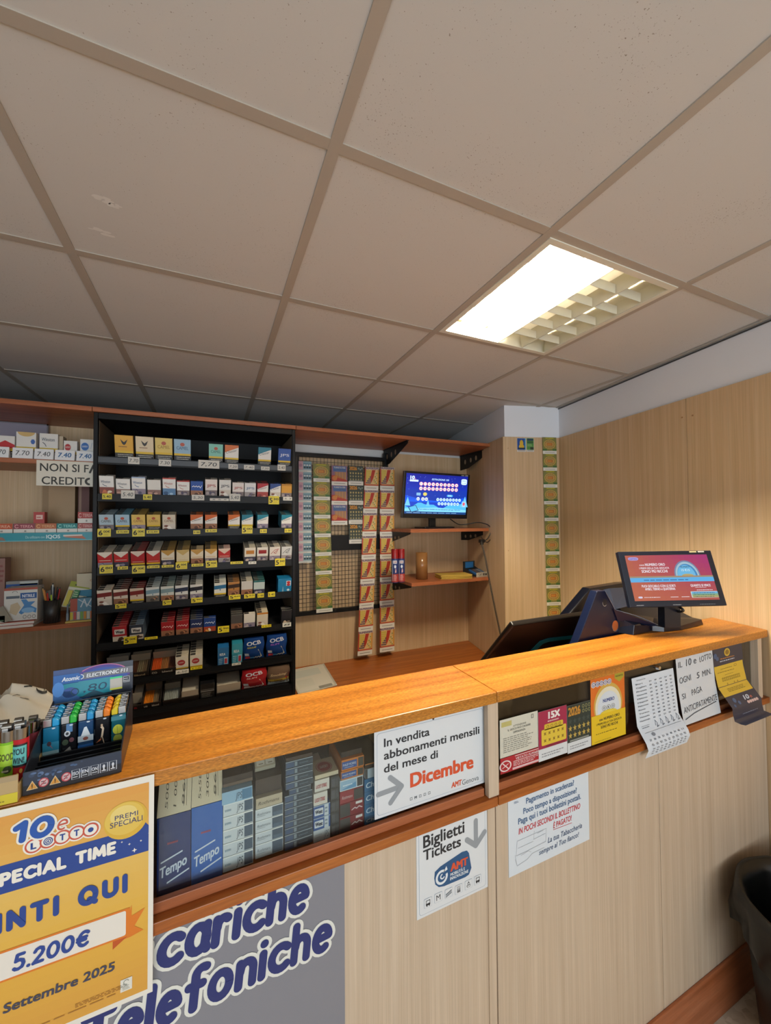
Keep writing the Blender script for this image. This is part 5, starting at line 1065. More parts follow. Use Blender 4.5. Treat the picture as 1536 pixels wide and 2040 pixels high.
b.M = Matrix.Translation((x0 - .006, 2.30, z0)) @ Matrix.Rotation(.12, 4, 'Z'); wq = .115
b.box(0, wq, 0, .004, 0, .03, C('#c9c2ae', .5)); b.box(0, wq, .004, .14, 0, .004, C('#2c2a28')); b.prism([(0, .004, .004), (0, .14, .004), (0, .14, .06)], (.003, 0, 0), C('#25282c')); b.prism([(wq - .003, .004, .004), (wq - .003, .14, .004), (wq - .003, .14, .06)], (.003, 0, 0), C('#25282c')); b.box(0, wq, .14, .144, 0, .10, C('#1c2226', .4))
A = Art(b, lambda u, v, l: Vector((u, -l, v))); A.frame(.006, .004, .05, .026, .002, C('#3a3834'), 1); A.text('TOP', .011, .009, .034, .012, C('#3a3834'), 2, .03); A.rect(.058, .005, .108, .026, C('#8a867c'), 1); A.rect(.064, .01, .074, .022, C('#3a3834'), 2); A.rect(.084, .008, .1, .02, C('#3a3834'), 2)
A = Art(b, lambda u, v, l: Vector((u, .14 - l, v))); A.rect(.02, .05, .1, .094, C('#1f5f9a'), 1)
tag(b.build('lighter_carton'), 'small open display carton with a white front at the shelf end', 'display')
for k in range(6):
    b = MB(); b.M = Matrix.Translation((x0 + .002 + .0, 2.30, z0 + .0045)) @ Matrix.Rotation(.12, 4, 'Z'); x = .006 + .0172 * k
    b.prism([(x, .012, .002), (x + .014, .012, .002), (x + .014, .1, .03), (x, .1, .03)], (0, -.002, .01), C(('#2a5f9a', '#3a3f48', '#6a4a3a', '#2a4a6a', '#8a8478', '#3a6a9a')[k], .3)); tag(b.build('lighter'), f'{("blue", "charcoal", "brown", "navy", "grey", "sky blue")[k]} lighter lying in the small carton at the shelf end', 'lighter')
# document sleeve on the desk
b = MB(); z = DZ + .0008
P = [az(594, 1330, z), az(645, 1324, z), az(671, 1366, z), az(594, 1388, z)]
P = [Vector((p.x, p.y, z)) for p in P]; P[0] = Vector((.447, 2.60, z)); P[3] = Vector((.447, 2.225, z))
b.prism(P, (0, 0, .004), C('#bdb5a2', .5)); b2 = [p + Vector((0, 0, .0045)) for p in P]
b.add([p.lerp((P[0] + P[2]) / 2, .08) + Vector((0, 0, .0046)) for p in P], [(0, 1, 2, 3)], C('#cfcabc', .6)); q0, q1, q2, q3 = [p + Vector((0, 0, .005)) for p in P]
for a_, b_, c_, d_, m_ in ((.55, .02, .9, .12, '#8a867c'), (.1, .6, .8, .9, '#bfc2b8'), (.1, .2, .5, .5, '#c9c6b8')):
    L_ = lambda s, t: (q0.lerp(q1, s)).lerp(q3.lerp(q2, s), 1 - t)
    b.add([L_(a_, b_), L_(c_, b_), L_(c_, d_), L_(a_, d_)], [(0, 1, 2, 3)], C(m_, .6))
for e0, e1 in ((q0, q1), (q1, q2), (q2, q3)): b.tube([e0, e1], .0022, C('#d0d0c8', .2), 6, 1)
tag(b.build('document_sleeve'), 'papers in a clear plastic sleeve lying on the desk beside the rack', 'sleeve')

# ================================================================ PAPERS AND SIGNS ON THE COUNTER FRONT
def PT(A, y, t, xl, yb, yt, xr, m, bold=0.0, shear=0.0, l=2, out=None, outw=.05, anchor=None):
    """lettering on an upright surface y: baseline left (xl, yb), top of capitals yt, right end xr, as read off the photo"""
    p = ay(xl, yb, y); q = ay(xl, yt, y); r = ay(xr, yb, y)
    A.text(t, p.x, p.z, r.x - p.x, q.z - p.z, m, l, bold, shear, 0, out, outw); return A
def PB(A, y, t, xl, yb, yt, xr, m, wt=.2, l=2, out=None, outw=.1, shear=0.0, gap=.16):
    p = ay(xl, yb, y); q = ay(xl, yt, y); r = ay(xr, yb, y)
    A.brush(t, p.x, p.z, r.x - p.x, q.z - p.z, m, l, wt, out, outw, shear, gap); return A
def PP(A, y, P, m, l=1): A.poly([(lambda p: (p.x, p.z))(ay(a, b_, y)) for a, b_ in P], m, l); return A
def PL(A, y, P, w, m, l=2): A.line([(lambda p: (p.x, p.z))(ay(a, b_, y)) for a, b_ in P], w, m, l); return A
def sheet(y, x0, x1, z0, z1, m, t=.0006): b = MB(); b.box(x0, x1, y, y + t, z0, z1, m); return b, Art(b, plane_y(y), .00025)

# --- large orange poster hanging from the countertop
yp = .7795
zt, zb = ay(311, 1542, yp).z, ay(300, 1977, yp).z; xR = ay(306, 1700, yp).x; xLp = xR - .475
b, A = sheet(yp, xLp, xR, zb, zt, C('#ded8cc', .55), .0012)
bx0, bx1, bz0, bz1 = xLp + .009, xR - .0075, zb + .008, zt - .0105
n = 24
for i in range(n):
    t = i / (n - 1)
    c = [(0xd4, 0x96, 0x42), (0xda, 0xb0, 0x58), (0xd8, 0xa6, 0x3c), (0xd0, 0x98, 0x3c)]
    k = (1 - t) * 3; a = min(int(k), 2); f_ = k - a; col = '#%02x%02x%02x' % tuple(int(c[a][q] + (c[a + 1][q] - c[a][q]) * f_) for q in range(3))
    A.rect(bx0, bz0 + (bz1 - bz0) * i / n, bx1, bz0 + (bz1 - bz0) * (i + 1) / n, C(col, .45), 1)
BLU = C('#1f3f88', .45); BL2 = C('#1c4fa0', .45); POW = C('#e4ddd0', .5); ORR = C('#c0503a', .5)
Lp = lambda px, py: (lambda p: (p.x, p.z))(ay(px, py, yp))
ctr = Lp(251.3, 1633); gr = Lp(294, 1622)[0] - ctr[0]
band_l = Lp(0, 1726)[1]; band_b = Lp(0, 1781.5)[1]; band_r = Lp(302, 1641.7)[1]
x218 = Lp(215, 1669)[0]
A.poly([(bx0, band_b), (bx1, band_b - .001), (bx1, band_r + .0), (x218 + .05, band_l + .010), (x218, band_l + .0005), (bx0, band_l)], BLU, 2)
for px, py, s in ((268, 1693, .004), (258, 1681, .0022), (243, 1677, .0018), (281, 1674, .002), (297, 1659, .0014)):
    u, v = Lp(px, py); A.poly([(u, v + s), (u + s * .25, v + s * .25), (u + s, v), (u + s * .25, v - s * .25), (u, v - s), (u - s * .25, v - s * .25), (u - s, v), (u - s * .25, v + s * .25)], POW, 3)
A.ell(ctr[0], ctr[1], gr, gr * .98, C('#d2a83a', .4), 3, 36); A.ell(ctr[0] - gr * .06, ctr[1] + gr * .1, gr * .9, gr * .84, C('#d9b650', .4), 3.4, 32); A.ell(ctr[0] - gr * .1, ctr[1] + gr * .3, gr * .62, gr * .5, C('#e0c674', .4), 3.8, 28)
INKP = C('#3a3d66', .5)
PT(A, yp, 'PREMI', 229, 1634.4, 1625.5, 275, INKP, .0, 0, 5); PT(A, yp, 'SPECIALI', 219.4, 1650.5, 1640, 284, INKP, .0, 0, 5)
PB(A, yp, '10', 21, 1684, 1640, 106, BL2, .26, 4, POW, .09, .12, .1); PB(A, yp, 'e', 112, 1655, 1626, 133, ORR, .1, 4, POW, .1, .2)
cs = [(67.4, 1683.9, 'L'), (96.8, 1674.3, '@'), (125, 1666.3, 'T'), (153.2, 1657.7, 'T'), (181.4, 1651.5, '.')]
r_ = .0105
for k, (px, py, t) in enumerate(cs): u, v = Lp(px, py); A.ell(u, v, r_ * 1.25, r_ * 1.25, POW, 3.4 + .2 * k, 24)
for k, (px, py, t) in enumerate(cs):
    u, v = Lp(px, py); A.ell(u, v, r_, r_, POW, 5 + .3 * k, 24); A.ring(u, v, r_ * 1.02, r_ * 1.02, r_ * .22, ORR, 5.15 + .3 * k, 26)
    if t in 'LT': A.text(t, u - r_ * .32, v - r_ * .42, r_ * .66, r_ * .86, BLU, 7, .05)
    elif t == '@': A.ring(u, v, r_ * .56, r_ * .56, r_ * .12, BLU, 7); A.ring(u, v, r_ * .34, r_ * .34, r_ * .1, BLU, 7); A.ell(u, v, r_ * .12, r_ * .12, BLU, 7)
    else: A.ell(u, v, r_ * .36, r_ * .36, BLU, 7)
PB(A, yp, 'SPECIAL TIME', -26, 1774.5, 1747, 230, POW, .26, 4, gap=.14); PB(A, yp, 'VINTI QUI', -62, 1881, 1838, 252, BLU, .25, 4, gap=.3)
wb0 = Lp(0, 1954)[1]; wb1 = Lp(0, 1900)[1]; xe = Lp(251, 1840)[0]
ORB = C('#d4741f', .45); ORD_ = C('#b8501a', .45)
for P in ([(xe - .006, wb0 - .006), (xe + .008, wb1 + .006), (xe + .008, wb1 - .012), (xe + .027, wb1 - .006), (xe + .012, wb1 - .030), (xe + .025, wb0 - .002), (xe + .006, wb0 - .006)],): A.poly(P, ORB, 3)
A.poly([(xe + .004, wb0 - .002), (xe - .018, wb0 - .003), (xe - .018, wb0 - .016)], ORD_, 3.2)
A.rect(bx0, wb0 - .003, xe + .0055, wb1 + .003, ORB, 3.5); A.rrect(bx0 - .0, wb0, xe, wb1, .003, C('#ded6ca', .5), 4)
PB(A, yp, '5.200€', 24.5, 1936.5, 1902, 174, C('#24408a', .45), .19, 5, shear=.1, gap=.14); PT(A, yp, 'Settembre 2025', 6, 2019, 2001, 228, C('#3d3f52', .5), .03, .08, 4)
u0, v0 = Lp(240, 1977); u1, v1 = Lp(263.5, 1942); A.rect(u0, v0, u1, v1 - .001, C('#d8d4c8', .5), 4); A.ring((u0 + u1) / 2, v0 + (v1 - v0) * .68, .0042, .0042, .0012, C('#8d9084'), 5, 14, .3, 5); A.greek(u0 + .003, v0 + .002, (u1 - u0) - .006, (v1 - v0) * .36, 4, C('#9a9c90'), 5)
u, v = Lp(150, 2000); A.greek(u, v - .006, .075, .007, 3, C('#a87430'), 4); u, v = Lp(90, 2034); A.greek(u - .1, v - .004, .2, .0035, 1, C('#a87430'), 4)
tag(b.build('poster'), 'large orange lottery poster hanging from the countertop edge', 'poster')

# --- grey sign panel with blue lettering
yg = .7985
xg = ay(686.5, 1800, yg).x
b, A = sheet(yg, -.75, xg, .33, .9925, C('#7e7e86', .45), .0012)
NAV = C('#1d2a6a', .45); OUTW = C('#d8d8d0', .5)
p = ay(311, 1937, yg); r = ay(611, 1818, yg); hh = ay(311, 1846, yg).z - p.z
g1 = glyphs('Ricariche')[0]; g2 = glyphs('cariche')[0]; w1 = max(x for x, y in g1) - min(x for x, y in g1); w2 = max(x for x, y in g2) - min(x for x, y in g2)
wc = r.x - p.x; A.brush('cariche', p.x, p.z, wc, hh, NAV, 2, .2, OUTW, .08, .1, .12); A.brush('Ri', p.x - .085, p.z, .07, hh, NAV, 2.2, .2, OUTW, .08, .1, .12)
q = ay(640, 1898, yg); r = ay(657, 1890, yg); l0 = ay(381.7, 2026, yg); hh = (ay(580, 1845, yg).z - ay(580, 1925, yg).z) * .98
g1 = glyphs('Telefoniche')[0]; g3 = glyphs('foniche')[0]; w1 = max(x for x, y in g1) - min(x for x, y in g1); w3 = max(x for x, y in g3) - min(x for x, y in g3)
wf = r.x - ay(367, 2020, yg).x; A.brush('foniche', r.x - wf, q.z, wf, hh, NAV, 2, .2, OUTW, .08, .1, .12); xe_ = ay(367, 2020, yg).x - .009; A.brush('Tele', xe_ - wf * .545, q.z, wf * .545, hh, NAV, 2.2, .2, OUTW, .08, .1, .12)
tag(b.build('sign_panel'), 'grey sign panel with blue Ricariche Telefoniche lettering on the counter front', 'sign')

# --- monthly pass sign on the glass
y1 = .8125; x0, x1, z0, z1 = ay(746, 1550, y1).x, ay(966.5, 1480, y1).x, 1.0405, 1.2325
SGN = C('#d3d6d8', .4); b, A = sheet(y1, x0, x1, z0, z1, SGN, .0012)
GRY = C('#8f9499', .5); BK = C('#22242a', .5); RDO = C('#cf4f28', .5); LB = C('#8b9db0', .5)
def bordered(A, x0, z0, x1, z1, i=.006, t=.0008):
    A.rrect(x0 + i, z0 + i, x1 - i, z1 - i, .007, LB, .6); A.rrect(x0 + i + t, z0 + i + t, x1 - i - t, z1 - i - t, .0065, SGN, 1)
bordered(A, x0, z0, x1, z1)
PT(A, y1, 'In vendita', 764.7, 1488.3, 1472, 856, BK, .022); PT(A, y1, 'abbonamenti mensili', 764.7, 1513.7, 1497.5, 955.5, BK, .022); PT(A, y1, 'del mese di', 764.7, 1540, 1524, 872.5, BK, .022)
PT(A, y1, 'Dicembre', 817, 1568.5, 1542, 943.5, RDO, .045); PT(A, y1, 'AMT', 899, 1569.5, 1559.5, 920, RDO, .05, .12); PT(A, y1, 'Genova', 920.5, 1564, 1554, 953.5, C('#55595e'), .0)
for i, P in enumerate(([(753.5, 1583), (797, 1567)], [(777, 1549), (800, 1566)], [(778, 1599), (800, 1566)])): PL(A, y1, P, .0115, GRY, 2 + .5 * i)
for i in range(5):
    p = ay(819 + 9 * i, 1594 - 3 * i, y1); 
    if i == 1: A.text('M', p.x - .003, p.z, .006, .006, BK, 2, .03)
    else: A.frame(p.x - .003, p.z, p.x + .003, p.z + .006, .0009, C('#4a4d52'), 2)
pp = ay(863, 1431.5, y1); A.ell(pp.x, pp.z, .003, .003, C('#2a2a2a'), 3, 10)
tag(b.build('paper_sign'), 'white sign about December monthly passes behind the display glass front', 'sign')
# --- tickets sign under the ledge
x0, x1, z0 = ay(830, 1750, yg).x, ay(971, 1700, yg).x, .797
b, A = sheet(yg, x0, x1, z0, .9925, SGN, .0012); bordered(A, x0, z0, x1, 1.01)
PT(A, yg, 'Biglietti', 842.9, 1690, 1666.5, 925.5, BK, .025); PT(A, yg, 'Tickets', 842.9, 1715.5, 1695, 918.4, BK, .025)
Lg = lambda px, py: (lambda p: (p.x, p.z))(ay(px, py, yg))
for i, P in enumerate(([(947.5, 1635), (948, 1680)], [(930, 1673), (948, 1684)], [(965, 1657), (948, 1684)])): PL(A, yg, P, .0125, GRY, 2 + .5 * i)
PP(A, yg, [(864.8, 1750), (866, 1737), (877, 1726), (920, 1697), (930, 1694), (934, 1699), (939, 1728.4), (934, 1742), (927, 1747), (885, 1765), (874, 1767), (867, 1762)], C('#1c4f7c', .45), 2)
u, v = Lg(879.8, 1747); A.ell(u, v, .0185, .0185, C('#1c4f7c', .45), 2.2, 24); A.ring(u, v, .0165, .0165, .0055, C('#d8dde0'), 3, 26, PI * .3, PI * 2.1); A.ring(u + .002, v + .001, .0065, .0065, .003, C('#d8dde0'), 3, 16, PI * .5, PI * 1.9); A.poly([(u + .004, v + .009), (u + .016, v + .012), (u + .013, v + .021)], C('#d8dde0'), 3)
PT(A, yg, 'AMT', 897, 1736, 1721.5, 932, C('#d0502c', .5), .06, .0, 3); PT(A, yg, 'MOBILITÀ E', 897, 1745.3, 1739.5, 926, C('#d8dde0'), .03, 0, 3); PT(A, yg, 'INNOVAZIONE', 896.5, 1753.5, 1747.5, 933, C('#d8dde0'), .03, 0, 3)
IC = [(852.5, 1797.8), (873, 1787.2), (893.7, 1778.3), (913.5, 1770.8), (933, 1761.3), (951.4, 1752)]; s = .0105
for i, (px, py) in enumerate(IC):
    u, v = Lg(px, py); A.rrect(u - s, v - s, u + s, v + s, .0025, LB, 2); A.rrect(u - s + .0006, v - s + .0006, u + s - .0006, v + s - .0006, .0022, SGN, 3)
    if i == 1: A.text('M', u - .0055, v - .006, .011, .012, BK, 4, .0)
    elif i in (0, 5): A.frame(u - .0055, v - .005, u + .0055, v + .006, .0013, BK, 4); A.ell(u - .003, v - .006, .0017, .0017, BK, 4, 8); A.ell(u + .003, v - .006, .0017, .0017, BK, 4, 8); A.rect(u - .005, v - .004, u + .005, v - .001, BK, 4)
    elif i == 2: A.poly([(u - .008, v - .007), (u + .008, v - .001), (u + .008, v + .005), (u - .008, v - .001)], C('#9aa0a6'), 4); A.line([(u - .008, v - .007), (u + .008, v - .001)], .001, BK, 5); A.line([(u - .008, v - .001), (u + .008, v + .005)], .001, BK, 5)
    elif i == 3: A.frame(u - .0045, v - .007, u + .0045, v + .003, .0009, BK, 4); A.ell(u - .0016, v - .0005, .0012, .0012, BK, 4, 8); A.ell(u + .0018, v - .0005, .0012, .0012, BK, 4, 8); A.rect(u - .003, v - .006, u - .0004, v - .002, BK, 4); A.rect(u + .0006, v - .006, u + .003, v - .002, BK, 4); A.greek(u - .005, v + .0045, .01, .003, 1, BK, 4)
    else: A.poly([(u - .006, v - .001), (u + .006, v - .001), (u + .004, v - .006), (u - .004, v - .006)], BK, 4); A.poly([(u - .0045, v - .0016), (u + .0045, v - .0016), (u + .003, v - .005), (u - .003, v - .005)], SGN, 5); A.rect(u - .003, v - .001, u + .003, v + .004, BK, 4); A.rect(u - .002, v, u + .002, v + .0032, SGN, 5); A.rect(u - .001, v + .004, u + .001, v + .007, BK, 4)
tag(b.build('paper_sign'), 'white Biglietti Tickets sign with a blue logo under the counter ledge', 'sign')
# --- bill payment sheet
x0, x1 = ay(1013, 1680, yg).x, ay(1173, 1600, yg).x
b, A = sheet(yg, x0, x1, .7935, .9925, C('#cfd6dc', .6), .0006)
DB = C('#3f5f86', .6); RD_ = C('#c23a3e', .6)
PT(A, yg, 'Pagamento in scadenza?', 1048, 1601, 1590, 1144, DB, .02); PT(A, yg, 'Poco tempo a disposizione?', 1042.5, 1621.5, 1610.5, 1149.5, DB, .02); PT(A, yg, 'Paga qui i tuoi bollettini postali.', 1032.3, 1642.5, 1631, 1157.8, DB, .02)
PT(A, yg, 'IN POCHI SECONDI IL BOLLETTINO', 1033, 1662.5, 1651, 1156.6, RD_, .02, .15); PT(A, yg, 'È PAGATO!', 1102, 1650, 1639.5, 1139, RD_, .02, .15); PL(A, yg, [(1102, 1653), (1139, 1639)], .0012, RD_)
PT(A, yg, 'La tua Tabaccheria', 1091.3, 1679.5, 1669, 1159.7, C('#4a5a78'), .01, .22); PT(A, yg, 'sempre al Tuo fianco!', 1073.8, 1703.5, 1693.5, 1153.8, C('#4a5a78'), .01, .22)
SK = C('#a2a6ac', .6)
for P in ([(1030, 1676), (1088, 1650), (1087, 1676), (1046, 1697), (1028, 1705), (1030, 1676)], [(1064, 1655), (1063, 1672), (1086, 1660)], [(1032, 1690), (1062, 1676)], [(1026, 1712), (1030, 1725), (1050, 1712), (1060, 1700), (1084, 1688)], [(1030, 1725), (1026, 1704)], [(1038, 1704), (1052, 1695), (1058, 1697)], [(1070, 1660), (1082, 1654)]): PL(A, yg, P, .0009, SK)
A.greek(ay(1024, 1602, yg).x, ay(1024, 1602, yg).z, .016, .006, 2, DB, 2)
tag(b.build('paper_sheet'), 'white Pagamento in scadenza sheet with blue and red print under the ledge', 'sheet')

# --- papers on the right glass
y2 = .8125
def quadsheet(name, label, cat, c, m, fn, y=y2, t=.0006, group=None):
    """flat sheet stuck to the glass; c = left, right and bottom, top as (left x px, right x px, bottom left px y, top left px y)"""
    x0, x1 = ay(c[0], c[2], y).x, ay(c[1], c[2], y).x; z0, z1 = ay(c[0], c[2], y).z, ay(c[0], c[3], y).z
    b, A0 = sheet(y, x0, x1, z0, z1, m, t); w, h = x1 - x0, z1 - z0
    fn(Art(b, lambda u, v, l: Vector((x0 + u * w, y - l, z0 + v * h)), .00022)); return tag(b.build(name), label, cat, group)
def f_not(A):
    A.rect(.04, .8, .3, .93, C('#b8ad6a'), 1); A.text('ATTENZIONE', .34, .74, .34, .045, C('#5d5a50'), 2); A.text('IL GIOCO PUÒ CAUSARE', .2, .66, .6, .05, C('#5d5a50'), 2, .01); A.text('DIPENDENZA', .34, .57, .32, .05, C('#5d5a50'), 2, .01); A.greek(.08, .1, .84, .42, 8, C('#8f8c80'), 2); A.frame(.82, .84, .88, .95, .012, C('#55524a'), 2)
quadsheet('notice', 'yellowed notice with small print beside the post, above the no smoking sticker', 'notice', (996.5, 1072.5, 1511.7, 1435.6), C('#c9c5b4', .6), f_not)
def f_smk(A):
    w = C('#e0c8c4'); A.ring(.115, .46, .14, .36, .03, w, 2, 26); A.line([(.04, .7), (.19, .22)], .03, w, 2); A.line([(.05, .36), (.18, .56)], .03, w, 2)
    A.rect(.34, .9, .98, .945, w, 2); A.text('VIETATO FUMARE', .36, .66, .58, .16, w, 2, .02, .15); A.rect(.3, .57, .98, .61, w, 2); A.greek(.3, .26, .66, .28, 3, w, 2); A.rect(.28, .06, .98, .2, C('#d8b0b0'), 2)
quadsheet('no_smoking_sticker', 'red VIETATO FUMARE sticker at the bottom of the display glass', 'sticker', (997.2, 1079.3, 1543.5, 1512.7), C('#a81f2a', .45), f_smk)
def f_15(A):
    A.rect(0, .24, 1, 1, C('#9c2344'), 1); A.text('15X', .34, .82, .42, .13, C('#e6dcd6'), 2, .06); A.greek(.32, .74, .44, .06, 1, C('#d8b4b0'), 2); A.rrect(.1, .3, .97, .62, .03, C('#d6b83a'), 2); A.rrect(.2, .6, .86, .72, .03, C('#cfae34'), 2)
    for i in range(5):
        for j in range(2): u, v = .22 + .155 * i, .39 + .14 * j; A.poly([(u + (.055 if q % 2 else .025) * math.cos(q * PI / 4), v + (.045 if q % 2 else .02) * math.sin(q * PI / 4)) for q in range(8)], C('#8a6a24'), 3)
    for i in range(4): A.ring(.32 + .14 * i, .66, .045, .035, .015, C('#8a6a24'), 3, 12)
    A.rect(.25, .25, .94, .285, C('#7c1c34'), 2); A.rect(0, 0, 1, .235, C('#d0d2d2'), 1.5); A.greek(.1, .06, .8, .1, 2, C('#8a8c90'), 2)
quadsheet('lottery_ticket', 'crimson 15X lottery ticket on the glass beside the yellowed notice', 'lottery ticket', (1073.5, 1130.5, 1518.5, 1419), C('#d0d2d2', .5), f_15, y2 - .0008)
def f_26(A):
    A.rect(0, .22, 1, 1, C('#27332e'), 1); A.text('2026', .04, .78, .52, .17, C('#b8802c'), 2, .05)
    for k in range(6): A.ring(.68 + .13 * (k % 3), .92 - .1 * (k // 3), .05, .04, .018, C('#8d8a5a'), 2, 12)
    for i in range(5):
        for j in range(3): u, v = .12 + .19 * i, .36 + .15 * j; A.poly([(u + (.085 if q % 2 == 0 else .035) * math.cos(PI / 2 + q * PI / 5), v + (.07 if q % 2 == 0 else .03) * math.sin(PI / 2 + q * PI / 5)) for q in range(10)], C('#b59a4a' if j < 2 else '#3a4640'), 3)
    A.rect(.1, .235, .9, .265, C('#8d9088'), 2); A.rect(0, 0, 1, .215, C('#cfd2d2'), 1.5); A.greek(.1, .06, .8, .1, 2, C('#8a8c90'), 2)
quadsheet('lottery_ticket', 'dark green 2026 lottery ticket with golden stars on the glass', 'lottery ticket', (1131, 1178, 1502, 1407), C('#cfd2d2', .5), f_26, y2 - .0012)
def f_oro(A):
    A.rect(0, 0, 1, 1, C('#d2691c'), .5); A.ell(.5, .55, .42, .34, C('#c9a24a'), 1, 30); A.ell(.5, .53, .38, .3, C('#dcd4b8'), 2, 30); A.ell(.5, .5, .32, .26, C('#ccd2d8'), 3, 30)
    A.text('NUMERO', .34, .6, .34, .05, C('#3a4a86'), 4, .04)
    for i, t in enumerate('ORO'): A.ring(.37 + .13 * i, .51, .062, .04, .012, C('#8d8a7a'), 4, 16); A.text(t, .345 + .13 * i, .493, .05, .034, C('#55524a'), 4, .03)
    A.rect(0, 0, 1, .43, C('#dcb81c'), 5); A.ell(.5, .43, .24, .045, C('#dcc23a'), 5.4, 20, 0, PI)
    A.text('con NUMERO ORO', .22, .33, .6, .04, C('#4a4422'), 6, .03); A.text('I PREMI DELLA TUA GIOCATA', .14, .27, .74, .032, C('#4a4422'), 6, .02); A.text('SONO PIÙ RICCHI', .26, .21, .5, .04, C('#4a4422'), 6, .03); A.greek(.12, .13, .78, .025, 1, C('#6a5c1c'), 6); A.greek(.08, .02, .5, .02, 1, C('#8a7820'), 6)
    for i in range(5): A.ell(.08 + .115 * i, .905, .065, .045, C('#d6d0d0'), 2, 16); A.ring(.08 + .115 * i, .905, .05, .034, .012, C('#5a4a78'), 3, 14)
    for i, t in enumerate('LOTTO'): A.text(t, .062 + .115 * i, .892, .036, .026, C('#5a4a78'), 4, .03)
    A.poly([(.7, 1), (.98, 1), (.98, .93), (.84, .86), (.7, .93)], C('#a89a2c'), 3); A.text('NOVITÀ', .73, .945, .22, .025, C('#4a4422'), 4, .02)
quadsheet('leaflet', 'orange and yellow NUMERO ORO leaflet on the display glass', 'leaflet', (1178.5, 1246.5, 1485, 1353.5), C('#d2691c', .4), f_oro, y2 - .0018)

# hanging and curling sheets
def curl(name, label, cat, xl, w, ztop, H, prof, m, fn, sway=0.0, twist=0.0, n=16, back=None):
    """sheet hanging from ztop; prof maps the share of the length below the top (0..1) to (y, drop share)"""
    def f(u, v, l):
        s = 1 - v; y, d = prof(s); y2_, d2 = prof(s + .01); ty, tz = y2_ - y, -(d2 - d) * H; q = math.hypot(ty, tz) or 1
        nrm = Vector((0, tz / q, -ty / q)); nrm = -nrm if nrm.y > 0 else nrm
        return Vector((xl + u * w + sway * s, y + twist * (u - .5) * s, ztop - d * H)) + nrm * l
    b = MB(); A = Art(b, f, .00035); A.rect(0, 0, 1, 1, m, 0, 3, n); fn(A); 
    return tag(b.build(name), label, cat)
def pw(P):
    def f(s):
        s = max(0, min(s, P[-1][0]))
        for (a, y0, d0), (c, y1_, d1) in zip(P, P[1:]):
            if s <= c: t = (s - a) / (c - a); t2 = t; return y0 + (y1_ - y0) * t2, d0 + (d1 - d0) * t2
        return P[-1][1], P[-1][2]
    return f
def bands(A, m, v0, v1, n=8, u0=0, u1=1, l=1): A.rect(u0, v0, u1, v1, m, l, 2, n)
xl = ay(1258, 1352, .811).x; w = ay(1341, 1337, .811).x - xl; zt_ = ay(1258, 1352, .811).z
yb_ = .768; zled = 1.02; zbot = ay(1271, 1521, .775).z; Ht = zt_ - zbot; sl = (zt_ - zled) / Ht
INKG = C('#6d7480', .7)
def f_res(A):
    r = random.Random(4); names = ['Bari', 'Cagliari', 'Firenze', 'Genova', 'Milano', 'Napoli', 'Palermo', 'Roma', 'Torino', 'Venezia', 'Nazionale']
    A.text('ESTRAZIONI', .1, .95, .2, .014, INKG, 3)
    for i, nme in enumerate(names):
        y = .9 - .048 * i; A.text(nme, .07, y, .055 * min(len(nme), 6) * .7, .016, C('#59606c', .7), 3, .01)
        for k in range(5): A.text(str(r.randint(1, 90)), .38 + .125 * k, y, .05, .017, C('#59606c', .7), 3, .01)
    A.greek(.08, .33, .2, .04, 2, INKG, 3)
    for k in range(5): A.line([(.38 + .13 * k, .33), (.41 + .13 * k, .37), (.4 + .13 * k, .39), (.44 + .13 * k, .35), (.4 + .13 * k, .31), (.45 + .13 * k, .32)], .008, INKG, 3)
    A.rect(.08, .285, .95, .288, INKG, 3); A.ell(.24, .255, .04, .02, C('#7d848e'), 3, 10)
    for j in range(5):
        for k in range(9): A.text(str(r.randint(1, 90)), .1 + .095 * k, .2 - .038 * j, .045, .017, C('#59606c', .7), 3, .01)
curl('results_sheet', 'long white sheet of lottery numbers curling over the counter ledge', 'sheet', xl, w, zt_, Ht, pw([(0, .811, 0), (sl * .8, .801, sl * .8), (sl, .778, sl * .985), (min(sl + .12, .85), yb_, min(sl + .12, .85)), (1.0, .781, 1.0)]), C('#cfd6de', .65), f_res, .012)
xl = ay(1345.5, 1311, .8115).x; w = ay(1418.5, 1293, .8115).x - xl; zt_ = ay(1345.5, 1311, .8115).z; zb_ = 1.0185; Ht = zt_ - zb_
HW = C('#4a4d55', .7)
def f_hand(A):
    A.text('IL', .05, .84, .1, .085, HW, 3, -.005, .1, .05); A.text('10 e', .25, .84, .28, .1, HW, 3, .0, .15, .03); A.text('LOTTO', .62, .845, .34, .085, HW, 3, -.005, .1, .05)
    A.text('OGNI', .05, .6, .3, .09, HW, 3, -.005, .08, .04); A.text('5', .5, .61, .08, .09, HW, 3, 0, .1); A.text('MIN.', .66, .61, .25, .09, HW, 3, -.005, .1, .04)
    A.text('SI', .06, .37, .1, .075, HW, 3, -.005, .1); A.text('PAGA', .32, .38, .28, .085, HW, 3, -.005, .12, .06); A.text('ANTICIPATAMENTE', .05, .165, .92, .085, HW, 3, -.004, .15, .05); A.line([(.06, .08), (.3, .13), (.6, .16), (.92, .19)], .012, HW, 3)
curl('handwritten_sheet', 'white sheet handwritten IL 10 e LOTTO OGNI 5 MIN. on the glass', 'sheet', xl, w, zt_, Ht, pw([(0, .8115, 0), (.5, .806, .5), (1.0, .7915, 1.0)]), C('#cbcfd3', .7), f_hand, .004)
xl = ay(1419.5, 1294, .8105).x; w = ay(1477.5, 1281, .8105).x - xl; zt_ = ay(1419.5, 1294, .8105).z; Ht = .26
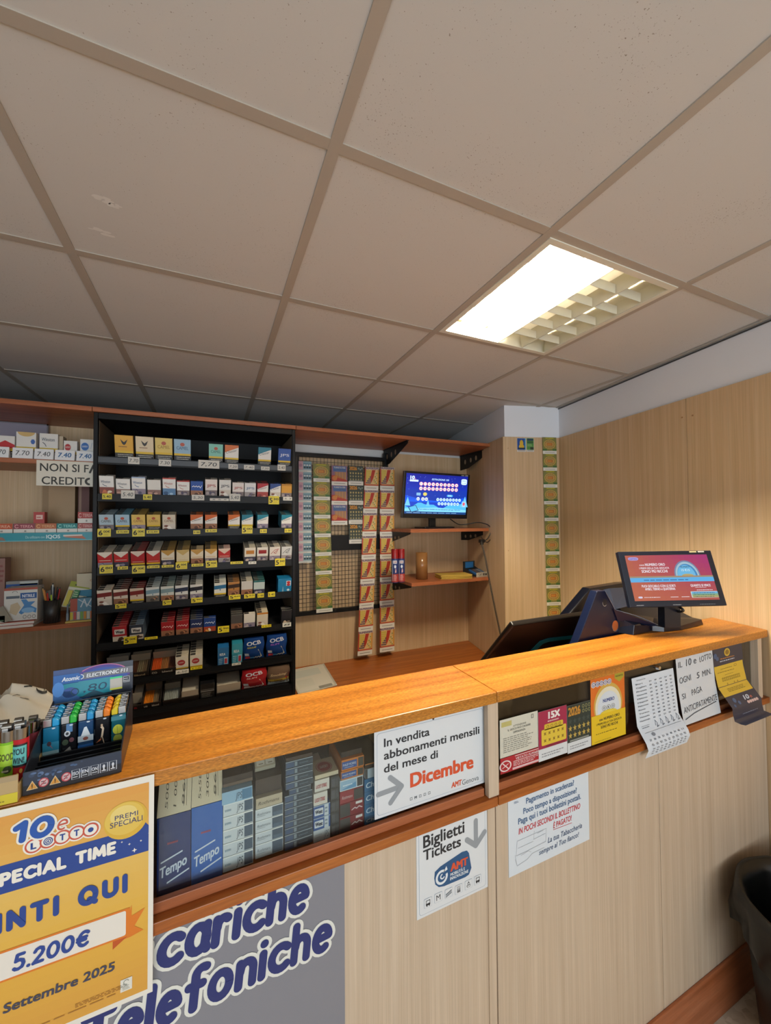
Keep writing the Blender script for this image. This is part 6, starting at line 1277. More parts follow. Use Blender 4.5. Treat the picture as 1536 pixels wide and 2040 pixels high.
def f_dark(A):
    A.rect(.0, .36, .97, .76, C('#cfae38', .45), 1, 2, 10); A.ell(.46, .92, .1, .055, C('#c9a83a'), 2, 14); A.ell(.46, .92, .065, .035, C('#8a6a24'), 3, 12)
    A.greek(.22, .835, .56, .025, 1, C('#c0803c'), 2); A.greek(.2, .8, .6, .03, 1, C('#b8bcc8'), 2)
    A.greek(.2, .7, .5, .02, 1, C('#8a7428'), 2); A.greek(.08, .66, .7, .02, 1, C('#8a7428'), 2); A.ring(.7, .72, .05, .02, .014, C('#8a7428'), 2, 10)
    for j in range(2):
        for k in range(10): A.ring(.2 + .062 * k, .585 - .03 * j, .025, .012, .009, C('#5a4c1c'), 2, 8)
    A.greek(.3, .62, .3, .01, 1, C('#5a4c1c'), 2)
    for x in (.32, .55, .66): A.ell(x, .5, .022, .018, C('#a88a2c'), 2, 8)
    A.greek(.22, .4, .66, .05, 3, C('#8a7428'), 2)
    A.text('10', .5, .27, .18, .05, C('#b8c0d0'), 2, .04, .1); A.text('e', .7, .27, .07, .04, C('#c06a58'), 2)
    for k in range(5): A.ell(.56 + .075 * k, .235, .04, .018, C('#b8a0a0'), 2, 10)
    for u, v, s in ((.2, .3, .05), (.3, .26, .04), (.12, .24, .03), (.06, .9, .06), (.12, .86, .05)): A.ell(u, v, s, s * .6, C('#42587c'), 2, 10)
    A.greek(.3, .1, .6, .02, 1, C('#7a8498'), 2)
curl('leaflet', 'dark blue and yellow leaflet curling outwards at the end of the glass', 'leaflet', xl, w, zt_, Ht, pw([(0, .8105, 0), (.3, .807, .3), (.52, .797, .51), (.78, .757, .72), (.84, .757, .78), (.95, .752, .88), (.975, .735, .885), (1.0, .722, .875)]), C('#262c42', .4), f_dark, .003, n=40)
# glass lock
b = MB(); p = ay(1305, 1328, .812); b.cyl((p.x, .8152, p.z), (p.x, .806, p.z), .006, .006, CHROME, 16); b.lathe((p.x, .0, 0), [(.0, 0)] * 2, CHROME, 3, False) if False else None
b.cyl((p.x, .806, p.z), (p.x, .797, p.z), .0075, .0055, CHROME, 16); tag(b.build('glass_lock'), 'round chrome lock on the display glass above the results sheet', 'lock')
# inside the right half of the display
b = MB(); b.box(.745, .80, .90, .902, LT + .001, 1.24, C('#6a553c', .6)); tag(b.build('cardboard_sheet'), 'brown cardboard sheet standing inside the display behind the notice', 'cardboard')
b = MB(); b.prism([(1.70, .85, LT + .001), (1.80, .85, LT + .001), (1.78, .93, LT + .001), (1.70, .93, LT + .001)], (0, 0, .035), C('#b0a292', .6)); tag(b.build('paper_bundle'), 'pale paper bundle in the display corner near the wall', 'paper bundle')

# ================================================================ GOODS BEHIND THE LEFT GLASS
yf = .8375; FL = LT + .001
def gx(px, py=1650): return ay(px, py, yf).x
def gz(px, py): return ay(px, py, yf).z
def good(name, label, cat, px0, px1, z0, z1, d, m, fn, group=None, dx=0.0, dy=0.0):
    return boxart(name, label, cat, gx(px0) + dx, gx(px1) - .0006 + dx, yf + dy, d, z0, z1 - .0006, m, fn, group=group)
def f_tempo(c):
    def f(A): A.text('Tempo', .1, .22, .8, .13, C('#cdd6e4'), 2, .03, .15, .12); A.line([(.12, .42), (.75, .5)], .02, C('#cdd6e4'), 2); A.line([(.3, .14), (.95, .24)], .02, C('#cdd6e4'), 2); A.greek(.3, .62, .34, .06, 1, C('#9a3a4a'), 2); A.rect(0, .0, 1, .06, C(c), 1)
    return f
zt1 = gz(312, 1633); zt2 = gz(380, 1612)
boxart('tissue_pack', 'dark blue tissue pack at the left end of the display', 'tissue pack', gx(313), gx(380), yf, .09, FL, zt1, C('#14306c', .2), f_tempo('#0e2450'), group='blue tissue packs')
boxart('tissue_pack', 'tissue pack with a reflection painted into its brighter blue, beside the white cartons', 'tissue pack', gx(381.5), gx(443.5), yf, .09, FL, zt2, C('#2a62b0', .2), f_tempo('#1f4c8c'), group='blue tissue packs')  # brighter blue puts the window's reflection in the glass into the pack's colour
for px0, px1, z, lab, tx in ((312, 380, zt1, 'handwritten cream paper propped on the dark blue tissue pack', ('5000', '1 000')), (381, 443, zt2, 'handwritten cream paper propped on the brighter blue tissue pack', ('5x58=', '3000'))):
    b = MB(); x0, x1 = gx(px0), gx(px1); w = x1 - x0; b.prism([(x0, yf + .001, z + .0008), (x0, yf + .002, z + .0006), (x0, yf + .063, z + .0676), (x0, yf + .062, z + .068)], (w, 0, 0), C('#e2d2b2', .6)); A = Art(b, lambda u, v, l, x0=x0, w=w, z=z: Vector((x0 + u * w, yf + .001 + v * .061 - l * .74, z + .0008 + v * .0672 + l * .67)))
    for i, t in enumerate(tx + ('860',)): A.text(t, .3 + .25 * i, .12, .7 * .9, .07 * 1.2, C('#5d5346'), 2, -.005, .1, PI / 2 * 1.0)
    A.line([(.78, .1), (.78, .85)], .01, C('#5d5346'), 2); A.line([(.86, .1), (.84, .85)], .01, C('#5d5346'), 2); tag(b.build('paper_note'), lab, 'paper')
def stack(px0, px1, bounds, name, mk, cat='carton', grp=None, d=.1):
    for i, (t, bt) in enumerate(zip(bounds, bounds[1:])):
        lab, m, fn, dx, dy = mk(i, len(bounds) - 1); good(name, lab, cat, px0, px1, max(gz(px0, bt), FL), gz(px0, t), d, m, fn, grp, dx, dy)
DKS = C('#3a4654', .4)
def f_jps(A): A.rect(.7, .06, .98, .94, C('#3d5266'), 1); A.text('JPS', .44, .24, .22, .5, C('#44505e'), 2, .0, .15); A.greek(.06, .3, .26, .34, 1, C('#8fa0ae'), 2); A.rect(0, .9, 1, 1, C('#e2e2de'), 1.5)
jb = [1603, 1629, 1655, 1682, 1709, 1739]
stack(444.5, 505, jb, 'cigarette_carton', lambda i, n: (f'white carton with grey JP letters, {ORD[n - 1 - i]} from below, next to the tissue packs', C('#c9ced2', .3), f_jps, .0, .0), grp='white lettered cartons in the display')
good('cigarette_carton', 'pale blue carton on top of the white lettered stack', 'carton', 443, 504, gz(444, 1603), gz(443, 1578), .1, C('#8fb0c8', .3), lambda A: (A.rect(.66, .1, .98, .9, C('#4f7a9a'), 1), A.text('JPS', .44, .26, .22, .5, C('#4a6274'), 2, .0, .15)), dx=-.001, dy=-.003)
b = MB(); z = gz(443, 1578) + .0006; b.box(gx(444), gx(504), yf + .012, yf + .13, z, z + .018, C('#3b2e26', .35)); b.box(gx(444), gx(504), yf + .0115, yf + .12, z, z + .006, C('#6d5a4a', .4)); A = Art(b, lambda u, v, l: Vector((u, v, z + .018 + l))); A.text('JPS', gx(480), yf + .02, .014, .016, C('#1f1a18'), 2, 0, .2); tag(b.build('tobacco_box'), 'dark brown box lying on the pale blue carton', 'box')
def f_roth(A): A.rect(.6, .05, .985, .95, C('#3f5062'), 1); A.rect(.64, .1, .96, .4, C('#4c6074'), 2); A.text('Rothmans', .06, .44, .48, .22, C('#5d6670'), 2, -.005, .25); A.line([(.06, .34), (.34, .34)], .03, C('#8d969e'), 2); A.rect(0, .92, 1, 1, C('#dfe0dc'), 1.5)
rb = [1614, 1637, 1661, 1684, 1712]
stack(509, 564.5, rb, 'cigarette_carton', lambda i, n: (f'white script lettered carton, {ORD[n - 1 - i]} from below, left of the dark stack', C('#c6cbd0', .3), f_roth, 0, 0), grp='white script cartons in the display')
good('cigarette_carton', 'beige script lettered carton on top of the white script stack', 'carton', 510, 563, gz(509, 1614), gz(510, 1592), .1, C('#b5a68e', .4), lambda A: A.text('Rothmans', .08, .36, .8, .3, C('#4a4238'), 2, -.005, .25))
b = MB(); z = gz(510, 1592) + .0006; b.box(gx(510), gx(562), yf + .01, yf + .11, z, z + .03, C('#40342e', .35)); tag(b.build('tobacco_box'), 'dark brown box on the beige script lettered carton', 'box')
b = MB(); x0, x1 = gx(511), gx(553); z2 = z + .032; b.M = Matrix.Translation((x0, yf + .035, z2)) @ Matrix.Rotation(math.radians(30), 4, 'X'); wq = x1 - x0; b.box(0, wq, 0, .05, 0, .012, C('#b8ae98', .5)); A = Art(b, lambda u, v, l: Vector((u * wq, v * .05, .012 + l)))
for i in range(2):
    for j in range(3): A.rrect(.08 + .46 * i, .08 + .3 * j, .46 + .46 * i, .34 + .3 * j, .04, C('#d6d0c0'), 1); A.rect(.18 + .46 * i, .12 + .3 * j, .4 + .46 * i, .16 + .3 * j, C('#8d8472'), 2)
tag(b.build('blister_box'), 'cream tray with six raised squares on the dark brown box', 'box')
def f_dk(A): A.rect(.03, .1, .3, .8, C('#3a5070'), 1); A.rect(.33, .15, .42, .8, C('#7a8890'), 2); A.rect(.45, .12, .97, .8, C('#2c3a46'), 1); A.greek(.5, .25, .4, .4, 1, C('#51616e'), 2); A.rect(0, .9, 1, 1, C('#98a4ac'), 1.5)
db = [1587, 1600.5, 1613, 1626, 1639, 1652, 1665, 1679, 1696]
stack(567, 623, db, 'cigarette_carton', lambda i, n: (f'slim dark carton, {ORD[n - 1 - i]} from below in the tall dark stack', DKS, f_dk, 0, 0), grp='slim dark cartons of the tall stack')
good('cigarette_carton', 'slim dark carton set aside to the right in the tall dark stack', 'carton', 576, 620, gz(567, 1587), gz(567, 1576), .1, DKS, f_dk, 'slim dark cartons of the tall stack')
z = gz(567, 1576)
for i in range(4):
    z1 = z + .0145; good('cigarette_carton', f'slim dark carton, {ORD[i]} above the shifted one in the tall dark stack', 'carton', 569, 624, z + .0004, z1, .1, DKS, f_dk, 'slim dark cartons of the tall stack', dy=.0); z = z1
good('tobacco_box', 'dark lid crowning the tall stack of slim dark cartons', 'box', 570, 623, z + .0004, z + .008, .11, C('#3a2d26', .35), None)
def f_west(A): A.rect(.0, .0, .62, 1, C('#24508e'), 1); A.rrect(.06, .2, .58, .76, .05, C('#cdd2d6'), 2); A.text('West', .1, .34, .44, .3, C('#1f2a44'), 3, .06); A.rect(.64, 0, .9, 1, C('#c0c8ce'), 1); A.greek(.68, .2, .18, .6, 2, C('#6d7a86'), 2); A.rect(0, .94, 1, 1, C('#9fb0be'), 2)
z0 = FL
def f_jp2(A): A.text('JPS', .62, .2, .3, .6, C('#7a8490'), 2, -.005, .15); A.greek(.1, .3, .4, .4, 2, C('#a8adb2'), 2)
good('cigarette_carton', 'white carton with faint JP letters under the blue cartons', 'carton', 624.5, 658, z0, gz(625, 1656), .1, C('#c3c6c8', .3), f_jp2)
zA, zB, zC = gz(625, 1656), gz(625, 1631.5), gz(625, 1607)
good('cigarette_carton', 'lower of two blue cartons with a white name plate', 'carton', 624.5, 658.5, zA, zB, .1, C('#24508e', .3), f_west, 'blue cartons with white name plates'); good('cigarette_carton', 'upper of two blue cartons with a white name plate', 'carton', 624.5, 658.5, zB, zC, .1, C('#24508e', .3), f_west, 'blue cartons with white name plates')
def f_ls(A): A.text('LUCKY STRIKE', .08, .3, .74, .3, C('#b0454c'), 2, .03)
zD, zE = gz(626, 1582), gz(629, 1558)
good('cigarette_carton', 'lower of two white cartons with red words, above the blue ones', 'carton', 625, 653, zC, zD, .1, C('#cfc8be', .35), f_ls, 'white cartons with red words'); good('cigarette_carton', 'upper of two white cartons with red words, above the blue ones', 'carton', 628, 658, zD, zE, .1, C('#cfc8be', .35), f_ls, 'white cartons with red words', dy=.004)
b = MB(); x0, x1 = gx(629), gx(676); b.box(x0, x1, yf + .006, yf + .06, zE + .0006, zE + .009, C('#c3b498', .4)); A = Art(b, lambda u, v, l: Vector((u, v, zE + .009 + l))); A.ell((x0 + x1) / 2, yf + .03, .018, .02, C('#9c2228', .4), 1, 26); A.ring((x0 + x1) / 2, yf + .03, .0165, .0185, .0015, C('#d0b8a8'), 2, 26); A.text('LUCKY', (x0 + x1) / 2 - .009, yf + .026, .018, .008, C('#d8c4b8'), 2, .03); tag(b.build('cigarette_carton'), 'cream carton with a red oval lying on top of its stack', 'carton')
DKC = C('#33363a', .4)
def f_side(A): A.rect(.1, .15, .5, .85, C('#4a4e54'), 1); A.rect(.56, .15, .9, .85, C('#42464a'), 1)
for k, (zz0, zz1) in enumerate(((FL, zA), (zA, zB), (zB, zC), (zC, zD), (zD, zE))):
    good('cigarette_carton', f'dark carton end, {ORD[k]} from below right of the blue cartons', 'carton', 659.5, 676.5, zz0, zz1, .09, DKC, f_side, 'dark carton ends in the display', dy=.001)
def f_pm(A): A.rect(.02, .14, .68, .82, C('#2c4f8e'), 1); A.text('PHILIP MORRIS', .06, .42, .58, .22, C('#c0c8d8'), 2, .01); A.line([(.14, .28), (.5, .28)], .05, C('#a0acc4'), 2); A.rect(.74, .1, .98, .9, C('#33332f'), 1)
def f_mul(A): A.rect(.02, .1, .7, .9, C('#8fb0c8'), 1); A.poly([(.02, .1), (.7, .1), (.7, .6)], C('#5f93b8'), 2); A.greek(.12, .4, .5, .2, 1, C('#dfe6ea'), 3); A.rect(.74, .1, .98, .9, C('#3a3c3e'), 1)
def f_rr(A): A.text('Rothmans', .08, .36, .46, .26, C('#d0b4b4'), 2, 0, .25); A.rect(.6, .05, 1, .95, C('#3a3c3e'), 1)
def f_wy(A): A.rect(0, .05, .42, .95, C('#3a3c3e'), 1); A.line([(.5, .4), (.62, .52), (.7, .42), (.8, .54), (.92, .4)], .06, C('#d8c0c0'), 2); A.rect(.66, .74, .94, .92, C('#d8d0cc'), 2)
zs_ = [FL, gz(677, 1646), gz(677, 1621), gz(677, 1600), gz(677, 1577), gz(677, 1556), gz(679, 1538), gz(681, 1515)]
RDD = C('#7c2030', .35)
good('cigarette_carton', 'lower dark red carton with a white tab beside the blue scripted cartons', 'carton', 677.5, 725, zs_[0], zs_[2] - .012, .1, RDD, f_wy, 'dark red cartons with white tabs'); good('cigarette_carton', 'upper dark red carton with a white tab beside the blue scripted cartons', 'carton', 677.5, 725, zs_[2] - .0115, zs_[3] - .004, .1, RDD, f_wy, 'dark red cartons with white tabs')
good('cigarette_carton', 'red script lettered carton under the light blue one', 'carton', 677.5, 724, zs_[3] - .0035, zs_[4] - .002, .1, C('#8c2a36', .35), f_rr); good('cigarette_carton', 'white carton with a light blue panel', 'carton', 677.5, 724, zs_[4] - .0015, zs_[5], .1, C('#c8ced2', .35), f_mul)
good('cigarette_carton', 'lower of two orange edged blue cartons', 'carton', 680, 725, zs_[5] + .0003, zs_[6], .1, C('#c0702c', .35), f_pm, 'orange edged blue cartons'); good('cigarette_carton', 'upper of two orange edged blue cartons', 'carton', 681, 726, zs_[6] + .0003, zs_[7], .1, C('#c0702c', .35), f_pm, 'orange edged blue cartons')
b = MB(); b.box(gx(683), gx(724), yf + .008, yf + .12, zs_[7] + .0005, zs_[7] + .012, C('#2d2420', .35)); tag(b.build('tobacco_box'), 'dark brown box on the orange edged cartons', 'box')
def f_ch(A): A.text('Chester', .08, .3, 1.0, .4, C('#b8d0dc'), 2, .02, .3, .1)
chz = [FL, gz(727, 1629), gz(727, 1604), gz(727, 1579), gz(727, 1553)]
for k in range(4): good('cigarette_carton', f'blue scripted carton, {ORD[k]} from below, partly behind the monthly pass sign', 'carton', 726.5, 772, chz[k], chz[k + 1], .1, C('#17618c', .35), f_ch, 'blue scripted cartons behind the pass sign')
good('cigarette_carton', 'pale carton on top of the blue scripted cartons', 'carton', 728, 768, chz[4] + .0004, chz[4] + .022, .1, C('#aab6be', .35), lambda A: A.rect(.0, .0, .12, 1, C('#3a3c3e'), 1))
good('tobacco_box', 'black box with orange edge over the pale carton', 'box', 728, 768, chz[4] + .0226, chz[4] + .034, .1, C('#241c18', .35), lambda A: A.rect(0, .8, 1, 1, C('#b8702c'), 1))
for k, (pa, pb_, c_, lab) in enumerate(((660, 678, '#6d5f4a', 'olive brown box standing at the back of the display'), (700, 735, '#5a4c3a', 'brown box in the shade at the back of the display'), (737, 760, '#b08a3a', 'yellow topped box at the back of the display'))):
    b = MB(); b.box(ay(pa, 1520, .94).x, ay(pb_, 1520, .94).x, .945, .974, FL, 1.225, C(c_, .5)); tag(b.build('tobacco_box'), lab, 'box')

# ================================================================ THINGS ON THE COUNTERTOP
# --- black display of printed lighters
fl, fr_, bk = Vector((-.270, .799, CT)), Vector((-.141, .806, CT)), .153
U_ = (fr_ - fl).normalized(); V_ = Vector((-U_.y, U_.x, 0)); wd = (fr_ - fl).length
Md = Matrix(((U_.x, V_.x, 0, fl.x - .0), (U_.y, V_.y, 0, fl.y), (0, 0, 1, CT + .0008), (0, 0, 0, 1)))
K1 = C('#15171d', .35); K2 = C('#1c1f28', .3)
disp = thing('lighter_display', 'black cardboard lighter display with a printed header on the counter', 'display', Md @ Vector((wd / 2, bk / 2, 0)))
hl, hs, hb, hc = .036, .034, .086, .143
b = MB(); b.M = Md; b.box(0, wd, 0, bk, 0, .003, K1); b.build('tray_floor', disp)
b = MB(); b.M = Md; b.box(0, wd, 0, .002, .0031, hl, K1); A = Art(b, lambda u, v, l: Vector((u * wd, -l, v * hl)), .0002)
A.rect(0, .42, 1, 1, C('#222c40', .35), 1)
for k in range(18): rr = random.Random(k); A.ell(rr.uniform(.02, .6), rr.uniform(.5, .95), rr.uniform(.01, .04), rr.uniform(.03, .1), C(('#3a5478', '#51688c', '#2a3a56')[k % 3]), 1.5, 8)
for x, kind in ((.09, 't'), (.2, 'c'), (.31, 't'), (.42, 'c')):
    if kind == 't': A.poly([(x - .055, .2), (x + .055, .2), (x, .58)], C('#c9b48c'), 2); A.poly([(x - .045, .23), (x + .045, .23), (x, .53)], C('#c98a2c'), 3); A.rect(x - .005, .3, x + .005, .44, C('#2a2218'), 4); A.rect(x - .005, .25, x + .005, .28, C('#2a2218'), 4)
    else: A.ell(x, .4, .048, .19, C('#c9a8a8'), 2, 18); A.ring(x, .4, .05, .2, .01, C('#b03a44'), 3, 20); A.line([(x - .034, .26), (x + .034, .54)], .012, C('#b03a44'), 4); A.greek(x - .025, .3, .05, .2, 2, C('#6a3a44'), 3.5)
for i, t in enumerate(('ISO', 'EN', 'ON', '', '')):
    x = .515 + .098 * i; A.frame(x - .043, .2, x + .043, .62, .008, C('#b8bcc4'), 2); 
    if t: A.text(t, x - .03, .38, .06, .15, C('#c9ccd2'), 3, .03); A.greek(x - .028, .25, .056, .1, 1, C('#c9ccd2'), 3)
    else: A.ell(x, .47, .014, .09, C('#c9ccd2'), 3, 8); A.rect(x - .024, .26, x + .024, .3, C('#c9ccd2'), 3); A.rect(x - .008, .3, x + .008, .4, C('#c9ccd2'), 3)
b.build('front_lip', disp)
for x in (0, wd - .002):
    b = MB(); b.M = Md; b.prism([(x, .0021, .0031), (x, bk, .0031), (x, bk, hb), (x, .06, .06), (x, .0021, hl)], (.002, 0, 0), K2); b.build('side_wall', disp)
b = MB(); b.M = Md
for i in range(6): b.box(.0025, wd - .0025, .012 + .012 * i, .016 + .012 * i, .0031, .010 + .0022 * i, K1)
b.build('ribbed_insert', disp)
b = MB(); b.M = Md; b.box(0, wd, bk, bk + .002, 0, hc, K1); A = Art(b, lambda u, v, l: Vector((u * wd, bk - l, v * hc)), .0002)
A.rect(0, .56, 1, 1, C('#1e3f78', .3), 1); A.rect(.45, .56, 1, 1, C('#232a38', .3), 1.2)
A.ell(.6, .8, .36, .2, C('#4a3a8c'), 2, 26, 0, PI); A.ell(.6, .79, .33, .17, C('#2c4f9c'), 2.4, 26, 0, PI); A.ring(.6, .8, .37, .205, .02, C('#b86a90'), 2.6, 24, PI * .05, PI * .75)
A.poly([(.0, .8), (.3, .8), (.36, .87), (.3, .93), (0, .93)], C('#2a62a8'), 3); A.rect(.36, .83, 1, .92, C('#6d7078'), 3); A.text('Atomic', .1, .84, .22, .055, C('#dfe4ea'), 4, .032, .2); A.ring(.33, .87, .04, .035, .012, C('#cfd6de'), 4, 14, -PI * .5, PI * .5)
A.text('ELECTRONIC F11', .4, .85, .53, .048, C('#dde0e4'), 4, .03, .12)
A.rect(.12, .6, .72, .81, C('#2a8a9c', .25), 3); A.poly([(0, .56), (.36, .56), (.2, .7), (0, .72)], C('#3a6aa8'), 3.5); A.ell(.06, .74, .07, .1, C('#4f8ad0'), 3.6, 12); A.poly([(.3, .58), (.5, .66), (.62, .6), (.72, .58)], C('#16485c'), 3.6); A.ell(.2, .68, .09, .07, C('#3a5aa0'), 3.5)
A.text(',80', .36, .655, .3, .095, C('#14405c'), 5, -.004, .1); A.ring(.26, .68, .05, .05, .012, C('#14405c'), 5)
A.rrect(.7, .62, .86, .8, .01, C('#b8b4ac'), 5); A.rect(.7, .775, .86, .8, C('#3ad08a'), 6); A.rect(.7, .62, .86, .645, C('#c8c84a'), 6); A.frame(.87, .7, .96, .79, .01, C('#9aa0a8'), 5); A.greek(.88, .71, .07, .06, 2, C('#b8bcc2'), 6)
A.rect(0, .545, 1, .56, C('#8a9098'), 2)
b.build('header_card', disp)
BODY = [('#1a6f94', 'blue', '#1f9ad0', 'blue topped lighter with a parachutist on a blue sky'), ('#17181d', 'dark', '#2bb03c', 'green topped lighter with a dark motorcycle print'), ('#23456c', 'white', '#2590c8', 'blue topped lighter with a white splash print'), ('#15151a', 'black', '#e07a1c', 'orange topped lighter with a pale figure print'), ('#145a66', 'teal', '#d8c024', 'yellow topped lighter with a lemon print')]
lw = .0228; ld = .0104; lh = .053
for c in range(5):
    col, nm, top, lab = BODY[c]; first = None
    for k in range(4):
        x = .0034 + (wd - .0068 - lw) * c / 4; y = .080 + k * .0122; z = .0135 + k * .002
        P0 = Md @ Vector((x + lw / 2, y + ld / 2, z))
        L0 = f'{lab}, front of its row' if k == 0 else f'{("blue", "green", "sky blue", "orange", "yellow")[c]} topped lighter, {ORD[k]} from the front, {ORD[c]} row of the black display'
        grp = 'printed lighters in the black display'
        if first is None:
            r = thing('lighter', L0, 'lighter', P0, grp); first = r
            b = MB(); b.M = Matrix.Translation(P0) @ Md.to_3x3().to_4x4()
            b.box(-lw / 2, lw / 2, -ld / 2, ld / 2, 0, lh, C(col, .2)); A = Art(b, lambda u, v, l: Vector(((u - .5) * lw, -ld / 2 - l, v * lh)), .00015)
            if c == 0: A.rect(0, 0, 1, .22, C('#8fb8c4'), 1); A.rect(0, .22, 1, .5, C('#2386a8'), 1); A.ell(.4, .46, .14, .08, C('#3a2a3a'), 2, 10); A.poly([(.4, .42), (.66, .26), (.5, .4)], C('#b84a54'), 2)
            if c == 1: A.rect(.35, .72, .75, 1, C('#4a7aa8'), 1); A.ell(.42, .68, .2, .1, C('#c9cdd2'), 2, 10); A.ell(.42, .68, .1, .05, C('#2a2c30'), 3, 10); A.ell(.3, .4, .2, .1, C('#3a4a34'), 2, 10); A.ell(.7, .45, .16, .08, C('#6a3a44'), 2, 10); A.poly([(.2, .1), (.6, .24), (.7, .1)], C('#8d8d88'), 2)
            if c == 2: A.rect(0, .3, 1, .5, C('#b8c4cc'), 1); A.poly([(.2, .5), (.8, .5), (.55, .8), (.4, .78)], C('#dde4e8'), 2); A.ell(.5, .4, .18, .06, C('#8a4a3c'), 3, 10); A.rect(0, .06, 1, .2, C('#1c5aa0'), 1)
            if c == 3: A.poly([(.4, .3), (.55, .36), (.62, .62), (.5, .72), (.36, .68), (.48, .6)], C('#d8c0a4'), 2); A.ell(.46, .74, .08, .04, C('#c9a888'), 2, 8); A.poly([(.1, .16), (.4, .22), (.46, .3), (.3, .26)], C('#b5643a'), 2); A.line([(.5, .34), (.62, .12)], .05, C('#d0b494'), 2)
            if c == 4: A.ell(.45, .48, .34, .17, C('#cfd03a'), 2, 20); A.ell(.45, .17, .3, .15, C('#a8b040'), 2, 20); A.rect(0, .3, 1, .33, C('#0f3c44'), 3); A.line([(.45, .33), (.4, .6)], .03, C('#8a9a2a'), 3); A.rect(0, .8, 1, .95, C('#2a7a86'), 1)
            A.ell(.66, .95, .12, .025, C('#c9d4dc'), 3, 8)
            b.build('body', r, bevel=.002)
            b = MB(); b.M = Matrix.Translation(P0) @ Md.to_3x3().to_4x4(); sgn = -1 if c < 4 else 1
            xa, xb = (-lw / 2, 0.001) if c < 4 else (-.001, lw / 2)
            b.box(xa, xb, -ld / 2 * .98, ld / 2 * .98, lh + .0003, lh + .0135, CHROME); b.box(xa + .002, xb - .004, -ld / 2 * .5, ld / 2 * .5, lh + .0136, lh + .0155, CHROME); b.build('hood', r, bevel=.0012)
            b = MB(); b.M = Matrix.Translation(P0) @ Md.to_3x3().to_4x4(); xa, xb = (.0014, lw / 2) if c < 4 else (-lw / 2, -.0014)
            b.prism([(xa, -ld / 2, lh + .0003), (xb, -ld / 2, lh + .0003), (xb, -ld / 2, lh + .0095), ((xa + xb) / 2, -ld / 2, lh + .014), (xa, -ld / 2, lh + .0145)] if c < 4 else [(xa, -ld / 2, lh + .0003), (xb, -ld / 2, lh + .0003), (xb, -ld / 2, lh + .0145), ((xa + xb) / 2, -ld / 2, lh + .014), (xa, -ld / 2, lh + .0095)], (0, 0, 0) if False else tuple(V_ * 0 + Vector((0, ld, 0))), C(top, .25)); o = b.build('button', r, bevel=.0015)
        else: dup(first, P0, L0, grp)
# --- second display at the left edge with round bodied lighters
ox = -.2718
cd2 = thing('lighter_display', 'beige open carton of red and green lighters at the left edge', 'display', (ox - .06, .84, CT))
b = MB(); b.box(ox - .13, ox, 0.7872, .7892, CT + .0008, CT + .042, C('#b09566', .5)); A = Art(b, plane_y(.7872)); A.rect(ox - .13, CT + .001, ox, CT + .016, C('#c9b624', .45), 1); A.greek(ox - .06, CT + .004, .045, .008, 2, C('#8a7a18'), 2); A.rect(ox - .13, CT + .034, ox, CT + .0418, C('#a08a66'), 1); b.build('front_panel', cd2)
b = MB(); b.box(ox - .002, ox, .7895, .955, CT + .0008, CT + .026, C('#a88d5c', .5)); b.build('side_panel', cd2); b = MB(); b.box(ox - .13, ox - .0021, .7895, .955, CT + .0008, CT + .003, C('#a88d5c', .5)); b.build('base', cd2)
RL = [(10, '#7fb82c', '#a8c83a', 'GOOD', 'lime green lighter with an oval label at the left edge'), (36, '#b8242c', '#5fb0ac', 'YOU\nWIN!', 'red lighter reading YOU WIN! in the beige carton'), (70, '#a8303a', '#c8c024', 'YOU', 'red lighter with yellow and teal patches beside the black display')]
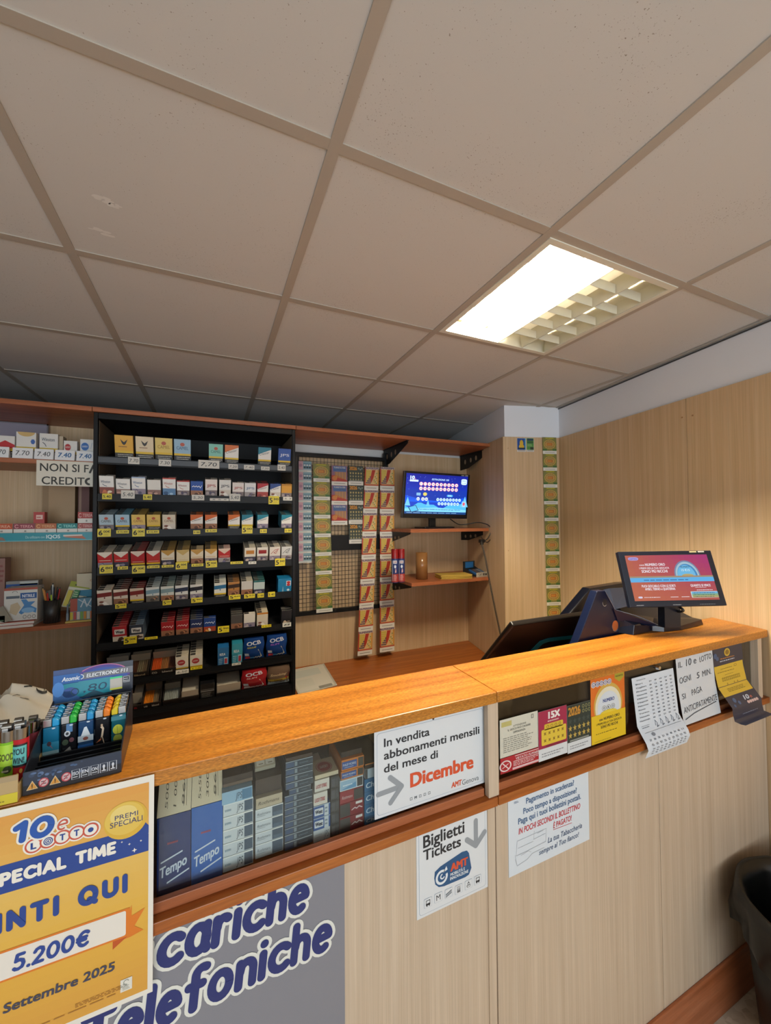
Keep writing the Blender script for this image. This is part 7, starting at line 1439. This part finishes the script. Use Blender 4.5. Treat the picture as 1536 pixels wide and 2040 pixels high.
for k, (px, c1, c2, t, lab) in enumerate(RL):
    yq = .832 if k < 2 else .938; x = ay(px, 1480, yq - .011).x if k < 2 else -.2855; r0 = .0105
    ztop = ay(px, 1440 if k == 1 else 1446 if k == 0 else 1438, yq).z; zh = ztop - .024; z0 = CT + .004 if k < 2 else ztop - .082
    root = thing('lighter', lab, 'lighter', (x, yq, z0), 'lighters in the beige carton')
    if k == 2: b = MB(); b.box(ox - .10, ox - .0025, .925, .953, CT + .0032, z0 - .0005, C('#a88d5c', .5)); b.build('step', cd2)
    def sec(z, rx, ry): return [Vector((x + rx * math.cos(2 * PI * i / 22), yq + ry * math.sin(2 * PI * i / 22), z)) for i in range(22)]
    b = MB(); b.rings([sec(z0, r0 * .9, r0 * .75), sec(z0 + .003, r0, r0 * .85), sec(zh, r0, r0 * .85)], C(c1, .2)); 
    A = Art(b, lambda u, v, l: Vector((x + (r0 + l) * math.cos(-PI / 2 + u), yq + (r0 * .85 + l) * math.sin(-PI / 2 + u), z0 + v * (zh - z0))), .00025)
    if k == 1: A.rect(-1.1, .42, 1.1, .9, C('#241c20'), 1, 10, 1); A.rect(-.95, .47, .95, .86, C(c2), 2, 10, 1); A.text('YOU', -.75, .69, 1.4, .12, C('#1c2c34'), 3, .03); A.text('WIN!', -.75, .5, 1.4, .12, C('#1c2c34'), 3, .03); A.ell(.3, .34, .2, .05, C('#d8a03a'), 2, 8); A.ell(-.1, .26, .2, .05, C('#d8a03a'), 2, 8)
    elif k == 0: A.rect(-1.2, .5, 1.2, .95, C('#a8d03a'), 1, 10, 1); A.text(t, -.9, .62, 1.8, .14, C('#5a5f24'), 3, .03); A.ell(.2, .42, .5, .08, C('#3a4a2a'), 2, 14); A.greek(-.4, .36, 1, .08, 1, C('#d8d4c0'), 3); A.rect(-1.2, .0, 1.2, .28, C('#1f3a2a'), 1, 10, 1)
    else: A.rect(-.7, .62, 1.3, .98, C(c2), 1, 10, 1); A.text(t, -.2, .66, 1.0, .13, C('#3a4a1c'), 3, .03); A.rect(-.5, .36, 1.2, .6, C('#2a6a70'), 1, 10, 1); A.ell(.4, .2, .3, .06, C('#c8743a'), 2, 8)
    b.build('body', root)
    b = MB(); b.rings([sec(zh + .0003, r0 * 1.02, r0 * .88), sec(zh + .017, r0 * 1.02, r0 * .88)], C('#b9b4b0', .15, 1.0)); b.build('hood', root)
    b = MB(); b.cyl((x - r0 * .7, yq, zh + .022), (x + r0 * .5, yq, zh + .022), .0045, .0045, C('#8d8880', .3, 1.0), 12); b.box(x - r0 * .6, x + r0 * .1, yq - .005, yq + .005, zh + .0173, zh + .021, CHROME); b.build('spark_wheel', root)
for k in range(6):
    x = ox - .0135 - .0195 * (k % 5) - (.008 if k > 4 else 0); yq = .885; zb = CT + .004; r0 = .009
    if k == 0: 
        root = thing('lighter', 'lighter in the back row of the beige carton, next to the black display', 'lighter', (x, yq, zb), 'back row lighters of the beige carton'); b = MB(); b.cyl((x, yq, zb), (x, yq, zb + .06), r0, r0, C('#8a3a44', .25), 16); b.build('body', root); b = MB(); b.cyl((x, yq, zb + .0603), (x, yq, zb + .078), r0 * 1.02, r0 * 1.02, C('#b9b4b0', .15, 1.0), 16); b.build('hood', root); b = MB(); b.cyl((x - .006, yq, zb + .083), (x + .005, yq, zb + .083), .0045, .0045, C('#8d8880', .3, 1.0), 10); b.box(x - .005, x + .002, yq - .004, yq + .004, zb + .0783, zb + .083, CHROME); b.build('spark_wheel', root); lr0 = root
    elif k < 4: dup(lr0, (x, yq, zb), f'back row lighter of the beige carton, {ORD[k]} from the black display')
# --- white plastic bag behind the displays
b = MB(); bc = Vector((-.455, 1.16, 1.001)); n, m = 72, 36; R = []
rb_ = random.Random(11)
ztop = ay(40, 1372, 1.14).z
for j in range(m + 1):
    t = j / m; ring = []
    for i in range(n):
        a = 2 * PI * i / n; prof = math.sin(PI * (.08 + .9 * t) ** .8) ** .55; fold = 1 + .05 * math.sin(5 * a + 3 * t) + .035 * math.sin(11 * a - 6 * t) + .03 * math.sin(17 * a + 9 * t)
        ring.append(bc + Vector((.215 * prof * fold * math.cos(a), .135 * prof * fold * math.sin(a), (ztop - 1.001) * (t + .035 * math.sin(3 * a + 1) * t + .02 * math.sin(8 * a) * t * t) * .97)))
    for i, p in enumerate(ring):
        q = noise.noise(Vector((p.x * 14, p.y * 14, p.z * 22))) * .012 + abs(noise.noise(Vector((p.x * 30 + 5, p.y * 30, p.z * 40)))) * .012; d = p - bc; d.z = 0
        ring[i] = p + (d.normalized() * q if d.length > 1e-4 else Vector()) * (1 if 0 < j < m else 0)
    R.append(ring)
b.rings(R, C('#cfc8b8', .38), True)
bvh = BVHTree.FromPolygons([tuple(v) for v in b.v], b.f)
def onbag(px, py):
    h = bvh.ray_cast(CAM, ray(px, py).normalized())
    return (h[0] + (h[1] if h[1].dot(CAM - h[0]) > 0 else -h[1]) * .0012) if h[0] else None
for path, wpx, mm in (([(48, 1368), (58, 1367), (66, 1368), (74, 1370)], 2.5, '#241f1a'), ([(72, 1372), (76, 1377), (84, 1380), (92, 1379), (97, 1374)], 5, '#241f1a'), ([(80, 1368), (84, 1373), (90, 1375)], 3.5, '#241f1a'), ([(25, 1387), (34, 1384), (42, 1386)], 1.2, '#6d665a'), ([(40, 1390), (50, 1392), (60, 1394)], 1.2, '#6d665a')):
    prev = None
    for (xa, ya), (xb, yb2) in zip(path, path[1:]):
        for k in range(4):
            x_, y_ = xa + (xb - xa) * k / 4, ya + (yb2 - ya) * k / 4; t0, t1 = onbag(x_, y_ - wpx / 2), onbag(x_, y_ + wpx / 2)
            if prev and t0 and t1: b.add([prev[0], t0, t1, prev[1]], [(0, 1, 2, 3)], C(mm, .5))
            prev = (t0, t1) if t0 and t1 else None
tag(b.build('plastic_bag'), 'crumpled whitish plastic bag behind the lighter displays', 'bag')

# ================================================================ SCREENS AND TERMINAL
# --- customer screen standing on the countertop
DX = Vector((.9263, -.3768, .0063)).normalized(); DN = Vector((-.3606, -.8815, .3048)); DN = (DN - DX * DN.dot(DX)).normalized(); DV = DN.cross(DX); DV = DV if DV.z > 0 else -DV
DCn = Vector((1.5545, .8942, 1.4829)); sw_, sh_ = .36, .205
Ms = Matrix(((DX.x, -DN.x, DV.x, DCn.x), (DX.y, -DN.y, DV.y, DCn.y), (DX.z, -DN.z, DV.z, DCn.z), (0, 0, 0, 1)))
scr = thing('customer_screen', 'tilted flat screen with a red NUMERO ORO advertisement on the counter end', 'screen', (1.56, .95, CT))
b = MB(); b.M = Ms; b.box(-sw_ / 2, sw_ / 2, 0, .018, -sh_ / 2, sh_ / 2, C('#101726', .35)); b.box(-.09, .09, .0181, .035, -.06, .06, C('#0f141e', .4)); A = Art(b, lambda u, v, l: Vector((u, -l, v))); A.greek(-.155, -.0985, .03, .005, 1, C('#8d9098'), 1); A.greek(-.02, -.0985, .035, .005, 1, C('#8d9098'), 1); A.greek(.08, -.0985, .07, .005, 1, C('#5d6068'), 1); b.build('casing', scr, bevel=.002)
b = MB(); b.M = Ms; A = Art(b, lambda u, v, l: Vector((u, -l, v))); A.rect(.095, .0955, .122, .1005, C('#c9bc8a'), 1); A.rect(.128, .0955, .152, .1005, C('#c4c0b4'), 1); b.build('sticker', scr)
b = MB(); b.M = Ms; aw, ah = .316, .168; S_ = .62
A = Art(b, lambda u, v, l: Vector(((u - .5) * aw, -.0006 - l, (v - .5) * ah + .003)), .00015); rct = A.rect
for i in range(14):
    for j in range(10):
        t, s2 = i / 13, j / 9; col = '#%02x%02x%02x' % (int(226 - 18 * t - 8 * s2), int(120 - 62 * t * (.4 + .6 * s2) - 30 * s2 * .4), int(88 + 50 * t * s2)); A.rect(i / 14, j / 10, (i + 1) / 14, (j + 1) / 10, EM(col, S_), 1)
WH = EM('#f4ecf4', .85)
A.rrect(.03, .885, .155, .96, .035, EM('#b8a8e8', .8), 2); A.text('LOTTO', .045, .9, .09, .035, EM('#6a5ac0', .8), 3, .03)
A.text('con', .15, .765, .06, .035, WH, 3, .02); A.text('NUMERO ORO', .22, .76, .24, .055, WH, 3, .032); A.text('I PREMI DELLA TUA GIOCATA', .14, .69, .36, .038, WH, 3, .025); A.text('SONO PIÙ RICCHI', .16, .61, .31, .058, WH, 3, .032)
A.ell(.7, .53, .155, .34, EM('#7a8ab0', .8), 3, 30, 0, PI); A.ell(.7, .53, .14, .31, EM('#a8c8d8', .85), 4, 30, 0, PI); A.ell(.7, .53, .12, .26, EM('#3a90d0', .8), 5, 30, 0, PI); A.ell(.69, .53, .108, .235, EM('#6cc0ee', .85), 6, 30, 0, PI); A.text('NUMERO', .635, .71, .11, .03, EM('#1c4a70', .8), 7, .02); A.text('15 €15', .64, .63, .1, .045, EM('#d8f0fa', .85), 7, .03); A.ell(.7, .53, .07, .04, EM('#c8b070', .8), 7, 16, 0, PI)
A.rect(0, .49, 1, .53, EM('#b09a7c', .75), 8); A.rect(0, .40, 1, .495, EM('#5cb8f4', .85), 8.5); A.greek(.16, .42, .64, .05, 1, EM('#3a7ab8', .8), 9.5)
A.text('PUOI GIOCARLO CON LE SORTI', .12, .29, .4, .05, WH, 3, .03); A.text('AMBO, TERNO e QUATERNA', .15, .225, .36, .05, WH, 3, .03); A.text('QUANTO SI VINCE', .7, .29, .24, .048, WH, 3, .03); A.greek(.75, .26, .14, .02, 1, WH, 3); A.greek(.76, .2, .22, .03, 1, WH, 3)
A.rrect(.68, .05, 1.0, .185, .01, EM('#c8e0e8', .85), 3); A.rect(.69, .135, 1.0, .175, EM('#6ab8e8', .85), 4); A.rect(.69, .095, 1, .135, EM('#8ab890', .8), 4); A.rect(.69, .055, 1, .095, EM('#b8b070', .8), 4)
for j in range(3): A.greek(.71, .06 + .04 * j, .27, .025, 1, EM('#3a5a6a', .7), 5)
A.rrect(.05, .055, .1, .095, .015, EM('#e0d8f0', .85), 3); A.greek(.12, .06, .24, .03, 1, WH, 3); A.greek(.43, .06, .1, .03, 1, WH, 3); A.greek(.56, .06, .1, .03, 1, WH, 3)
b.build('screen', scr)
b = MB(); q = Ms @ Vector((0, .03, -.05)); b.loft([Vector((q.x + a, q.y + c_, 1.30)) for a, c_ in ((-.03, .0), (.03, -.02), (.035, .01), (-.02, .03))], [Vector((q.x + a, q.y + c_, q.z + .02)) for a, c_ in ((-.03, .0), (.03, -.02), (.035, .01), (-.02, .03))], C('#0f1522', .3)); b.build('neck', scr)
b = MB(); b.tube([Ms @ Vector((.015, .02, -.1)), Ms @ Vector((.02, .012, -.118)), Vector((1.60, .93, 1.345)), Vector((1.575, .955, 1.32))], .0045, C('#101010', .4), 8); b.build('cable', scr)
# --- lottery terminal: navy body with a broad nose resting on the countertop
NV = C('#0a1226', .22, 0, .5); NV2 = C('#0b1530', .28, 0, .4); NVD = C('#080c18', .2, 0, .5)
term = thing('lottery_terminal', 'navy blue lottery terminal whose flat nose rests on the countertop', 'terminal', (1.40, 1.1, 1.0))
y3 = 1.32
def T(px, py, y): return ay(px, py, y)
b = MB(); bp = [T(1085, 1300, y3), T(1130, 1229, y3), T(1177, 1172.5, y3), T(1240, 1162, y3), T(1300, 1158, y3), T(1330, 1175, y3), T(1330, 1300, y3)]
b.prism([Vector((p.x, p.y, p.z)) for p in bp], (0, .05, 0), NVD); b.build('rear_shell', term, bevel=.006)
y4 = 1.0
b = MB(); fp = [T(1146, 1292, y4), T(1166, 1240, y4), T(1190, 1178, y4), T(1206, 1177, y4), T(1226, 1216, y4), T(1247, 1268, y4)]
b.prism(fp, (0, .03, 0), NV2); A = Art(b, plane_y(y4), .0004)
for px, py, r, c1 in ((1204.5, 1200, .0135, '#0a1020'), (1225.5, 1246.5, .0195, '#a0571f')):
    p = T(px, py, y4); A.ell(p.x, p.z, r * .85, r, C(c1, .3), 1, 24); A.ring(p.x, p.z, r * .95, r * 1.1, .0022, C('#9aa4b8', .15, .8), 2, 24, PI * .95, PI * 1.75)
b.build('side_plate', term, bevel=.002)
b = MB(); b.tube([T(1206, 1178, y4 - .002), T(1226, 1215.5, y4 - .002)], .0016, C('#6d7a94', .15, .5), 6, 1); b.tube([T(1222, 1214, y4 - .003), T(1270, 1228, .985), T(1312, 1246, .955)], .0016, C('#7d8aa4', .15, .5), 6); b.build('pale_edge', term)  # pale strips drawn along the ridges of the plate
# nose: a wedge lying on the countertop
zc = CT + .0012
low = [az(1262, 1265, zc), az(1299, 1256.6, zc), az(1323, 1258.5, zc), az(1357, 1255, zc), az(1401.5, 1244, zc), Vector((1.80, .955, zc)), Vector((1.74, 1.03, zc)), Vector((1.38, 1.06, zc))]
hts = [.034, .02, .014, .014, .02, .026, .075, .085]
top = [p + Vector((0, 0, h)) for p, h in zip(low, hts)]
top = [t_.lerp(sum(top, Vector()) / len(top), .04) for t_ in top]
b = MB(); b.loft(low, top, NV, False)
cen = Vector((1.60, .99, zc + .038)); k = len(top)
b.add(top + [cen], [(i, (i + 1) % k, k) for i in range(k)], NVD, False); b.add(low, [tuple(range(k))[::-1]], NVD); b.build('nose', term, bevel=.002)
b = MB(); u4 = [T(1222, 1213, .995), T(1313, 1246.5, .945), T(1300, 1247.5, .945), T(1231, 1236, .995)]; b.loft(u4, [p + Vector((.0, .04, .0)) for p in u4], NV2); b.build('shoulder', term)
b = MB(); b.loft([T(1215, 1172, 1.06), T(1248, 1170, 1.06), T(1262, 1205, 1.0), T(1225, 1214, 1.0)], [p + Vector((0, .03, -.01)) for p in (T(1215, 1172, 1.06), T(1248, 1170, 1.06), T(1262, 1205, 1.0), T(1225, 1214, 1.0))], C('#2a3040', .25)); b.build('paper_cover', term)
b = MB(); b.box(1.26, 1.46, 1.0, 1.03, 1.0008, 1.262, NVD); b.box(1.47, 1.5, 1.0, 1.07, 1.0008, 1.2, NVD); b.box(1.48, 1.59, 1.0, 1.36, 1.0008, 1.2, NVD); b.box(1.3, 1.59, 1.325, 1.37, 1.0008, 1.2, NVD); b.build('base', term)
# --- back of the cash monitor leaning towards the customer
my = 1.13; mx0, mx1, mz = ay(1022, 1247, my).x, ay(1190, 1222, my).x, (ay(1022, 1247, my).z + ay(1190, 1222, my).z) / 2
d_ = ray(966, 1317); tt = mx0 / d_.x; Bl = CAM + d_ * tt; slope = (Bl - Vector((mx0, my, mz))); slope = slope.normalized()
if slope.y < .15: slope = Vector((0, .45, -.9)).normalized()
Ux = Vector((1, 0, 0)); Nn = Ux.cross(slope); Nn = Nn if Nn.y < 0 else -Nn
mh = .30
pos = thing('cash_monitor', 'dark back of a cash monitor with a blue stripe behind the counter', 'monitor', ((mx0 + mx1) / 2, my + slope.y * mh / 2, 1.0))
P = [Vector((mx0, my, mz)), Vector((mx1, my, mz)), Vector((mx1, my, mz)) + slope * mh, Vector((mx0, my, mz)) + slope * mh]
b = MB(); b.prism(P, tuple(-Nn * .022), C('#16120f', .35)); b.build('casing', pos, bevel=.006)
Mq = P[0]; fpos = lambda px, py: apl(px, py, Mq, Nn)
b = MB(); s1 = [(1048, 1304), (1075, 1277), (1092, 1271), (1144, 1265), (1147, 1271), (1094, 1277.5), (1081, 1282), (1060, 1303)]
b.prism([fpos(*q) + Nn * .0004 for q in s1], tuple(Nn * .0015), C('#1188bc', .3)); b.build('blue_stripe', pos)
b = MB(); ux = (P[1] - P[0]).normalized(); vx = -slope; o_ = fpos(1086, 1287); A = Art(b, plane_pn(o_, ux, vx), .0004); A.greek(0, 0, .055, .006, 1, C('#7d8086'), 1); b.build('lettering', pos)
b = MB(); c_ = P[0].lerp(P[2], .6) - Nn * .03; b.box(c_.x - .03, c_.x + .03, c_.y + .02, c_.y + .06, 1.012, c_.z, C('#16120f', .4)); b.build('stand', pos); b = MB(); b.box(c_.x - .1, c_.x + .1, c_.y - .04, c_.y + .1, 1.0008, 1.0118, C('#16120f', .4)); b.build('foot', pos)

# ================================================================ WASTE BIN
bx, by, br, bz = 1.70, .565, .205, .50
bin_ = thing('waste_bin', 'black waste bin lined with a black bag between counter and wall', 'bin', (bx, by, 0))
b = MB(); b.lathe((bx, by, .0008), [(br * .70, 0), (br * .74, .02), (br * .93, bz - .02), (br * .90, bz - .02), (br * .70, .03), (.002, .03)], C('#0c0b0a', .45), 40, False); b.add([(bx + br * .7 * math.cos(2 * PI * i / 40), by + br * .7 * math.sin(2 * PI * i / 40), .001) for i in range(40)], [tuple(range(40))], C('#1a1613')); b.build('bucket', bin_)
b = MB(); n = 72; R = []
prof = [(.02, -.462, 0), (.60, -.455, .01), (.68, -.3, .02), (.78, -.14, .015), (.86, -.03, .008), (.94, .004, .004), (1.0, .006, .006), (1.03, -.03, .02), (1.04, -.085, .04), (1.025, -.13, .055)]
for j, (q, dz, am) in enumerate(prof):
    R.append([Vector((bx + br * q * math.cos(a) * (1 + am * (math.sin(9 * a + j) + .6 * math.sin(17 * a - j * 1.7))), by + br * q * math.sin(a) * (1 + am * (math.sin(9 * a + j) + .6 * math.sin(17 * a - j * 1.7))), bz + dz + (am * .5 * math.sin(5 * a + 2) if j > 7 else 0))) for a in [2 * PI * i / n for i in range(n)]])
b.rings(R, C('#060707', .3, 0, .5), True, False, False); b.build('bag', bin_)

bpy.data.objects.remove(_to)
